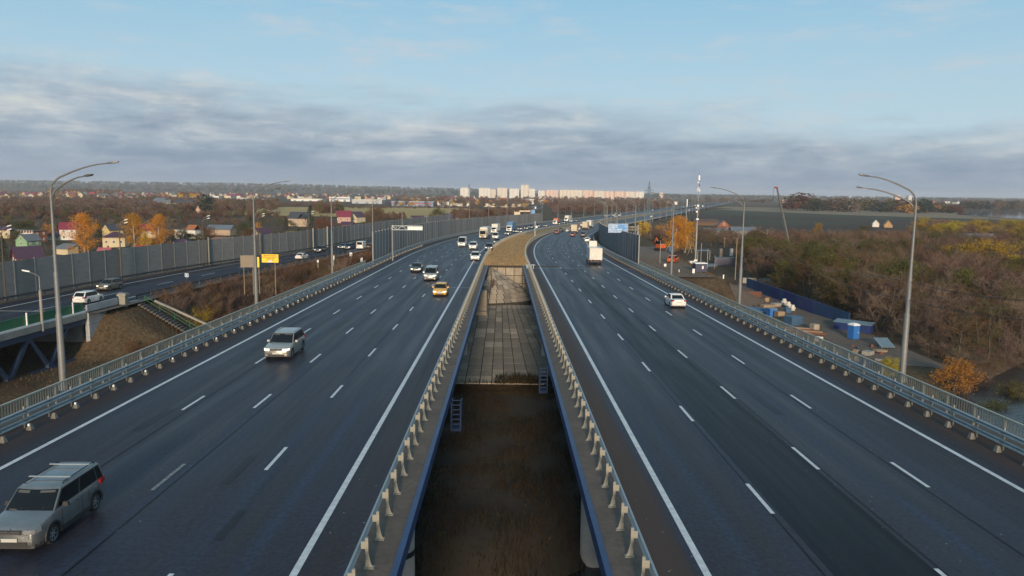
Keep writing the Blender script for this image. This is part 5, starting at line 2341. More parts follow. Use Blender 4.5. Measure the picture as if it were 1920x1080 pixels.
# ------------------------------------------------------------------ tower blocks
def facade(name, c, c2):
    m = bpy.data.materials.new(name)
    m.use_nodes = True
    g = NT(m.node_tree)
    out = g.n('ShaderNodeOutputMaterial')
    b = g.n('ShaderNodeBsdfPrincipled')
    g.l(b.outputs[0], out.inputs[0])
    b.inputs['Roughness'].default_value = 0.85
    tc = g.n('ShaderNodeTexCoord')
    s = g.n('ShaderNodeSeparateXYZ')
    g.l(tc.outputs['Object'], s.inputs[0])
    fx = g.math('FRACT', g.math('DIVIDE', g.math('ADD', s.outputs[0], s.outputs[1]), 3.2))
    fz = g.math('FRACT', g.math('DIVIDE', s.outputs[2], 2.9))
    w = g.math('MULTIPLY', g.math('MULTIPLY', g.math('GREATER_THAN', fx, 0.28), g.math('LESS_THAN', fx, 0.72)), g.math('MULTIPLY', g.math('GREATER_THAN', fz, 0.35), g.math('LESS_THAN', fz, 0.85)))
    bay = g.math('FRACT', g.math('DIVIDE', s.outputs[0], 12.8))
    col = g.mix(g.math('GREATER_THAN', bay, 0.5), c, c2)
    col = g.mix(g.math('MULTIPLY', w, 0.75), col, (0.06, 0.065, 0.08))
    g.l(col, b.inputs['Base Color'])
    return m


MT['f_cream'] = facade('cream panel facade', (0.62, 0.56, 0.47), (0.55, 0.49, 0.40))
MT['f_pink'] = facade('pink panel facade', (0.60, 0.38, 0.30), (0.62, 0.46, 0.38))
MT['f_white'] = facade('white panel facade', (0.66, 0.64, 0.60), (0.58, 0.56, 0.52))


def block(label, px0, px1, ybase, ytop, mt, dist=2700, depth=16):
    a, b = D((px0 + px1) / 2, ybase, dist), D(px1, ybase, dist)
    a.z = gz(a.x, a.y, False)
    t = D((px0 + px1) / 2, ytop, dist).z
    w = (px1 - px0) * dist / FPX
    h = t - a.z
    r = empty('tower_block', label, 'apartment block', (a.x, a.y, a.z), 0.0)
    m = MB()
    m.box((0, depth / 2, h / 2), (w, depth, h))
    m.build('wall', MT[mt], r)
    m = MB()
    m.box((0, depth / 2, h + 0.6), (w * 0.99, depth * 0.98, 1.2))
    m.box((w * 0.2, depth / 2, h + 2.4), (5, 6, 2.6))
    m.box((-w * 0.25, depth / 2, h + 2.4), (5, 6, 2.6))
    m.build('roof', MT['wh_grey'], r)
    n = max(1, int(w / 13))
    m = MB()
    m.box((0, -0.6, h * 0.5), (2.6, 1.3, h * 0.93))
    me = m.mesh('balcony_stack', WALL['white'])
    for k in range(n):
        link('balcony_stack', me, r, ((k + 0.5) / n * w - w / 2, 0, 0))


block('white tower block standing alone left of the far pylon', 863, 880, 366, 352.5, 'f_white')
block('wide white tower block second from the left', 898, 919, 368, 353, 'f_white')
block('narrow cream slab tucked behind the second tower block', 919, 930, 367, 356, 'f_cream', 2750)
block('cream rounded tower block third from the left', 932, 951, 369, 353, 'f_cream')
block('white tower block left of the tallest tower', 955, 973, 368, 354.5, 'f_white')
block('tallest cream tower block of the town', 976.5, 991, 368.5, 347.5, 'f_cream')
block('cream block attached right of the tallest tower', 992, 1003, 368, 354.5, 'f_white')
block('low grey white block right of the tallest tower', 1009, 1022, 367, 358, 'f_white', 2800)
block('pink brick block left of the big cream slab', 1023, 1047, 368, 357, 'f_pink', 2780)
block('big cream slab block with ribbed front', 1049, 1092, 371.5, 356.5, 'f_cream', 2600)
x = 1093
for k, (w, yt, c) in enumerate(((20, 357.5, 'pink'), (21, 358.5, 'cream'), (18, 359, 'pink'), (20, 359.2, 'pink'), (19, 359.5, 'cream'), (17, 359.8, 'white'))):
    block('%s block in the long row right of the big cream slab, %s along' % (c, ORD[k]), x, x + w - 0.7, 369.5 + k * 0.2, yt, 'f_' + c, 2650 + 14 * k)
    x += w
block('small pale tower on the hazy horizon right of the near pylon', 1236, 1243, 369, 361.5, 'f_pink', 3600)
block('orange tower far across the river left of the last lamp mast', 1678, 1687, 379, 366.0, 'f_pink', 3200)
block('white tower far across the river by the last lamp mast', 1703, 1709, 379, 367.5, 'f_white', 3200)
for k in range(9):
    x = 1480 + 26 * k + rg.uniform(-6, 6)
    block('low white block row on the hazy skyline across the river, %s from the left' % ORD[k], x, x + rg.uniform(7, 15), 371.5, 369.3 + rg.uniform(-0.6, 0.4), 'f_white', 4600)
for k in range(6):
    x = 650 + 16 * k
    block('pale block row on the hazy left skyline, %s from the left' % ORD[k], x, x + 9, 360, 357.6 + rg.uniform(-0.5, 0.5), 'f_pink', 4700)
# ------------------------------------------------------------------ trees
def leafmat(name, c, c2, rough=0.8, tr=0.25, rnd=0.18):
    return mat(name, c, rough, var=0.35, scale=0.55, col2=c2, spec=0.12, rnd=rnd, trans=tr)


MT['bark'] = mat('grey brown bark', (0.085, 0.068, 0.055), 0.95, var=0.3, scale=2.0)
MT['pale_bark'] = mat('pale bark', (0.34, 0.31, 0.26), 0.9, var=0.35, scale=1.5)
MT['twig'] = mat('bare twigs', (0.125, 0.080, 0.054), 0.95, spec=0.05, rnd=0.28)
MT['twig_grey'] = mat('grey bare twigs', (0.130, 0.092, 0.072), 0.95, spec=0.05, rnd=0.25)
MT['leaf_orange'] = leafmat('orange birch leaves', (0.66, 0.37, 0.03), (0.50, 0.25, 0.022))
MT['leaf_yellow'] = leafmat('yellow leaves', (0.40, 0.28, 0.028), (0.27, 0.20, 0.030))
MT['leaf_olive'] = leafmat('olive leaves', (0.125, 0.105, 0.028), (0.075, 0.078, 0.026))
MT['leaf_green'] = leafmat('dull green leaves', (0.048, 0.062, 0.026), (0.075, 0.075, 0.030))
MT['leaf_brown'] = leafmat('brown leaves', (0.165, 0.080, 0.032), (0.105, 0.055, 0.028))
MT['needle'] = leafmat('dark needles', (0.016, 0.030, 0.020), (0.022, 0.036, 0.020), tr=0.05)


def rdir(rg):
    while True:
        v = Vector((rg.uniform(-1, 1), rg.uniform(-1, 1), rg.uniform(-1, 1)))
        if 0.05 < v.length < 1:
            return v.normalized()


def leaf(m, p, s, rg, droop=0.0):
    n = rdir(rg)
    a = n.orthogonal().normalized() * s * rg.uniform(0.6, 1.2)
    b = n.cross(a).normalized() * s * rg.uniform(0.5, 1.0)
    m.quad(p - a, p - b * .6, p + a, p + b * .6)


def limb(m, p, d, ln, r0, r1, rg, n=4, sides=5, bend=0.25):
    pts, rad = [p.copy()], [r0]
    q = p.copy()
    d = d.normalized()
    for k in range(n):
        d = (d + rdir(rg) * bend * 0.4 + Vector((0, 0, bend * 0.12))).normalized()
        q = q + d * (ln / n)
        pts.append(q.copy())
        rad.append(r0 + (r1 - r0) * (k + 1) / n)
    m.tube(pts, rad, sides, cap=False)
    return pts, d


def twigs(m, p, d, ln, rg, count, w, spread=0.9):
    for k in range(count):
        dd = (d + rdir(rg) * spread + Vector((0, 0, 0.15))).normalized()
        l = ln * rg.uniform(0.5, 1.15)
        s = dd.cross(rdir(rg)).normalized() * w * rg.uniform(0.6, 1.2)
        a = p + d * rg.uniform(-0.3, 0.2) * ln
        b = a + dd * l * 0.55 + rdir(rg) * 0.06 * l
        c = b + (dd + rdir(rg) * 0.5).normalized() * l * 0.5
        m.quad(a - s, a + s, b + s * 0.7, b - s * 0.7)
        m.tri(b - s * 0.7, b + s * 0.7, c)
        for q in range(2):
            e = b + (dd + rdir(rg) * 0.9).normalized() * l * rg.uniform(0.25, 0.5)
            m.tri(b - s * 0.5, b + s * 0.5, e)


def make_tree(kind, seed):
    """returns (trunk mesh, crown mesh) for a tree about 8 m tall (unit scale)"""
    rg = random.Random(seed)
    tm, cm = MB(), MB()
    if kind.startswith('bare'):
        stems = rg.choice((3, 4, 5)) if kind == 'bare' else 1
        H = 8.0
        tips = []
        for s in range(stems):
            a = 2 * PI * (s + rg.random() * 0.6) / stems
            lean = rg.uniform(0.15, 0.5) if stems > 1 else 0.08
            d = Vector((math.cos(a) * lean, math.sin(a) * lean, 1))
            pts, dd = limb(tm, Vector((math.cos(a) * .15, math.sin(a) * .15, -0.4)), d, H * rg.uniform(0.62, 0.82), 0.10 if stems > 1 else 0.17, 0.03, rg, 5)
            for k in range(7 if stems > 1 else 16):
                t = rg.uniform(0.18, 1.0)
                i = min(int(t * 5), 4)
                p = pts[i].lerp(pts[i + 1], t * 5 - i)
                b = rg.uniform(0, 2 * PI)
                bd = Vector((math.cos(b), math.sin(b), rg.uniform(0.25, 1.1)))
                ln = H * rg.uniform(0.20, 0.36) * (1.15 - 0.55 * t)
                q, d2 = limb(tm, p, bd, ln, 0.035, 0.014, rg, 3, 3)
                tips += [(q[1], d2), (q[2], d2), (q[3], d2)]
        for p, d in tips:
            if kind == 'bare':
                twigs(cm, p, d, 1.35, rg, 10, 0.019)
            else:
                twigs(cm, p, d, 1.2, rg, 6, 0.011)
        if kind == 'bare_leafy':
            for p, d in tips:
                for k in range(9):
                    leaf(cm, p + rdir(rg) * rg.uniform(0.1, 0.9), 0.075, rg)
        return tm, cm
    if kind == 'birch':
        H = 11.5
        pts, dd = limb(tm, Vector((0, 0, -0.4)), Vector((0.03, 0.02, 1)), H * 0.95, 0.17, 0.03, rg, 7, 7, 0.12)
        for k in range(46):
            t = 0.12 + 0.86 * (k + rg.random()) / 46
            i = min(int(t * 7), 6)
            p = pts[i].lerp(pts[i + 1], t * 7 - i)
            b = rg.uniform(0, 2 * PI)
            prof = math.sin(PI * min(1, (t * 0.92 + 0.12)) ** 0.8) ** 0.6
            ln = 2.75 * prof * rg.uniform(0.65, 1.1) + 0.3
            q, d2 = limb(tm, p, Vector((math.cos(b), math.sin(b), rg.uniform(0.5, 1.0))), ln, 0.04, 0.012, rg, 3, 3)
            for e in (q[1], q[2], q[3]):
                for c in range(3):
                    o = e + rdir(rg) * 0.45
                    for j in range(16):
                        leaf(cm, o + Vector((rg.gauss(0, .20), rg.gauss(0, .20), -rg.random() * 1.1 + 0.25)), 0.12, rg)
        return tm, cm
    if kind in ('round', 'roundsmall'):
        H = 8.0
        pts, dd = limb(tm, Vector((0, 0, -0.4)), Vector((rg.uniform(-.1, .1), rg.uniform(-.1, .1), 1)), H * 0.7, 0.16, 0.05, rg, 5, 6, 0.2)
        n = 36
        for k in range(n):
            t = 0.22 + 0.78 * (k + rg.random()) / n
            i = min(int(t * 5), 4)
            p = pts[i].lerp(pts[i + 1], t * 5 - i)
            b = rg.uniform(0, 2 * PI)
            q, d2 = limb(tm, p, Vector((math.cos(b), math.sin(b), rg.uniform(0.2, 1.0))), 3.1 * rg.uniform(0.5, 1.1) * math.sin(PI * (0.2 + 0.65 * t)), 0.05, 0.015, rg, 3, 3)
            for e in (q[2], q[3]):
                for c in range(3):
                    o = e + rdir(rg) * 0.55
                    for j in range(20):
                        leaf(cm, o + Vector((rg.gauss(0, .30), rg.gauss(0, .30), rg.gauss(0, .24))), 0.12, rg)
                twigs(tm, e, d2, 1.0, rg, 2, 0.014)
        return tm, cm
    if kind == 'conifer':
        H = 9.0
        tm.tube([(0, 0, -.4), (0, 0, H * .96)], [0.16, 0.03], 6)
        for k in range(30):
            t = k / 30
            z = 0.6 + (H - 0.7) * t
            R = 2.3 * (1 - t) ** 0.85 + 0.15
            for j in range(11):
                b = rg.uniform(0, 2 * PI)
                for q in range(5):
                    f = (q + rg.random()) / 5
                    leaf(cm, Vector((math.cos(b) * R * f, math.sin(b) * R * f, z - 0.35 * R * f + rg.gauss(0, .08))), 0.17, rg)
        return tm, cm
    if kind.startswith('bush'):
        for s in range(16):
            a = 2 * PI * s / 16 + rg.random()
            lean = rg.uniform(0.15, 0.95)
            ln = rg.uniform(1.5, 2.5)
            pts, dd = limb(tm, Vector((math.cos(a) * .2, math.sin(a) * .2, -0.15)), Vector((math.cos(a) * lean, math.sin(a) * lean, 1)), ln, 0.03, 0.01, rg, 4, 3)
            for e in pts[1:]:
                twigs(cm, e, dd, 0.75, rg, 8, 0.011, 1.1)
                if kind == 'bushleaf':
                    for j in range(26):
                        leaf(cm, e + rdir(rg) * rg.uniform(0.05, 0.55), 0.05, rg)
        return tm, cm
    # low detail crown for far trees
    H = 8.0
    tm.tube([(0, 0, -.5), (0, 0, H * .6)], [0.2, 0.08], 5)
    blobs = [(Vector((rg.uniform(-1.3, 1.3), rg.uniform(-1.3, 1.3), H * rg.uniform(0.35, 0.85))), rg.uniform(0.9, 1.7)) for _ in range(9)]
    for k in range(330):
        c, r = rg.choice(blobs)
        leaf(cm, c + rdir(rg) * r * rg.uniform(0.6, 1.0), 0.42, rg)
    return tm, cm


TREE = {}


def tree_proto(key, kind, seed, leafm, bark='bark'):
    tm, cm = make_tree(kind, seed)
    TREE[key] = (tm.mesh('trunk', [MT[bark]]), cm.mesh('crown', MT[leafm]))


for i in range(5):
    tree_proto('bare%d' % i, 'bare', 100 + i, 'twig' if i % 2 else 'twig_grey')
for i in range(2):
    tree_proto('bleaf%d' % i, 'bare_leafy', 120 + i, 'leaf_brown')
    tree_proto('olive%d' % i, 'bare_leafy', 130 + i, 'leaf_olive')
    tree_proto('yellow%d' % i, 'round', 140 + i, 'leaf_yellow')
    tree_proto('oround%d' % i, 'round', 150 + i, 'leaf_olive')
    tree_proto('birch%d' % i, 'birch', 160 + i, 'leaf_orange', 'pale_bark')
for i in range(3):
    tree_proto('bush%d' % i, 'bush', 190 + i, 'twig' if i else 'twig_grey')
tree_proto('bushleaf0', 'bushleaf', 195, 'leaf_brown')
tree_proto('bushleaf1', 'bushleaf', 196, 'leaf_yellow')
tree_proto('green0', 'round', 170, 'leaf_green')
tree_proto('orange0', 'round', 171, 'leaf_orange')
tree_proto('brown0', 'round', 172, 'leaf_brown')
MT['leaf_golden'] = leafmat('golden brown leaves', (0.36, 0.19, 0.03), (0.24, 0.125, 0.026))
tree_proto('golden0', 'round', 177, 'leaf_golden')
tree_proto('conifer0', 'conifer', 173, 'needle')
tree_proto('pale0', 'bare1', 174, 'twig_grey', 'pale_bark')
for i, lm in enumerate(('leaf_brown', 'leaf_orange', 'leaf_olive', 'needle', 'twig_grey', 'twig')):
    tree_proto('far_' + lm, 'far', 180 + i, lm)


def tree(key, p, h, label, group=None, cat='tree', name='tree', wide=1.0, rz=None, base=8.0):
    s = h / base
    r = empty(name, label, cat, p, RND.uniform(0, 6.28) if rz is None else rz, group)
    r.scale = (s * wide, s * wide, s)
    link('trunk', TREE[key][0], r)
    link('crown', TREE[key][1], r)
    return r


# scatter helper for what nobody could count: one object, instanced by geometry nodes
def scatter_group(name, keys):
    coll = bpy.data.collections.new(name)
    for i, k in enumerate(keys):
        tmesh, cmesh = TREE[k]
        bm = bmesh.new()
        bm.from_mesh(tmesh)
        bm.from_mesh(cmesh)
        me = bpy.data.meshes.new(name)
        bm.to_mesh(me)
        bm.free()
        me.materials.append(tmesh.materials[0])
        me.materials.append(cmesh.materials[0])
        nt = len(tmesh.polygons)
        me.polygons.foreach_set('material_index', [0 if j < nt else 1 for j in range(len(me.polygons))])
        o = bpy.data.objects.new('%s_%02d' % (name, i), me)
        coll.objects.link(o)
    ng = bpy.data.node_groups.new(name, 'GeometryNodeTree')
    ng.interface.new_socket('Geometry', in_out='INPUT', socket_type='NodeSocketGeometry')
    ng.interface.new_socket('Geometry', in_out='OUTPUT', socket_type='NodeSocketGeometry')
    N = ng.nodes
    gi, go = N.new('NodeGroupInput'), N.new('NodeGroupOutput')
    iop = N.new('GeometryNodeInstanceOnPoints')
    ci = N.new('GeometryNodeCollectionInfo')
    ci.inputs['Collection'].default_value = coll
    ci.inputs['Separate Children'].default_value = True
    ci.inputs['Reset Children'].default_value = True
    iop.inputs['Pick Instance'].default_value = True

    def attr(nm, tp):
        a = N.new('GeometryNodeInputNamedAttribute')
        a.data_type = tp
        a.inputs['Name'].default_value = nm
        return [o for o in a.outputs if o.enabled][0]
    L = ng.links
    L.new(gi.outputs[0], iop.inputs['Points'])
    L.new(ci.outputs[0], iop.inputs['Instance'])
    L.new(attr('pick', 'INT'), iop.inputs['Instance Index'])
    L.new(attr('size', 'FLOAT_VECTOR'), iop.inputs['Scale'])
    cx = N.new('ShaderNodeCombineXYZ')
    L.new(attr('turn', 'FLOAT'), cx.inputs[2])
    L.new(cx.outputs[0], iop.inputs['Rotation'])
    L.new(iop.outputs[0], go.inputs[0])
    return ng


def scatter(name, label, cat, ng, pts):
    """pts: (x, y, z, scale_xy, scale_z, index)"""
    me = bpy.data.meshes.new(name)
    me.from_pydata([p[:3] for p in pts], [], [])
    a = me.attributes.new('size', 'FLOAT_VECTOR', 'POINT')
    a.data.foreach_set('vector', [q for p in pts for q in (p[3], p[3], p[4])])
    a = me.attributes.new('turn', 'FLOAT', 'POINT')
    a.data.foreach_set('value', [RND.uniform(0, 6.28) for _ in pts])
    a = me.attributes.new('pick', 'INT', 'POINT')
    a.data.foreach_set('value', [p[5] for p in pts])
    o = bpy.data.objects.new(name, me)
    COL.objects.link(o)
    md = o.modifiers.new('scatter', 'NODES')
    md.node_group = ng
    return stuff(o, label, cat)


def at_ground(px, py):
    return gp(px, py)


# --- named trees of the village
tree('birch0', gp(159, 478), 13.6, 'tall orange birch with white trunk standing left of the other birches', 'orange birches behind the barrier', wide=1.75, base=11.5, rz=1.0)
tree('birch1', gp(254, 470), 13.2, 'orange birch in the middle of the three behind the barrier', 'orange birches behind the barrier', wide=1.65, base=11.5, rz=2.0)
tree('birch0', gp(299, 470), 13.0, 'rounder orange birch at the right of the three birches', 'orange birches behind the barrier', wide=1.65, base=11.5, rz=4.2)
tree('birch1', gp(276, 474), 6.6, 'small orange birch growing between the two right birches', 'orange birches behind the barrier', wide=1.4, base=11.5)
tree('conifer0', gp(583, 430), 13, 'dark conifer in front of the brick mansion', wide=1.5, base=9)
tree('conifer0', gp(536, 432), 7, 'small dark conifer left of the brick mansion', wide=1.2, base=9)
tree('green0', gp(50, 446), 9, 'broad dull green tree behind the brick balcony house', wide=1.7)
tree('conifer0', gp(188, 462), 8, 'dark spruce just right of the first orange birch', wide=1.6, base=9)
tree('far_needle', gp(386, 404), 17, 'dark green grove of poplars standing on the edge of the scrub', wide=1.5)
for k, (px, py, h, key, lb, w) in enumerate([
        (92, 450, 8, 'orange0', 'small rusty orange tree left of the nearest lamp mast', 0.9), (112, 446, 7, 'green0', 'dull green tree behind the nearest lamp mast', 1.1),
        (18, 470, 8, 'bleaf0', 'half bare brown tree at the left edge behind the barrier', 1.0), (30, 462, 7, 'green0', 'green bush left of the green cottage', 1.2),
        (6, 488, 7, 'conifer0', 'dark conifer at the far left above the barrier', 1.4), (88, 470, 5, 'bleaf1', 'low brown shrub right of the green cottage', 1.3),
        (318, 466, 8, 'bare0', 'dark bare tree right of the birches', 1.0), (338, 458, 7, 'oround0', 'olive shrub in front of the white flat house', 1.3),
        (352, 462, 6, 'green0', 'dark green shrub below the white flat house', 1.6), (372, 462, 6, 'oround1', 'olive bush right of the white flat house', 1.5),
        (392, 458, 8, 'brown0', 'rusty tree left of the yellow plank house', 1.1), (402, 446, 7, 'bleaf0', 'brown half bare tree above the yellow plank house', 1.2),
        (456, 448, 9, 'green0', 'dark green tree left of the second lamp mast', 1.2), (468, 456, 7, 'brown0', 'rusty shrub at the foot of the second lamp mast', 1.2),
        (512, 456, 7, 'bleaf1', 'brown bush right of the maroon roofed house', 1.5), (528, 458, 6, 'oround0', 'olive bush below the small conifer', 1.3),
        (550, 456, 6, 'yellow0', 'yellowish bush in front of the brick mansion', 1.4), (610, 452, 12, 'brown0', 'broad brown tree right of the dark conifer', 1.1),
        (626, 448, 11, 'bleaf1', 'half bare brown tree left of the third lamp mast', 1.2), (608, 440, 12, 'bare3', 'grey bare tree behind the broad brown tree', 1.2),
        (690, 440, 6, 'brown0', 'rusty round bush right of the brick cottage', 1.4), (684, 432, 6, 'green0', 'green bush between the cream gable and the masts', 1.3),
        (702, 424, 14, 'brown0', 'tall brown crowned tree on the edge of the dry field', 1.3), (716, 440, 5, 'bleaf0', 'brown scrub tree by the start of the tall barrier', 1.4),
        (728, 432, 6, 'bleaf1', 'brown shrub behind the grey gantry', 1.6), (748, 428, 6, 'bare1', 'bare shrub left of the beige house', 1.6),
        (818, 424, 13, 'oround0', 'large olive brown tree right of the beige house', 1.25), (863, 420, 9, 'bare2', 'bare tree right of the white gabled house', 1.3),
        (878, 418, 8, 'brown0', 'rusty tree behind the fourth lamp mast', 1.2), (914, 418, 10, 'brown0', 'brown tree above the grey barrier', 1.2),
        (956, 414, 9, 'bare4', 'bare tree above the far part of the barrier', 1.3), (900, 420, 8, 'bare0', 'greyish bare tree between the brown trees', 1.2),
        (482, 440, 7, 'orange0', 'orange tinted tree at the left of the maroon roofed house', 0.9), (470, 430, 7, 'conifer0', 'small dark fir behind the maroon roofed house', 1.2)]):
    tree(key, gp(px, py), h, lb, 'garden trees of the village', wide=w, base=9.0 if 'conifer' in key else 8.0)
# more garden trees, alike
rg = random.Random(31)
for k in range(22):
    px, py = rg.uniform(0, 720), rg.uniform(0, 1)
    py = 428 + 26 * py + (480 - px) * 0.03 * rg.random()
    key = rg.choice(('bare0', 'bare1', 'bare2', 'bleaf0', 'bleaf1', 'oround1', 'green0', 'olive0'))
    nm = {'ba': 'bare grey', 'bl': 'half bare brown', 'or': 'olive green', 'gr': 'dull green', 'ol': 'sparse olive'}[key[:2]]
    tree(key, gp(px, py), rg.uniform(3.5, 6.5), '%s garden tree among the village houses behind the barrier' % nm, 'small garden trees', wide=rg.uniform(0.9, 1.4))

# --- right: orange tree, pale bare tree, thicket
tree('birch1', gp(1261, 474), 14.0, 'broad bright orange tree behind the third right lamp mast', 'orange trees by the motorway yard', wide=1.9, base=11.5)
tree('birch0', gp(1284, 474), 12.0, 'orange tree beside the cell mast', 'orange trees by the motorway yard', wide=1.45, base=11.5)
tree('orange0', gp(1205, 448), 10.0, 'rusty orange tree behind the end of the blue barrier', 'orange trees by the motorway yard', wide=1.0)
tree('orange0', gp(1234, 440), 6.0, 'small rusty orange tree right of the lattice pylon', 'orange trees by the motorway yard', wide=1.0)
q = G(1437, 476, -9.0)
tree('pale0', gp(1440, 486), 14.5, 'pale trunked bare tree rising over the thicket left of the crane', wide=1.0)
tree('yellow0', gp(1533, 446), 9.5, 'single yellow green tree standing above the thicket', wide=0.9)
tree('oround1', gp(1616, 442), 7, 'low olive tree at the far edge of the thicket', wide=1.8)


def ok_thicket(x, y):
    if y > 270 or x > 0.74 * y + 12:
        return False
    if y < 176 and x < 59.0:
        return False
    if y >= 176 and x < 0.315 * y + 2.5:
        return False
    return y > bank_line(x) + 5


cands = []
rg = random.Random(77)
y = 70.0
while y < 270:
    x = 50.0
    while x < 215:
        X, Yy = x + rg.uniform(-2.2, 2.2), y + rg.uniform(-2.2, 2.2)
        if ok_thicket(X, Yy):
            cands.append((X, Yy))
        x += 4.9
    y += 4.9
cands.sort(key=lambda c: math.hypot(*c))
patchy = {}


def thick_kind(x, y):
    n = mnoise.noise(Vector((x * 0.035, y * 0.035, 5.0)))
    r = rg.random()
    if n > 0.42 and y > 150:
        return rg.choice(('yellow0', 'yellow1', 'oround0')) if x > 0.58 * y else rg.choice(('oround0', 'oround1', 'olive0', 'bleaf1'))
    if n > 0.28 and y > 118:
        return rg.choice(('olive0', 'olive1', 'oround1', 'bleaf0'))
    if r < 0.62:
        return 'bare%d' % rg.randrange(5)
    if r < 0.86:
        return 'bleaf%d' % rg.randrange(2)
    return 'olive%d' % rg.randrange(2)


KN = {'ba': 'bare purple brown', 'bl': 'half bare rusty brown', 'ol': 'sparse olive', 'or': 'olive green', 'ye': 'yellow green', 'gr': 'dull green'}
for i, (x, y) in enumerate(cands[:185]):
    key = thick_kind(x, y)
    qx = pixel((x, y, -5))[0]
    zone = ('below the pale bare tree' if qx < 1455 else 'behind the blue fence' if qx < 1580 else 'left of the last lamp mast' if qx < 1705 else 'right of the last lamp mast' if qx < 1830 else 'by the right edge')
    zone = ('front row ' if y < 112 else 'second row ' if y < 135 else 'middle ' if y < 165 else 'back ') + zone
    h = rg.uniform(7.6, 10.6) * (0.85 if y < 105 else (1.0 if y < 130 else 1.13))
    tree(key, Vector((x, y, gz(x, y))), h, '%s thicket tree, %s' % (KN[key[:2]], zone), 'trees of the right hand thicket', wide=rg.uniform(0.95, 1.35))
keys = ['bare0', 'bare1', 'bare2', 'bare3', 'bare4', 'bleaf0', 'bleaf1', 'olive0', 'oround1', 'yellow1']
ng_near = scatter_group('thicket_tree', keys)
pts = []
for x, y in cands[185:]:
    k = thick_kind(x, y)
    s = rg.uniform(1.1, 1.5)
    pts.append((x, y, gz(x, y), s * rg.uniform(1, 1.25), s, keys.index(k) if k in keys else 8))
# thicket continues lower to the river on the right and behind the yard
for k in range(170):
    px, py = rg.uniform(1205, 1420), rg.uniform(438, 462)
    p = gp(px, py)
    s = rg.uniform(0.5, 0.9)
    pts.append((p.x, p.y, p.z, s * 1.3, s, rg.choice((0, 1, 2, 5, 6, 7))))
for k in range(260):
    px, py = rg.uniform(1410, 1800), rg.uniform(458, 476)
    p = gp(px, py)
    s = rg.uniform(0.85, 1.1)
    pts.append((p.x, p.y, p.z, s * 1.2, s, rg.choice((0, 1, 2, 3, 4, 5, 6, 7))))
for k in range(320):
    px, py = rg.uniform(1720, 2050), rg.uniform(434, 458)
    p = gp(px, py)
    s = rg.uniform(0.9, 1.5)
    pts.append((p.x, p.y, p.z, s * 1.2, s, rg.choice((0, 1, 2, 5, 6, 7, 9))))
scatter('thicket_trees', 'far part of the brown leafless thicket by the river', 'thicket', ng_near, pts)
# undergrowth below the thicket
pts = []
for k in range(900):
    y = rg.uniform(75, 260)
    x = rg.uniform(52, 0.74 * y + 10)
    if ok_thicket(x, y) or (y < 176 and x > 57.5 and y > bank_line(x) + 1):
        pts.append((x, y, gz(x, y) - 0.1, rg.uniform(0.35, 0.6), rg.uniform(0.22, 0.42), rg.choice((0, 1, 2, 3, 4, 5, 6, 7))))
scatter('undergrowth', 'brown undergrowth of dry twigs below the thicket trees', 'undergrowth', ng_near, pts)
# orange bushes by the right railing
for px, py, d_, h, w, key, lb in ((1782, 745, 86, 6.6, 1.25, 'golden0', 'bright orange yellow bush behind the right bridge railing'),
                                  (1668, 690, 88, 4.0, 0.9, 'yellow1', 'yellow bush left of the nearest right lamp mast'),
                                  (1860, 760, 80, 4.6, 1.3, 'green0', 'dark green bush by the water right of the orange bush'),
                                  (1905, 740, 85, 5.5, 1.2, 'oround0', 'olive bush at the right edge by the water')):
    p = D(px, py, d_)
    p.z = gz(p.x, p.y) - 0.22 * h
    tree(key, p, h, lb, 'bushes by the right railing', cat='bush', name='bush', wide=w)

# yellow crowned trees standing out of the thicket on the right, and two green ones behind the fence
for px, py, d_, h, w, key, lb in ((1800, 545, 182, 12.2, 1.3, 'yellow0', 'big yellow tree at the right of the last lamp mast, left of its twin'),
                                  (1860, 540, 180, 13.2, 1.35, 'yellow1', 'big yellow tree near the right edge of the thicket'),
                                  (1908, 535, 184, 12.6, 1.3, 'yellow0', 'yellow tree at the very right edge of the thicket'),
                                  (1780, 520, 190, 10.8, 0.75, 'yellow1', 'slim yellow tree just right of the last lamp mast'),
                                  (1615, 505, 200, 11.6, 1.7, 'oround0', 'broad olive crowned tree in the middle of the thicket'),
                                  (1562, 600, 130, 10.2, 1.2, 'oround1', 'olive green tree leaning over the blue fence'),
                                  (1672, 520, 185, 7.5, 1.2, 'oround1', 'olive tree left of the last lamp mast in the thicket')):
    p = D(px, py, d_)
    p.z = gz(p.x, p.y)
    tree(key, p, h, lb, 'leafy trees of the thicket', wide=w)

# --- left: shrubs on the embankment between slip road and motorway
rg = random.Random(41)
n = 0
SH = []
while n < 295:
    y = rg.uniform(96, 182)
    x0, x1 = ramp_edge(y) + 2.2, -27.6
    if x1 - x0 < 1.5:
        continue
    x = x0 + (x1 - x0) * rg.random() ** 1.5
    if y < 108 and x < -40:
        continue
    if rg.random() > 1.15 - 0.5 * abs(mnoise.noise(Vector((x * .1, y * .1, 2)))):
        continue
    SH.append((x, y))
    n += 1
def shrub_zone(x, y):
    s = 'right below the slip road' if x - ramp_edge(y) < 6 else ('beside the main guard rail' if x > -34 else 'halfway up the embankment')
    f = 'near the stairs' if y < 103 else ('behind the second lamp mast' if y < 122 else ('below the yellow board' if y < 140 else ('near the third lamp mast' if y < 158 else 'by the start of the tall barrier')))
    return s + ', ' + f


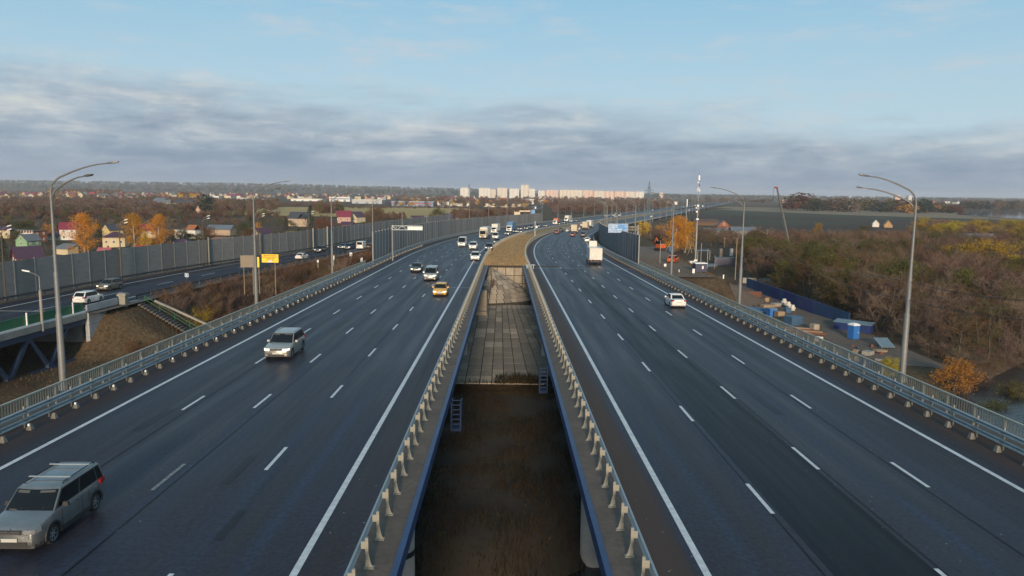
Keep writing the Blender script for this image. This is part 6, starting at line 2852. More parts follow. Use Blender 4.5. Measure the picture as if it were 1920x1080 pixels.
for x, y in SH:
    key = rg.choice(('bush0', 'bush1', 'bush2', 'bush0', 'bush1', 'bushleaf0'))
    h = rg.uniform(2.0, 3.7)
    d = x - ramp_edge(y)
    h *= 0.62 if d < 4.5 else 1.0
    tree(key, Vector((x, y, gz(x, y) - 0.15)), h, '%s shrub %s' % ('rusty leaved' if 'leaf' in key else ('grey twigged' if key == 'bush0' else 'bare brown'), shrub_zone(x, y)), 'embankment shrubs', cat='bush', name='bush', wide=rg.uniform(0.9, 1.35), base=2.6)
p = D(262, 655, 94)
p.z = gz(p.x, p.y)
tree('bushleaf0', p, 2.6, 'rusty orange bush below the embankment stairs', cat='bush', name='bush', wide=1.5, base=2.6)
p = D(375, 596, 108)
p.z = gz(p.x, p.y)
tree('bushleaf1', p, 3.0, 'yellowish bush in the middle of the embankment shrubs', cat='bush', name='bush', wide=1.1, base=2.6)
p = D(930, 552, 128)
tree('bush2', Vector((-2.3, 131.5, -5.4)), 2.0, 'small bare shrub sprouting from the slab cone', cat='bush', name='bush', wide=0.6, base=2.6)

# --- far vegetation that reads as mass
fk = ['far_leaf_brown', 'far_leaf_orange', 'far_leaf_olive', 'far_needle', 'far_twig_grey', 'far_twig']
ng_far = scatter_group('far_tree', fk)


def region(n, x0, x1, y0, y1, smin, smax, picks, wide=1.3, edge=None):
    out = []
    for k in range(n):
        px = rg.uniform(x0, x1)
        py = y0(px) + (y1(px) - y0(px)) * rg.random()
        p = gp(px, py)
        s = rg.uniform(smin, smax)
        out.append((p.x, p.y, p.z - 0.5, s * wide, s, rg.choice(picks)))
    return out


def c(v):
    return lambda px: v


def hl(dy):
    return lambda px: 349 + 0.0125 * px + dy


pts = region(420, -60, 520, c(397), c(412), 0.4, 0.85, (4, 5, 5, 0, 2), 1.6)
pts += region(120, -60, 560, c(410), c(426), 0.35, 0.6, (4, 5, 0, 2), 1.6)
pts += region(1500, -60, 440, c(377), c(399), 0.6, 1.15, (4, 5, 5, 4, 0, 4), 1.5)
pts += region(300, 400, 520, c(380), c(396), 0.6, 1.2, (4, 5, 0, 0, 2), 1.4)
pts += region(120, 590, 640, c(388), c(402), 0.6, 1.3, (4, 0, 2), 1.4)
pts += region(130, 640, 760, c(404), c(414), 0.35, 0.6, (4, 5, 0), 1.6)
pts += region(160, 850, 1000, c(400), c(412), 0.5, 1.0, (4, 5, 0), 1.5)
pts += region(160, 480, 640, c(383), c(389), 0.4, 0.6, (4, 5, 0), 1.6)
pts += region(110, 650, 900, c(389), c(392), 0.35, 0.55, (4, 5, 0), 1.6)
scatter('scrub_belt', 'purple brown belt of bare scrub between village and town', 'scrub', ng_far, pts)
pts = region(460, 0, 760, hl(8), hl(17), 0.8, 1.4, (0, 1, 4, 4, 0, 5), 1.3)
pts += region(150, 0, 330, hl(15), hl(27), 0.9, 1.4, (0, 1, 4, 4, 5), 1.3)
pts += region(420, 740, 1250, hl(11), hl(30), 1.0, 1.8, (0, 4, 4, 5, 1, 4), 1.4)
pts += region(140, 90, 230, hl(12), hl(15), 1.6, 2.3, (0, 1, 0), 1.1)
pts += region(70, 335, 378, hl(14), hl(20), 1.6, 2.0, (1, 0, 1), 0.9)
pts += region(240, 1040, 1180, c(378), c(402), 0.9, 1.5, (4, 5, 0), 1.5)
pts += region(260, 1100, 1260, c(375), c(392), 0.9, 1.5, (4, 5, 0), 1.5)
scatter('town_trees', 'rusty autumn trees scattered among the distant houses of the town', 'trees', ng_far, pts)
pts = []
for k in range(3800):
    x = rg.uniform(-4200, 3600)
    y = rg.uniform(3300, 5600)
    s = rg.uniform(1.8, 2.8)
    pts.append((x, y, gz(x, y, False) - 1, s * 1.6, s, rg.choice((3, 3, 3, 3, 4, 0, 2))))
scatter('ridge_forest', 'long dark wooded ridge along the hazy horizon', 'forest', ng_far, pts)
pts = region(220, 1800, 2050, c(385), c(396), 1.4, 2.4, (3, 4, 3, 4, 0), 1.5)
pts += region(300, 1290, 1960, c(377), c(383), 1.2, 1.9, (3, 4, 4, 5), 1.6)
scatter('riverside_forest', 'bluish wood on the far bank of the distant river', 'forest', ng_far, pts)
# tree belt beyond the dark field
i = 0
for k in range(58):
    px = 1478 + 322 * (k + rg.random()) / 58
    py = 393.5 + (px - 1478) * 0.022 + rg.uniform(-3.5, 2.0)
    p = gp(px, py)
    key = rg.choice(('far_leaf_orange', 'far_leaf_brown', 'far_leaf_brown', 'far_leaf_olive', 'far_needle', 'far_twig_grey'))
    nm = {'far_leaf_orange': 'golden orange', 'far_leaf_brown': 'rusty brown', 'far_leaf_olive': 'olive', 'far_needle': 'dark green', 'far_twig_grey': 'greyish bare'}[key]
    h = rg.uniform(15, 21) * (1.35 if px < 1510 else 1.0) * (0.8 if px > 1740 else 1)
    p.z -= h * 0.24
    tree(key, p, h * 1.2, '%s tree in the riverside belt, %s' % (nm, 'at its tall left end' if px < 1540 else 'left of its middle' if px < 1620 else 'behind the small huts' if px < 1690 else 'behind the last lamp mast' if px < 1740 else 'at its right end by the water'), 'trees of the riverside belt', wide=2.2)
# grass and reeds in the gap and on the slopes
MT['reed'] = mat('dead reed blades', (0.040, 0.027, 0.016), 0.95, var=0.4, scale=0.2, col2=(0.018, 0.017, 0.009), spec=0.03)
m = MB()
rg = random.Random(8)
for k in range(26000):
    x, y = rg.uniform(-9, 9), rg.uniform(36, 79.5)
    if k % 9 == 0:
        x, y = rg.uniform(-1, 6), 78.4 + 3.4 * rg.random() ** 2
    p = Vector((x, y, gz(x, y) - 0.03 if y < 78.8 else bank_z(y) + 0.54))
    d = mnoise.noise(Vector((x * 0.25, y * 0.25, 9)))
    if d < -0.15 and rg.random() < 0.7:
        continue
    h = rg.uniform(0.15, 0.6) * (1 + d)
    a = rg.uniform(0, PI)
    w = rg.uniform(0.02, 0.05)
    s = Vector((w * math.cos(a), w * math.sin(a), 0))
    m.tri(p + s, p - s, p + Vector((rg.uniform(-.2, .2), rg.uniform(-.2, .2), h)))
stuff(m.build('dead_grass', MT['reed']), 'dark dead grass on the ground below the gap between the bridges', 'grass')
m = MB()
for k in range(16000):
    if rg.random() < 0.55:
        y = rg.uniform(78, 175)
        x = rg.uniform(ramp_edge(y) + 1.5, -26.5)
    else:
        y = rg.uniform(125, 190)
        x = rg.uniform(27.0, 52)
    p = Vector((x, y, gz(x, y) - 0.03))
    h = rg.uniform(0.15, 0.55)
    a = rg.uniform(0, PI)
    w = rg.uniform(0.02, 0.05)
    s = Vector((w * math.cos(a), w * math.sin(a), 0))
    m.tri(p + s, p - s, p + Vector((rg.uniform(-.2, .2), rg.uniform(-.2, .2), h)))
MT['slope_blade'] = mat('brown slope grass', (0.13, 0.085, 0.05), 0.95, var=0.4, scale=0.2, col2=(0.09, 0.062, 0.038), spec=0.03)
stuff(m.build('slope_grass', MT['slope_blade']), 'brown dry grass covering the embankment slopes', 'grass')
# ------------------------------------------------------------------ yard below the right embankment
MT['yard_dirt'] = mat('packed brown dirt', (0.105, 0.078, 0.060), 0.95, var=0.35, scale=0.25, col2=(0.080, 0.060, 0.048), bump=0.4)
MT['sheet_blue'] = mat('blue corrugated sheet', (0.018, 0.050, 0.165), 0.5, var=0.25, scale=0.5, rnd=0.15)
MT['crate_blue'] = mat('blue painted metal', (0.045, 0.105, 0.19), 0.55, var=0.3, scale=0.6)
MT['loo_blue'] = mat('bright blue plastic', (0.03, 0.14, 0.42), 0.4, var=0.1)
MT['bag_white'] = mat('white sack cloth', (0.58, 0.55, 0.50), 0.9, var=0.3, scale=1.5, bump=0.5)
MT['rust'] = mat('rusty steel', (0.17, 0.065, 0.038), 0.85, var=0.4, scale=1.0)
MT['timber'] = mat('weathered timber', (0.30, 0.22, 0.14), 0.9, var=0.3, scale=1.0)
MT['navy'] = mat('navy kiosk paint', (0.035, 0.040, 0.085), 0.5, var=0.15)
MT['platform_dirt'] = mat('platform dirt', (0.135, 0.095, 0.070), 0.95, var=0.3, scale=0.15, col2=(0.105, 0.078, 0.056), bump=0.3)


def drape(name, x0, x1, y0, y1, mt, nx, ny, dz=0.05, fx=None):
    m = MB()
    for j in range(ny + 1):
        y = y0 + (y1 - y0) * j / ny
        for i in range(nx + 1):
            x = (x0 if fx is None else fx(y)[0]) + ((x1 - x0) if fx is None else fx(y)[1] - fx(y)[0]) * i / nx
            m.v.append((x, y, gz(x, y) + dz))
    for j in range(ny):
        for i in range(nx):
            a = j * (nx + 1) + i
            m.f.append((a, a + 1, a + nx + 2, a + nx + 1))
            m.m.append(0)
    return struct(m.build(name, mt, smooth=179))


MT['shade_soil'] = mat('shade darkened soil', (0.019, 0.016, 0.009), 0.9, var=0.6, scale=0.16, col2=(0.036, 0.025, 0.016), bump=1.0)  # soil darkened to paint in the shade below the bridge decks
drape('bank_soil_shade', -12, 12, 30, 79.5, MT['shade_soil'], 24, 50, 0.03)
drape('yard_track', 42, 56.5, 92, 168, MT['yard_dirt'], 20, 60, 0.06)
drape('work_platform', 27.5, 40, 139, 235, MT['platform_dirt'], 14, 60, 0.06, lambda y: (27.5 + (axis(y)[0] if y > 150 else 0), 39.5 + max(0, y - 150) * 0.10))


def yp(px, py, z=-9.0):
    p = G(px, py, z)
    p.z = gz(p.x, p.y, False)
    return p


# blue sheet fence, one object per panel
f = empty('sheet_fence', 'long fence of dark blue corrugated sheets between the yard and the thicket', 'fence')
fl = [G(x, y, -9.2) for x, y in ((1399, 541), (1440, 556), (1500, 580), (1545, 596), (1592, 612))]
pm = corrugated(1.0, 2.3, 4, 0.05).mesh('fence_panel', MT['sheet_blue'])
m = MB()
m.box((0, 0.12, 1.2), (0.1, 0.1, 2.5))
qm = m.mesh('fence_post', MT['dark_steel'])
for a, b in zip(fl, fl[1:]):
    n = max(1, round((b - a).length / 2.2))
    for k in range(n):
        p, q = a.lerp(b, k / n), a.lerp(b, (k + 1) / n)
        c_ = (p + q) / 2
        d = q - p
        rz = math.atan2(d.y, d.x)
        link('fence_panel', pm, f, (c_.x, c_.y, gz(c_.x, c_.y, False) - 0.1), rz, (d.length - 0.02, 1, 1))
        link('fence_post', qm, f, (p.x, p.y, gz(p.x, p.y, False) - 0.2), rz)
# portable toilet
p = yp(1600, 628)
t = empty('portable_toilet', 'bright blue portable toilet cabin with white roof', 'portable toilet', p, 0.35)
m = MB()
m.box((0, 0, 1.0), (1.15, 1.15, 2.0))
m.build('cabin', MT['loo_blue'], t)
m = MB()
m.loft([[(x * k, y * k, z) for x, y in ((-.62, -.62), (.62, -.62), (.62, .62), (-.62, .62))] for z, k in ((2.0, 1), (2.12, 1), (2.3, 0.6), (2.38, 0.2))])
m.build('roof', MT['white_paint'], t)
m = MB()
m.box((0, -0.59, 1.0), (0.78, 0.05, 1.8))
d_ = m.build('door', MT['loo_blue'], t)
m = MB()
m.box((0.28, -0.63, 1.0), (0.06, 0.05, 0.14))
m.build('handle', MT['white_paint'], d_)
# long blue shed and tarpaulin
a = yp(1628, 634)
a = yp(1610, 622)
s_ = empty('shed', 'long low dark blue shed behind the portable toilet', 'shed', (a.x + 0.6, a.y + 3.0, a.z), -0.75)
s_.scale = (0.5, 0.6, 0.62)
m = MB()
m.box((0, 0, 1.0), (11, 2.4, 2.0))
m.build('wall', MT['sheet_blue'], s_)
m = MB()
q = [(-5.7, -1.5, 2.0), (5.7, -1.5, 2.0), (5.7, 1.5, 2.5), (-5.7, 1.5, 2.5)]
m.loft([q, [(x, y, z + .08) for x, y, z in q]])
m.build('roof', MT['bluegrey'], s_)
a = yp(1650, 642)
m = MB()
for k in range(5):
    m.loft([[(-0.55 + k * .62, -1.6, 0.25 + z), (-0.05 + k * .62, -1.6, 0.32 + z), (-0.05 + k * .62, 1.6, 1.5 + z), (-0.55 + k * .62, 1.6, 1.43 + z)] for z in (0, 0.08)])
tp = stuff(m.build('roof_sheets', MT['bluegrey'], loc=(a.x, a.y, a.z), smooth=None))
tp['kind'] = 'thing'
tp.scale = (0.65, 0.75, 0.75)
tag(tp, 'sloping grey ribbed roof sheets over a dark heap in the yard', 'roof sheets')


def crate(label, px, py, sx, sy, sz, mt, rz=0.0, cat='crate', name='crate', lid=None, ribs=0, z=None, dx=0, dy=0, group=None):
    p = yp(px, py)
    if z is not None:
        p.z = z
    r = empty(name, label, cat, (p.x + dx, p.y + dy, p.z), rz, group)
    r.scale = (0.84, 0.84, 0.84)
    m = MB()
    m.box((0, 0, sz / 2), (sx, sy, sz))
    m.build('body', MT[mt], r)
    if lid:
        m = MB()
        m.box((0, 0, sz + 0.05), (sx + 0.12, sy + 0.12, 0.1))
        m.build('lid', MT[lid], r)
    me = None
    for k in range(ribs):
        if me is None:
            m = MB()
            m.box((0, 0, sz / 2), (0.08, sy + 0.1, sz * 0.96))
            me = m.mesh('rib', MT[mt])
        link('rib', me, r, ((k + 0.5) / ribs * sx - sx / 2, 0, 0))
    return r


crate('blue metal container open at the top beside the railing', 1487, 606, 2.6, 2.2, 1.7, 'crate_blue', 0.35, 'container', 'container', None, 4)
crate('violet blue cabin in the middle of the stored material', 1446, 594, 1.6, 1.6, 1.8, 'loo_blue', 0.2, 'cabin', 'cabin', 'bluegrey', 3)
crate('brown boarded crate next to the violet blue cabin', 1461, 597, 1.5, 1.4, 1.6, 'timber', 0.2, 'crate', 'crate', None, 3)
crate('small blue tank behind the blue container', 1476, 588, 1.2, 1.0, 1.1, 'crate_blue', 0.2, 'tank', 'tank', 'crate_blue')
crate('pale concrete block at the end of the timber beams', 1527, 616, 1.2, 1.2, 1.3, 'slab_l', 0.3, 'concrete block', 'concrete_block', None)
crate('white bulk bag by the railing at the front of the yard', 1535, 634, 1.0, 1.0, 1.0, 'bag_white', 0.5, 'sack', 'bulk_bag', None)
crate('rust red skip near the second right lamp mast', 1413, 566, 3.2, 1.6, 1.1, 'rust', -0.3, 'skip', 'skip', None, 5)
crate('small pale house shaped box beside the rust red skip', 1436, 569, 1.0, 1.0, 1.0, 'timber', 0.2, 'box', 'box', 'rust')
crate('stack of cream boards in the stored material', 1440, 576, 3.2, 1.6, 0.6, 'timber', 0.25, 'boards', 'board_stack', None)
crate('pallet of pale blocks right of the cream boards', 1455, 574, 2.0, 1.4, 0.7, 'concrete', 0.25, 'pallet', 'block_pallet', None)
crate('pale crate near the front corner of the yard', 1606, 652, 0.8, 0.8, 0.6, 'timber', 0.5, 'crate', 'crate', None)
crate('pale slab leaning heap at the right front of the yard', 1628, 656, 1.6, 1.3, 0.8, 'concrete', 0.7, 'concrete block', 'concrete_block', None)
crate('low timber platform at the right front of the yard', 1650, 650, 2.0, 1.2, 0.4, 'timber', 0.2, 'pallet', 'pallet', None)
crate('blue heap of sheeting at the front edge of the yard', 1628, 672, 2.2, 1.4, 0.5, 'sheet_blue', 0.4, 'sheeting', 'sheeting', None, 3)
for k, (px, py, s) in enumerate(((1470, 573, 1.0), (1478, 578, 0.9), (1486, 583, 0.8))):
    m = MB()
    p = yp(px, py)
    for j in range(3):
        rr = s * (0.55, 0.65, 0.40)[j]
        m.tube([(0, 0, 0.1 + 0.42 * j * s), (0, 0, 0.45 + 0.42 * j * s)], [rr, rr * 0.85], 9)
    tag(m.build('sack_pile', MT['bag_white'], None, 60, p), 'pile of white sacks, %s of three in a row by the track' % ('largest', 'middle', 'smallest')[k], 'sacks', 'white sacks in the yard')
for k in range(4):
    p = yp(1412 + 6 * k, 583 + 2.4 * k)
    m = MB()
    m.tube([(-2.8, 1.6, 0.25), (2.4, -1.4, 0.25)], 0.25, 10)
    tag(m.build('pipe', MT['crate_blue'], None, 40, (p.x - 0.0, p.y, p.z + 0.25)), 'long blue pipe lying by the second lamp mast, %s in the row' % ORD[k], 'pipe', 'blue pipes in the yard')
for k in range(4):
    p = yp(1500 + 6 * k, 614 + 2.6 * k)
    m = MB()
    m.beam((-2.6, 0.9, 0.2 + 0.02 * k), (2.2, -0.7, 0.2), 0.3, 0.3)
    tag(m.build('beam', MT['rust' if k % 2 else 'timber'], None, None, p), '%s beam lying beside the concrete block, %s from the container' % ('rusty steel' if k % 2 else 'pale timber', ORD[k]), 'beam', 'beams in the yard')
rg = random.Random(9)
for k in range(16):
    p = yp(rg.uniform(1600, 1660), rg.uniform(640, 668))
    m = MB()
    m.box((0, 0, 0.15), (rg.uniform(.3, .8), rg.uniform(.3, .7), rg.uniform(.25, .6)), 0, rg.uniform(0, 3))
    tag(m.build('rubble_block', MT[rg.choice(('concrete', 'timber', 'rust', 'dark_steel'))], None, None, p), 'piece of scrap in the heap at the front right of the yard', 'scrap', 'scrap pieces in the yard')
# white walls at the far end of the fence
p = yp(1420, 530)
crate('low white wall panels behind the far end of the blue fence', 1418, 532, 7.5, 0.4, 1.6, 'concrete', -0.1, 'wall', 'low_wall', None, 4)

# ------------------------------------------------------------------ platform beside the motorway: kiosk, posts, vehicles
def plat(px, py, z=-4.05):
    p = G(px, py, z)
    p.z = max(gz(p.x, p.y, False), -9) + 0.02
    return p


p = plat(1311, 509)
k_ = empty('kiosk', 'small navy blue kiosk with white flat roof on the dirt platform', 'kiosk', p, 0.1)
m = MB()
m.box((0, 0, 0.85), (2.3, 1.9, 1.7))
m.build('wall', MT['navy'], k_)
m = MB()
m.box((0, 0, 1.78), (2.55, 2.15, 0.16))
m.build('roof', MT['white_paint'], k_)
m = MB()
m.box((0.35, -0.98, 0.95), (0.35, 0.06, 0.6))
m.build('notice', MT['white_paint'], k_)
m = MB()
m.box((0.95, -0.98, 0.85), (0.5, 0.05, 1.5))
m.build('door', MT['navy'], k_)


def marker(label, px, py, h, w, mt='white_paint', base=True):
    p = plat(px, py)
    r = empty('marker_post', label, 'marker post', p, 0.0, 'white marker posts on the platform')
    m = MB()
    m.box((0, 0, h * 0.68), (w, 0.12, h * 0.64))
    m.build('board', MT[mt], r)
    m = MB()
    m.box((0, 0, h * 0.18), (w * 0.6, 0.1, h * 0.36))
    m.build('post', MT['dark_steel'], r)


marker('wide white marker post in front of the navy kiosk', 1300, 517, 1.3, 0.45)
marker('white marker post left of the third right lamp mast', 1247, 501, 0.85, 0.5)
marker('narrow white marker post on the right of the platform', 1356.5, 517, 1.2, 0.22)
marker('tiny white marker post left of the third right lamp mast foot', 1273, 513, 0.8, 0.12)
p = plat(1341, 513)
m = MB()
for j, (a, b, r_) in enumerate(((-.9, 0, .28), (0, .1, .36), (.8, 0, .26))):
    m.tube([(a, b, -.1), (a, b, .25)], [r_ * 1.8, r_], 8)
tag(m.build('dirt_heap', MT['bark'], None, 60, p), 'small dark brown heap of soil on the platform beside the kiosk', 'heap')
# orange car and orange digger behind the platform
q = G(1262, 494, -4.6)
q.z = gz(q.x, q.y, False) + 0.02
car('car', 'orange red pickup parked behind the third right lamp mast', 'parked vehicles', 'orange', q, 0.5, lights=False, detail=1, **SPEC['suv'])
q = G(1237, 472, -5.0)
q.z = gz(q.x, q.y, False)
dg = empty('digger', 'small orange red digger behind the blue barrier end', 'digger', q, 0.4)
m = MB()
m.box((0, 0, 0.5), (1.9, 2.8, 0.9))
m.build('tracks', MT['trim'], dg)
m = MB()
m.box((0, -0.4, 1.5), (2.0, 2.2, 1.1))
m.build('body', PAINT['orange'], dg)
m = MB()
m.box((-0.4, 0.5, 2.2), (1.0, 1.1, 1.5), 0, 0, 0.85)
m.build('cab', MT['glass'], dg)
m = MB()
m.beam((0.4, 0.9, 1.6), (0.4, 2.6, 3.6), 0.3, 0.4)
m.beam((0.4, 2.6, 3.6), (0.4, 4.0, 1.2), 0.25, 0.3)
m.build('arm', PAINT['orange'], dg)
# sheds, cabins and brick pillars at the back of the yard
crate('dark blue cabin with flat roof at the back of the yard', 1357, 497, 7.0, 3.0, 2.6, 'navy', -0.05, 'cabin', 'cabin', 'dark_steel', 0)
crate('blue cabin with cut corner between the lamp masts', 1264, 478, 2.6, 2.2, 2.4, 'crate_blue', 0.2, 'cabin', 'cabin', 'bluegrey', 0, dy=6)
crate('low white caravan roof left of the navy kiosk', 1297, 496, 1.9, 1.6, 0.8, 'white_paint', 0.1, 'caravan', 'caravan', 'white_paint', 0)
crate('blue low trailer right of the navy kiosk', 1335, 500, 3.4, 1.6, 0.9, 'crate_blue', 0.0, 'trailer', 'trailer', 'crate_blue', 0)
crate('pale stone pillar with flat cap at the back of the yard', 1351, 484, 1.1, 1.1, 3.6, 'slab_l', 0.1, 'pillar', 'pillar', 'slab_l', 0)
crate('white stone pillar right of the pale pillar', 1371, 480, 1.0, 1.0, 2.8, 'white_paint', 0.1, 'pillar', 'pillar', 'white_paint', 0)
cn = empty('canopy', 'blue flat canopy on thin posts behind the kiosk', 'canopy', yp(1317, 487), 0.05)
m = MB()
m.box((0, 0, 3.0), (4.2, 2.6, 0.25))
m.build('roof', MT['crate_blue'], cn)
for i in (-1, 1):
    for j in (-1, 1):
        m = MB()
        m.box((1.95 * i, 1.15 * j, 1.45), (0.12, 0.12, 2.9))
        m.build('post', MT['galv'], cn)

# ------------------------------------------------------------------ poles, pylons, crane, wires
def wood_pole(label, px, pyb, pyt, z=-8.5, r=0.11, mt='timber', group='poles around the yard', cross=False, arms=0):
    p = G(px, pyb, z)
    h = (pyb - pyt) * p.y / FPX
    o = empty('utility_pole', label, 'utility pole', p, 0.0, group)
    m = MB()
    m.tube([(0, 0, -0.5), (0, 0, h)], [r, r * 0.75], 7)
    m.build('shaft', MT[mt], o)
    if cross:
        m = MB()
        m.box((0, 0, h * 0.97), (1.4, 0.1, 0.12))
        m.build('crossarm', MT[mt], o)
    return o, p + Vector((0, 0, h))


wood_pole('grey post in front of the digger', 1237, 496, 451, -4.6, 0.07, 'galv_dull')
wood_pole('thin pole standing against the navy kiosk', 1313, 510, 456, -4.2, 0.06, 'galv_dull')
wood_pole('thin pole just right of the navy kiosk canopy', 1326, 500, 466, -6.5, 0.07, 'galv_dull')
wood_pole('pale pole left of the navy cabin', 1340, 500, 478, -6.5, 0.08)
wood_pole('pale wooden pole behind the third right lamp mast', 1285, 462, 415, -8.5, 0.14)
wood_pole('pale wooden pole with crossarm right of the stone pillar', 1358, 462, 446, -8.5, 0.14, cross=True)
wood_pole('slender pole at the right end of the platform', 1378.5, 520, 446, -4.6, 0.09, 'timber')
wood_pole('short pale pole left of the second right lamp mast', 1383, 456, 441, -8.5, 0.14)
wood_pole('thin white pole by the blue grey shed', 1393, 450, 430, -8.5, 0.12, 'white_paint')
wood_pole('pole with crossarm left of the orange trees', 1220, 448, 425, -8.0, 0.12, cross=True)
for k, (px, pb) in enumerate(((1290, 475), (1297, 478))):
    p = G(px, pb, -8.5)
    m = MB()
    m.tube([(-1.4, 0, 0), (0, 0, 4.4)], 0.09, 6)
    m.tube([(1.4, 0, 0), (0.1, 0, 4.4)], 0.09, 6)
    m.tube([(-0.7, 0, 2.2), (0.7, 0, 2.2)], 0.06, 6)
    tag(m.build('pole_frame', MT['timber'], None, None, p), ['left A-shaped wooden pole frame behind the kiosk', 'right A-shaped wooden pole frame behind the kiosk'][k], 'pole frame', 'wooden pole frames')
p = G(1246, 474, -6.0)
m = MB()
m.tube([(0, 0, 0), (3.2, 0, 6.0)], 0.10, 6)
tag(m.build('leaning_pole', MT['timber'], None, None, p), 'leaning pale wooden pole right of the digger', 'pole')

MT['mastwhite'] = mat('white antenna', (0.70, 0.70, 0.68), 0.5)


def cell_mast(label, px, pyb, pyt, z, spec):
    p = G(px, pyb, z)
    h = (pyb - pyt) * p.y / FPX
    r = empty('cell_mast', label, 'mast', p)
    m = MB()
    m.tube([(0, 0, -0.5), (0, 0, h * 0.45), (0, 0, h * 0.46), (0, 0, h * 0.97)], [0.24, 0.19, 0.13, 0.08], 8)
    m.build('shaft', MT['galv_dull'], r)
    for t, dx, sx, sz, mt in spec:
        m = MB()
        m.box((dx * .8, -0.15, h * t), (sx * .72, 0.3, sz * .9))
        m.build('antenna', MT[mt], r)
    m = MB()
    m.tube([(0, 0, h * 0.97), (0, 0, h * 1.02)], 0.04, 5)
    m.build('lightning_rod', MT['dark_steel'], r)


cell_mast('tall slender cell mast with white drum antenna on top', 1303.5, 500, 328, -8.5,
          ((0.965, 0.0, 0.55, 1.5, 'mastwhite'), (0.915, -0.35, 0.4, 0.4, 'mastwhite'), (0.885, 0.25, 0.25, 0.5, 'dark_steel'), (0.84, -0.3, 0.25, 1.3, 'mastwhite'), (0.83, 0.3, 0.25, 0.9, 'mastwhite'),
           (0.70, 0.0, 0.6, 0.9, 'dark_steel'), (0.665, 0.0, 0.8, 0.5, 'mastwhite'), (0.60, -0.35, 0.6, 0.5, 'mastwhite'), (0.58, 0.3, 0.3, 1.4, 'dark_steel'), (0.52, 0.0, 1.0, 0.4, 'mastwhite'), (0.07, 0.0, 1.3, 0.5, 'mastwhite')))
cell_mast('short mast with long white panel antenna left of the tall cell mast', 1285, 452, 371, -8.5, ((0.88, 0.05, 0.45, 3.4, 'mastwhite'), (0.985, -0.2, 0.9, 0.3, 'dark_steel')))


def pylon(label, px, pyb, pyt, dist, mt='bluegrey', w=4.4):
    p = D(px, pyb, dist)
    h = (pyb - pyt) * dist / FPX
    r = empty('pylon', label, 'pylon', p, 0.2)
    leg = MB()

    def corner(i, t):
        k = w * lerp_pts([(0, 0.5), (0.42, 0.155), (0.84, 0.125), (1.0, 0.015)], t)
        return Vector(((-1, 1, 1, -1)[i] * k, (-1, -1, 1, 1)[i] * k, h * t))
    tt = [0, 0.14, 0.27, 0.39, 0.50, 0.60, 0.69, 0.77, 0.84, 0.92, 1.0]
    for i in range(4):
        m = MB()
        m.tube([corner(i, t) for t in tt], 0.075, 4)
        m.build('leg', MT[mt], r)
    m = MB()
    for a, b in zip(tt, tt[1:]):
        for i in range(4):
            m.tube([corner(i, a), corner((i + 1) % 4, b)], 0.035, 4)
            m.tube([corner((i + 1) % 4, a), corner(i, b)], 0.035, 4)
    stuff(m.build('lattice', MT[mt], r))
    for t, ln in ((0.72, 6.2), (0.84, 4.6)):
        for sg in (-1, 1):
            m = MB()
            m.tube([(0, 0, h * t), (sg * ln * 0.55, 0, h * t + 0.1)], 0.09, 4)
            m.tube([(0, 0, h * (t + 0.05)), (sg * ln * 0.55, 0, h * t + 0.1)], 0.07, 4)
            m.build('crossarm', MT[mt], r)
    return r


pylon('tall blue grey lattice pylon behind the blue barrier', 1214, 447, 341, 385)
pylon('slim distant lattice pylon in front of the first tower block', 879.5, 379, 345, 1400, 'dark_steel', 8)
# crane
p = D(1476, 452, 215)
p.z = -9
cr = empty('mobile_crane', 'grey telescopic crane boom with red tip rising from the thicket', 'crane', p)
tip = D(1457, 353, 212)
base = D(1477, 446, 215) - Vector((0, 0, 0))
m = MB()
bd = (tip - base)
for t0, t1, w in ((-0.35, 0.45, 0.46), (0.45, 0.75, 0.38), (0.75, 1.0, 0.31)):
    a, b = base + bd * t0 - p, base + bd * t1 - p
    m = MB()
    m.beam(a, b, w, w * 1.1)
    m.build('boom_section', MT['mast'], cr)
m = MB()
m.box(tuple(tip - p + Vector((-0.3, 0, 0.2))), (0.9, 0.5, 0.4))
m.build('boom_tip', MT['tl'], cr)
m = MB()
h0 = tip - p + Vector((-1.0, 0, 0))
m.tube([h0, h0 - Vector((0, 0, 2.6))], 0.04, 4)
m.build('hoist_rope', MT['dark_steel'], cr)
m = MB()
m.box(tuple(h0 - Vector((0, 0, 3.0))), (0.45, 0.4, 0.9))
m.build('hook_block', MT['dark_steel'], cr)
m = MB()
m.box((1.0, 0, 1.3), (7.5, 2.6, 1.4))
m.box((3.6, 0, 2.5), (2.2, 2.5, 1.4))
m.build('carrier', PAINT['wbox'], cr)
add_wheels(cr, 1.1, [0], 0.5, 0.35, False)
# wires from the right lamp mast
top = P(50.0, 27.4, 7.0)
for k, (h, a, b, sg) in enumerate(((6.55, D(1420, 470, 118), D(2050, 566, 34), 0.5), (5.3, D(1540, 512, 84), D(2060, 604, 34), 0.5))):
    for j, e in enumerate((a, b)):
        m = MB()
        s_ = P(50.0, 27.4, h)
        spline_tube(m, s_, e, 0.4, 0.018, 10)
        tag(m.build('overhead_wire', MT['trim']), '%s overhead wire leaving the nearest right lamp mast, %s of two' % (('thin black backward', 'thin black rightward')[j], ('upper', 'lower')[k]), 'wire', 'overhead wires')
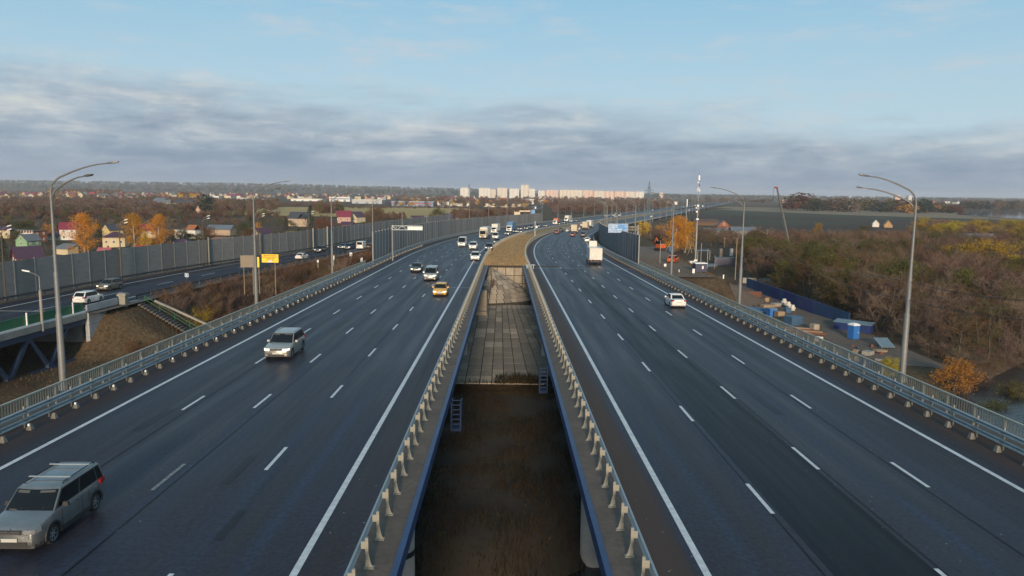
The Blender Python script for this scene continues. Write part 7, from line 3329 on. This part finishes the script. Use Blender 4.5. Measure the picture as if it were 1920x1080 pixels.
# ------------------------------------------------------------------ slip road poles
def ramp_pole(label, y, h, heads=2, off=None):
    p = PR(y, (wall_off(y) - 0.55) if off is None else off, -0.05)
    r = empty('street_lamp', label, 'street lamp', p, 0.0, 'lamps of the slip road')
    h = h * 1.0
    m = MB()
    m.tube([(0, 0, 0), (0, 0, h)], [0.13, 0.09], 8)
    m.build('pole', MT['bark'], r, 40)
    for k in range(heads):
        m = MB()
        pts = [(0, 0, h - 0.1 - 0.35 * k), (0.3, -0.1, h + 0.45 - 0.4 * k), (1.1, -0.2, h + 0.85 - 0.5 * k)]
        m.tube(pts, 0.04, 5)
        m.build('arm', MT['mast'], r)
        m = MB()
        m.loft([[(x, y_ * w - 0.25, z) for y_, z in ((-.11, h + .78 - .5 * k + (x - 1.1) * .3), (.11, h + .78 - .5 * k + (x - 1.1) * .3), (.11, h + .90 - .5 * k + (x - 1.1) * .3), (-.11, h + .90 - .5 * k + (x - 1.1) * .3))] for x, w in ((1.05, .5), (1.25, 1), (1.65, 0.7))])
        m.build('lamp_head', MT['white_paint'], r)
    return r


for k, (px, pyb) in enumerate(((17, 568), (183, 526), (321, 499), (433, 483), (570, 468))):
    y = G(px, pyb, -2.0).y
    ramp_pole('brown slip road lamp with two white heads by the barrier, %s from left' % ORD[k], y, 9.6)
for k, (px, pyb) in enumerate(((326, 497), (434, 482), (588, 466), (711, 462))):
    y = G(px, pyb, -2.0).y
    p = PR(y, wall_off(y) - 0.25, -0.1)
    m = MB()
    m.box((0, 0, 3.0), (0.34, 0.32, 6.0))
    tag(m.build('barrier_pillar', MT['post'], None, None, p), 'cream pillar dividing the slip road barrier, %s from the left' % ORD[k], 'pillar', 'cream barrier pillars')
# bridge lamp with bent arm near the green railing
p = PR(73.0, -0.95, 0)
r = empty('street_lamp', 'pale lamp with bent arm standing on the green railing of the truss bridge', 'street lamp', p, 0, 'lamps of the slip road')
m = MB()
m.tube([(0, 0, -0.9), (0, 0, 3.9), (0, 0, 3.92), (0, 0, 5.5)], [0.15, 0.15, 0.055, 0.045], 8)
m.build('pole', MT['concrete'], r, 40)
m = MB()
m.tube([(0, 0, 5.5), (-0.25, 0.1, 5.65), (-1.3, 0.2, 6.05)], 0.04, 6)
m.build('arm', MT['mast'], r)
m = MB()
m.loft([[(x, y_ * w + .2, z + 6.0 + (-x - 1.2) * .18) for y_, z in ((-.14, 0), (.14, 0), (.14, .14), (-.14, .14))] for x, w in ((-1.15, .6), (-1.5, 1), (-2.0, .7))])
m.build('lamp_head', MT['white_paint'], r)

# ------------------------------------------------------------------ signs
MT['sign_blue'] = mat('blue sign sheet', (0.035, 0.20, 0.46), 0.45)
MT['sign_white'] = mat('white sign print', (0.74, 0.75, 0.75), 0.5)
MT['sign_yellow'] = mat('yellow sign sheet', (0.80, 0.50, 0.01), 0.5)
MT['sign_back'] = mat('brown grey sign back', (0.21, 0.17, 0.125), 0.7, var=0.1)
# direction sign on its bracket
sp_ = D(1159, 428, 166)
sg = empty('direction_sign', 'blue direction sign with white Cyrillic and Latin lettering above the dark blue barrier', 'road sign', sp_, 0.0)
sg.rotation_euler = (0, 0, 0)
W_, H_ = 4.35, 1.95
m = MB()
m.box((0, 0, 0), (W_, 0.08, H_))
m.build('panel', MT['sign_blue'], sg)
m = MB()
for cx, cz, sx, sz in ((0, H_ / 2 - .03, W_, .05), (0, -H_ / 2 + .03, W_, .05), (-W_ / 2 + .03, 0, .05, H_ - .12), (W_ / 2 - .03, 0, .05, H_ - .12)):
    m.box((cx, -0.05, cz), (sx, 0.03, sz))
m.build('border', MT['sign_white'], sg)
for k, (s, z) in enumerate((('ЛЮБЕРЦЫ', 0.48), ('LYUBERTSY', 0.08), ('МОСКВА МКАД', -0.38), ('MOSCOW MKAD', -0.78))):
    t = txt(s, 0.40, MT['sign_white'], sg, (-W_ / 2 + 0.18, -0.055, z), (PI / 2, 0, 0))
    t.scale = (0.92, 1, 1)
for s, z in (('11', 0.28), ('17', -0.58)):
    t = txt(s, 0.5, MT['sign_white'], sg, (W_ / 2 - 0.75, -0.055, z), (PI / 2, 0, 0))
m = MB()
for z in (-0.35, 0.35):
    m.beam((-W_ / 2 + .3, 0.5, z), (4.6, 0.5, z), 0.14, 0.14)
for x0, x1, s_ in ((2.2, 3.2, 1), (3.2, 4.5, -1)):
    m.beam((x0, 0.5, -0.35 * s_), (x1, 0.5, 0.35 * s_), 0.09, 0.09)
m.beam((4.6, 0.5, -0.55), (4.6, 0.5, 0.55), 0.14, 0.14)
m.beam((3.2, 0.5, -0.4), (3.2, 0.5, 0.4), 0.1, 0.1)
m.build('bracket_truss', MT['post'], sg)
m = MB()
m.tube([(4.6, 0.9, -sp_.z - 7.5), (4.6, 0.9, 0.7)], 0.2, 8)
m.build('column', MT['galv_dull'], sg)
# back of the gantry sign left of the motorway
gp_ = D(766, 427.5, 147)
g_ = empty('gantry_sign', 'white lattice gantry arm carrying a white sign panel seen from behind', 'road sign', gp_)
g_.scale = (1.08, 1.08, 1.08)
m = MB()
m.box((1.2, -0.1, -0.05), (2.7, 0.1, 0.62))
m.build('panel_back', MT['white_paint'], g_)
m = MB()
for z in (-0.36, 0.36):
    m.beam((-3.0, 0.25, z), (2.5, 0.25, z), 0.10, 0.10)
for k in range(6):
    x = -3.0 + 0.9 * k
    m.beam((x, 0.25, 0.36 if k % 2 == 0 else -0.36), (x + 0.9, 0.25, -0.36 if k % 2 == 0 else 0.36), 0.07, 0.07)
m.beam((-3.0, 0.25, -0.45), (-3.0, 0.25, 0.5), 0.12, 0.12)
m.build('lattice_arm', MT['galv'], g_)
m = MB()
m.tube([(-3.0, 0.5, -6.6), (-3.0, 0.5, 0.2)], 0.13, 8)
m.build('column', MT['barrier_post'], g_)
# yellow boards on the embankment
def board_sign(label, px, py, dist, w, h, front, lines, zb, rz=0.0, two_legs=False, tag_txt=None):
    p = D(px, py, dist)
    r = empty('notice_board', label, 'notice board', p, rz, 'notice boards on the embankment')
    m = MB()
    m.box((0, 0, 0), (w, 0.08, h))
    m.build('panel', MT[front], r)
    for x in ((-w * .3, w * .3) if two_legs else (w * 0.27,)):
        m = MB()
        m.tube([(x, 0.12, zb - p.z), (x, 0.12, h * 0.3)], 0.06, 6)
        m.build('leg', MT['timber'], r)
    for k, s in enumerate(lines):
        t = txt(s, h * 0.17, MT['plate_text'], r, (0, -0.05, h * 0.30 - k * h * 0.19), (PI / 2, 0, 0), align='CENTER')
        t.scale = (0.95, 1, 1)
    if tag_txt:
        m = MB()
        m.box((0, -0.05, -h * 0.36), (w * 0.24, 0.03, h * 0.22))
        q = m.build('label', MT['sign_white'], r)
        txt(tag_txt, h * 0.18, MT['sign_blue'], q, (0, -0.075, -h * 0.42), (PI / 2, 0, 0), align='CENTER')


board_sign('yellow notice board with black lettering facing the camera', 506.5, 484.5, 118, 2.62, 1.3, 'sign_yellow', ['Движение грузовых', 'автомобилей массой более 12 т', 'с 6:00 до 22:00', 'запрещено'], -5.2, tag_txt='8 (77)')
board_sign('large brown grey sign board seen from behind left of the second lamp mast', 465, 490, 118, 2.3, 1.9, 'sign_back', [], -5.2, 0.15, True)
board_sign('narrow yellow board edge just right of the second lamp mast', 483.5, 491.5, 119, 0.42, 1.65, 'sign_yellow', [], -5.2, 0.2)
p = D(350, 516, 132)
r = empty('parking_sign', 'small square white and blue parking sign standing on the edge of the slip road', 'road sign', p)
m = MB()
m.box((0, 0, 0), (0.62, 0.05, 0.62))
m.build('panel', MT['sign_white'], r)
m = MB()
m.box((0, -0.03, 0), (0.48, 0.02, 0.48))
q = m.build('blue_field', MT['sign_blue'], r)
t = txt('P', 0.46, MT['sign_white'], q, (0, -0.05, -0.16), (PI / 2, 0, 0), align='CENTER')
m = MB()
m.tube([(0, 0.05, -2.0), (0, 0.05, 0.2)], 0.035, 6)
m.build('post', MT['galv'], r)
p = D(361, 479, 165)
r = empty('road_sign', 'small grey blank sign on a thin post in front of the slip road barrier', 'road sign', p)
m = MB()
m.box((0, 0, 0), (0.55, 0.05, 0.45))
m.build('panel', MT['sign_back'], r)
m = MB()
m.tube([(0, 0.05, -1.6), (0, 0.05, 0.2)], 0.035, 6)
m.build('post', MT['galv'], r)
p = D(151, 479.5, 133)
m = MB()
m.box((0, 0, 0), (3.0, 0.12, 0.5))
tag(m.build('wall_banner', MT['wh_yellow'], None, None, p), 'long pale banner fixed to the top of the slip road barrier', 'banner')
# post sign on the median
p = P(250, 0.6, 0.0)
p = G(1003, 441, -3.6)
r = empty('road_sign', 'thin white post with small white sign standing on the grassy median', 'road sign', p)
m = MB()
m.tube([(0, 0, -0.3), (0, 0, 5.0)], 0.09, 7)
m.build('post', MT['white_paint'], r, 40)
m = MB()
m.box((0.55, -0.12, 2.9), (0.6, 0.05, 0.6))
m.build('panel', MT['sign_white'], r)
# small white marker signs at the gore of the slip road
for k, (px, py, w, h) in enumerate(((625.5, 483, 0.25, 0.8), (658, 477, 0.5, 0.7), (678, 487, 0.45, 0.75), (596, 490, 0.3, 0.4))):
    p = D(px, py, 142)
    r = empty('marker_post', 'small white marker board in the grass before the tall barrier, %s from the left' % ORD[(1, 2, 3, 0)[k]], 'marker post', p, 0, 'white marker boards by the gore')
    m = MB()
    m.box((0, 0, 0), (w, 0.06, h))
    m.build('board', MT['white_paint'], r)
    m = MB()
    m.box((0, 0.05, -h), (0.08, 0.06, 1.6))
    m.build('post', MT['galv_dull'], r)
# far blue gantry by the straight road, and cream gantry
p = D(998, 397, 620)
r = empty('gantry_sign', 'blue far gantry sign beside the straight distant road', 'road sign', p)
m = MB()
m.box((0, 0, 0), (4.2, 0.2, 3.2))
m.build('panel', MT['sign_blue'], r)
m = MB()
m.tube([(2.0, 0.3, -9), (2.0, 0.3, 1.6)], 0.16, 6)
m.build('column', MT['galv_dull'], r)
p = D(976, 398, 560)
r = empty('gantry_sign', 'cream panel sign on a far gantry left of the straight distant road', 'road sign', p)
m = MB()
m.box((-2.5, 0, -1.0), (4.5, 0.2, 2.6))
m.build('panel', MT['tbox'] if 'tbox' in MT else PAINT['tbox'], r)
m = MB()
m.box((3.2, 0.3, 0.9), (8.0, 0.3, 1.0))
m.build('truss', PAINT['tbox'], r)
m = MB()
m.tube([(-4.6, 0.3, -8.5), (-4.6, 0.3, 1.2)], 0.16, 6)
m.build('column', MT['galv_dull'], r)
# service cabinets at the right edge of the bridge
p = P(35.5, 26.3, 0.2)
r = empty('service_cabinet', 'grey metal service cabinet with frame at the right edge of the outbound bridge', 'cabinet', p)
m = MB()
m.box((0, 0, 1.2), (0.55, 0.5, 0.7))
m.box((0, 0, 0.35), (0.5, 0.45, 0.6))
m.build('cabinet', MT['post'], r)
m = MB()
m.box((0.42, 0, 0.8), (0.08, 0.08, 2.4))
m.box((-0.36, 0.3, 0.6), (0.08, 0.08, 2.8))
m.beam((-0.36, 0.3, 1.98), (0.42, 0.0, 1.98), 0.06, 0.06)
m.build('frame', MT['dark_steel'], r)
# debris specks on the carriageways
rg = random.Random(4)
MT['litter'] = mat('pale litter', (0.5, 0.5, 0.48), 0.8)
m = MB()
for k in range(420):
    sgn = rg.choice((-1, 1, 1))
    s = 12 + 75 * rg.random() ** 1.5
    o = sgn * rg.choice((rg.uniform(4.9, 6.3), rg.gauss(14.6, 0.5), rg.gauss(13.2, 0.5), rg.uniform(21.5, 23), rg.gauss(17.4, 0.4)))
    p = P(s, o, 0.012)
    z = rg.uniform(0.008, 0.035)
    a = rg.uniform(0, 6.3)
    m.tri(p + Vector((z * math.cos(a), z * math.sin(a), 0)), p + Vector((z * math.cos(a + 2), z * math.sin(a + 2), 0.004)), p + Vector((z * math.cos(a + 4.2), z * math.sin(a + 4.2), 0)))
stuff(m.build('litter', MT['litter']), 'tiny pale specks of grit scattered on the asphalt', 'litter')
# ------------------------------------------------------------------ autumn haze
def haze(density=1.0e-4):
    m = bpy.data.materials.new('haze')
    m.use_nodes = True
    g = NT(m.node_tree)
    out = g.n('ShaderNodeOutputMaterial')
    v = g.n('ShaderNodeVolumePrincipled')
    v.inputs['Color'].default_value = (0.78, 0.84, 0.92, 1)
    v.inputs['Density'].default_value = density
    v.inputs['Anisotropy'].default_value = 0.0
    g.l(v.outputs[0], out.inputs['Volume'])
    b = MB()
    b.box((0, 4400, 25), (18600, 10000, 90))
    o = b.build('haze', m)
    stuff(o)


haze()
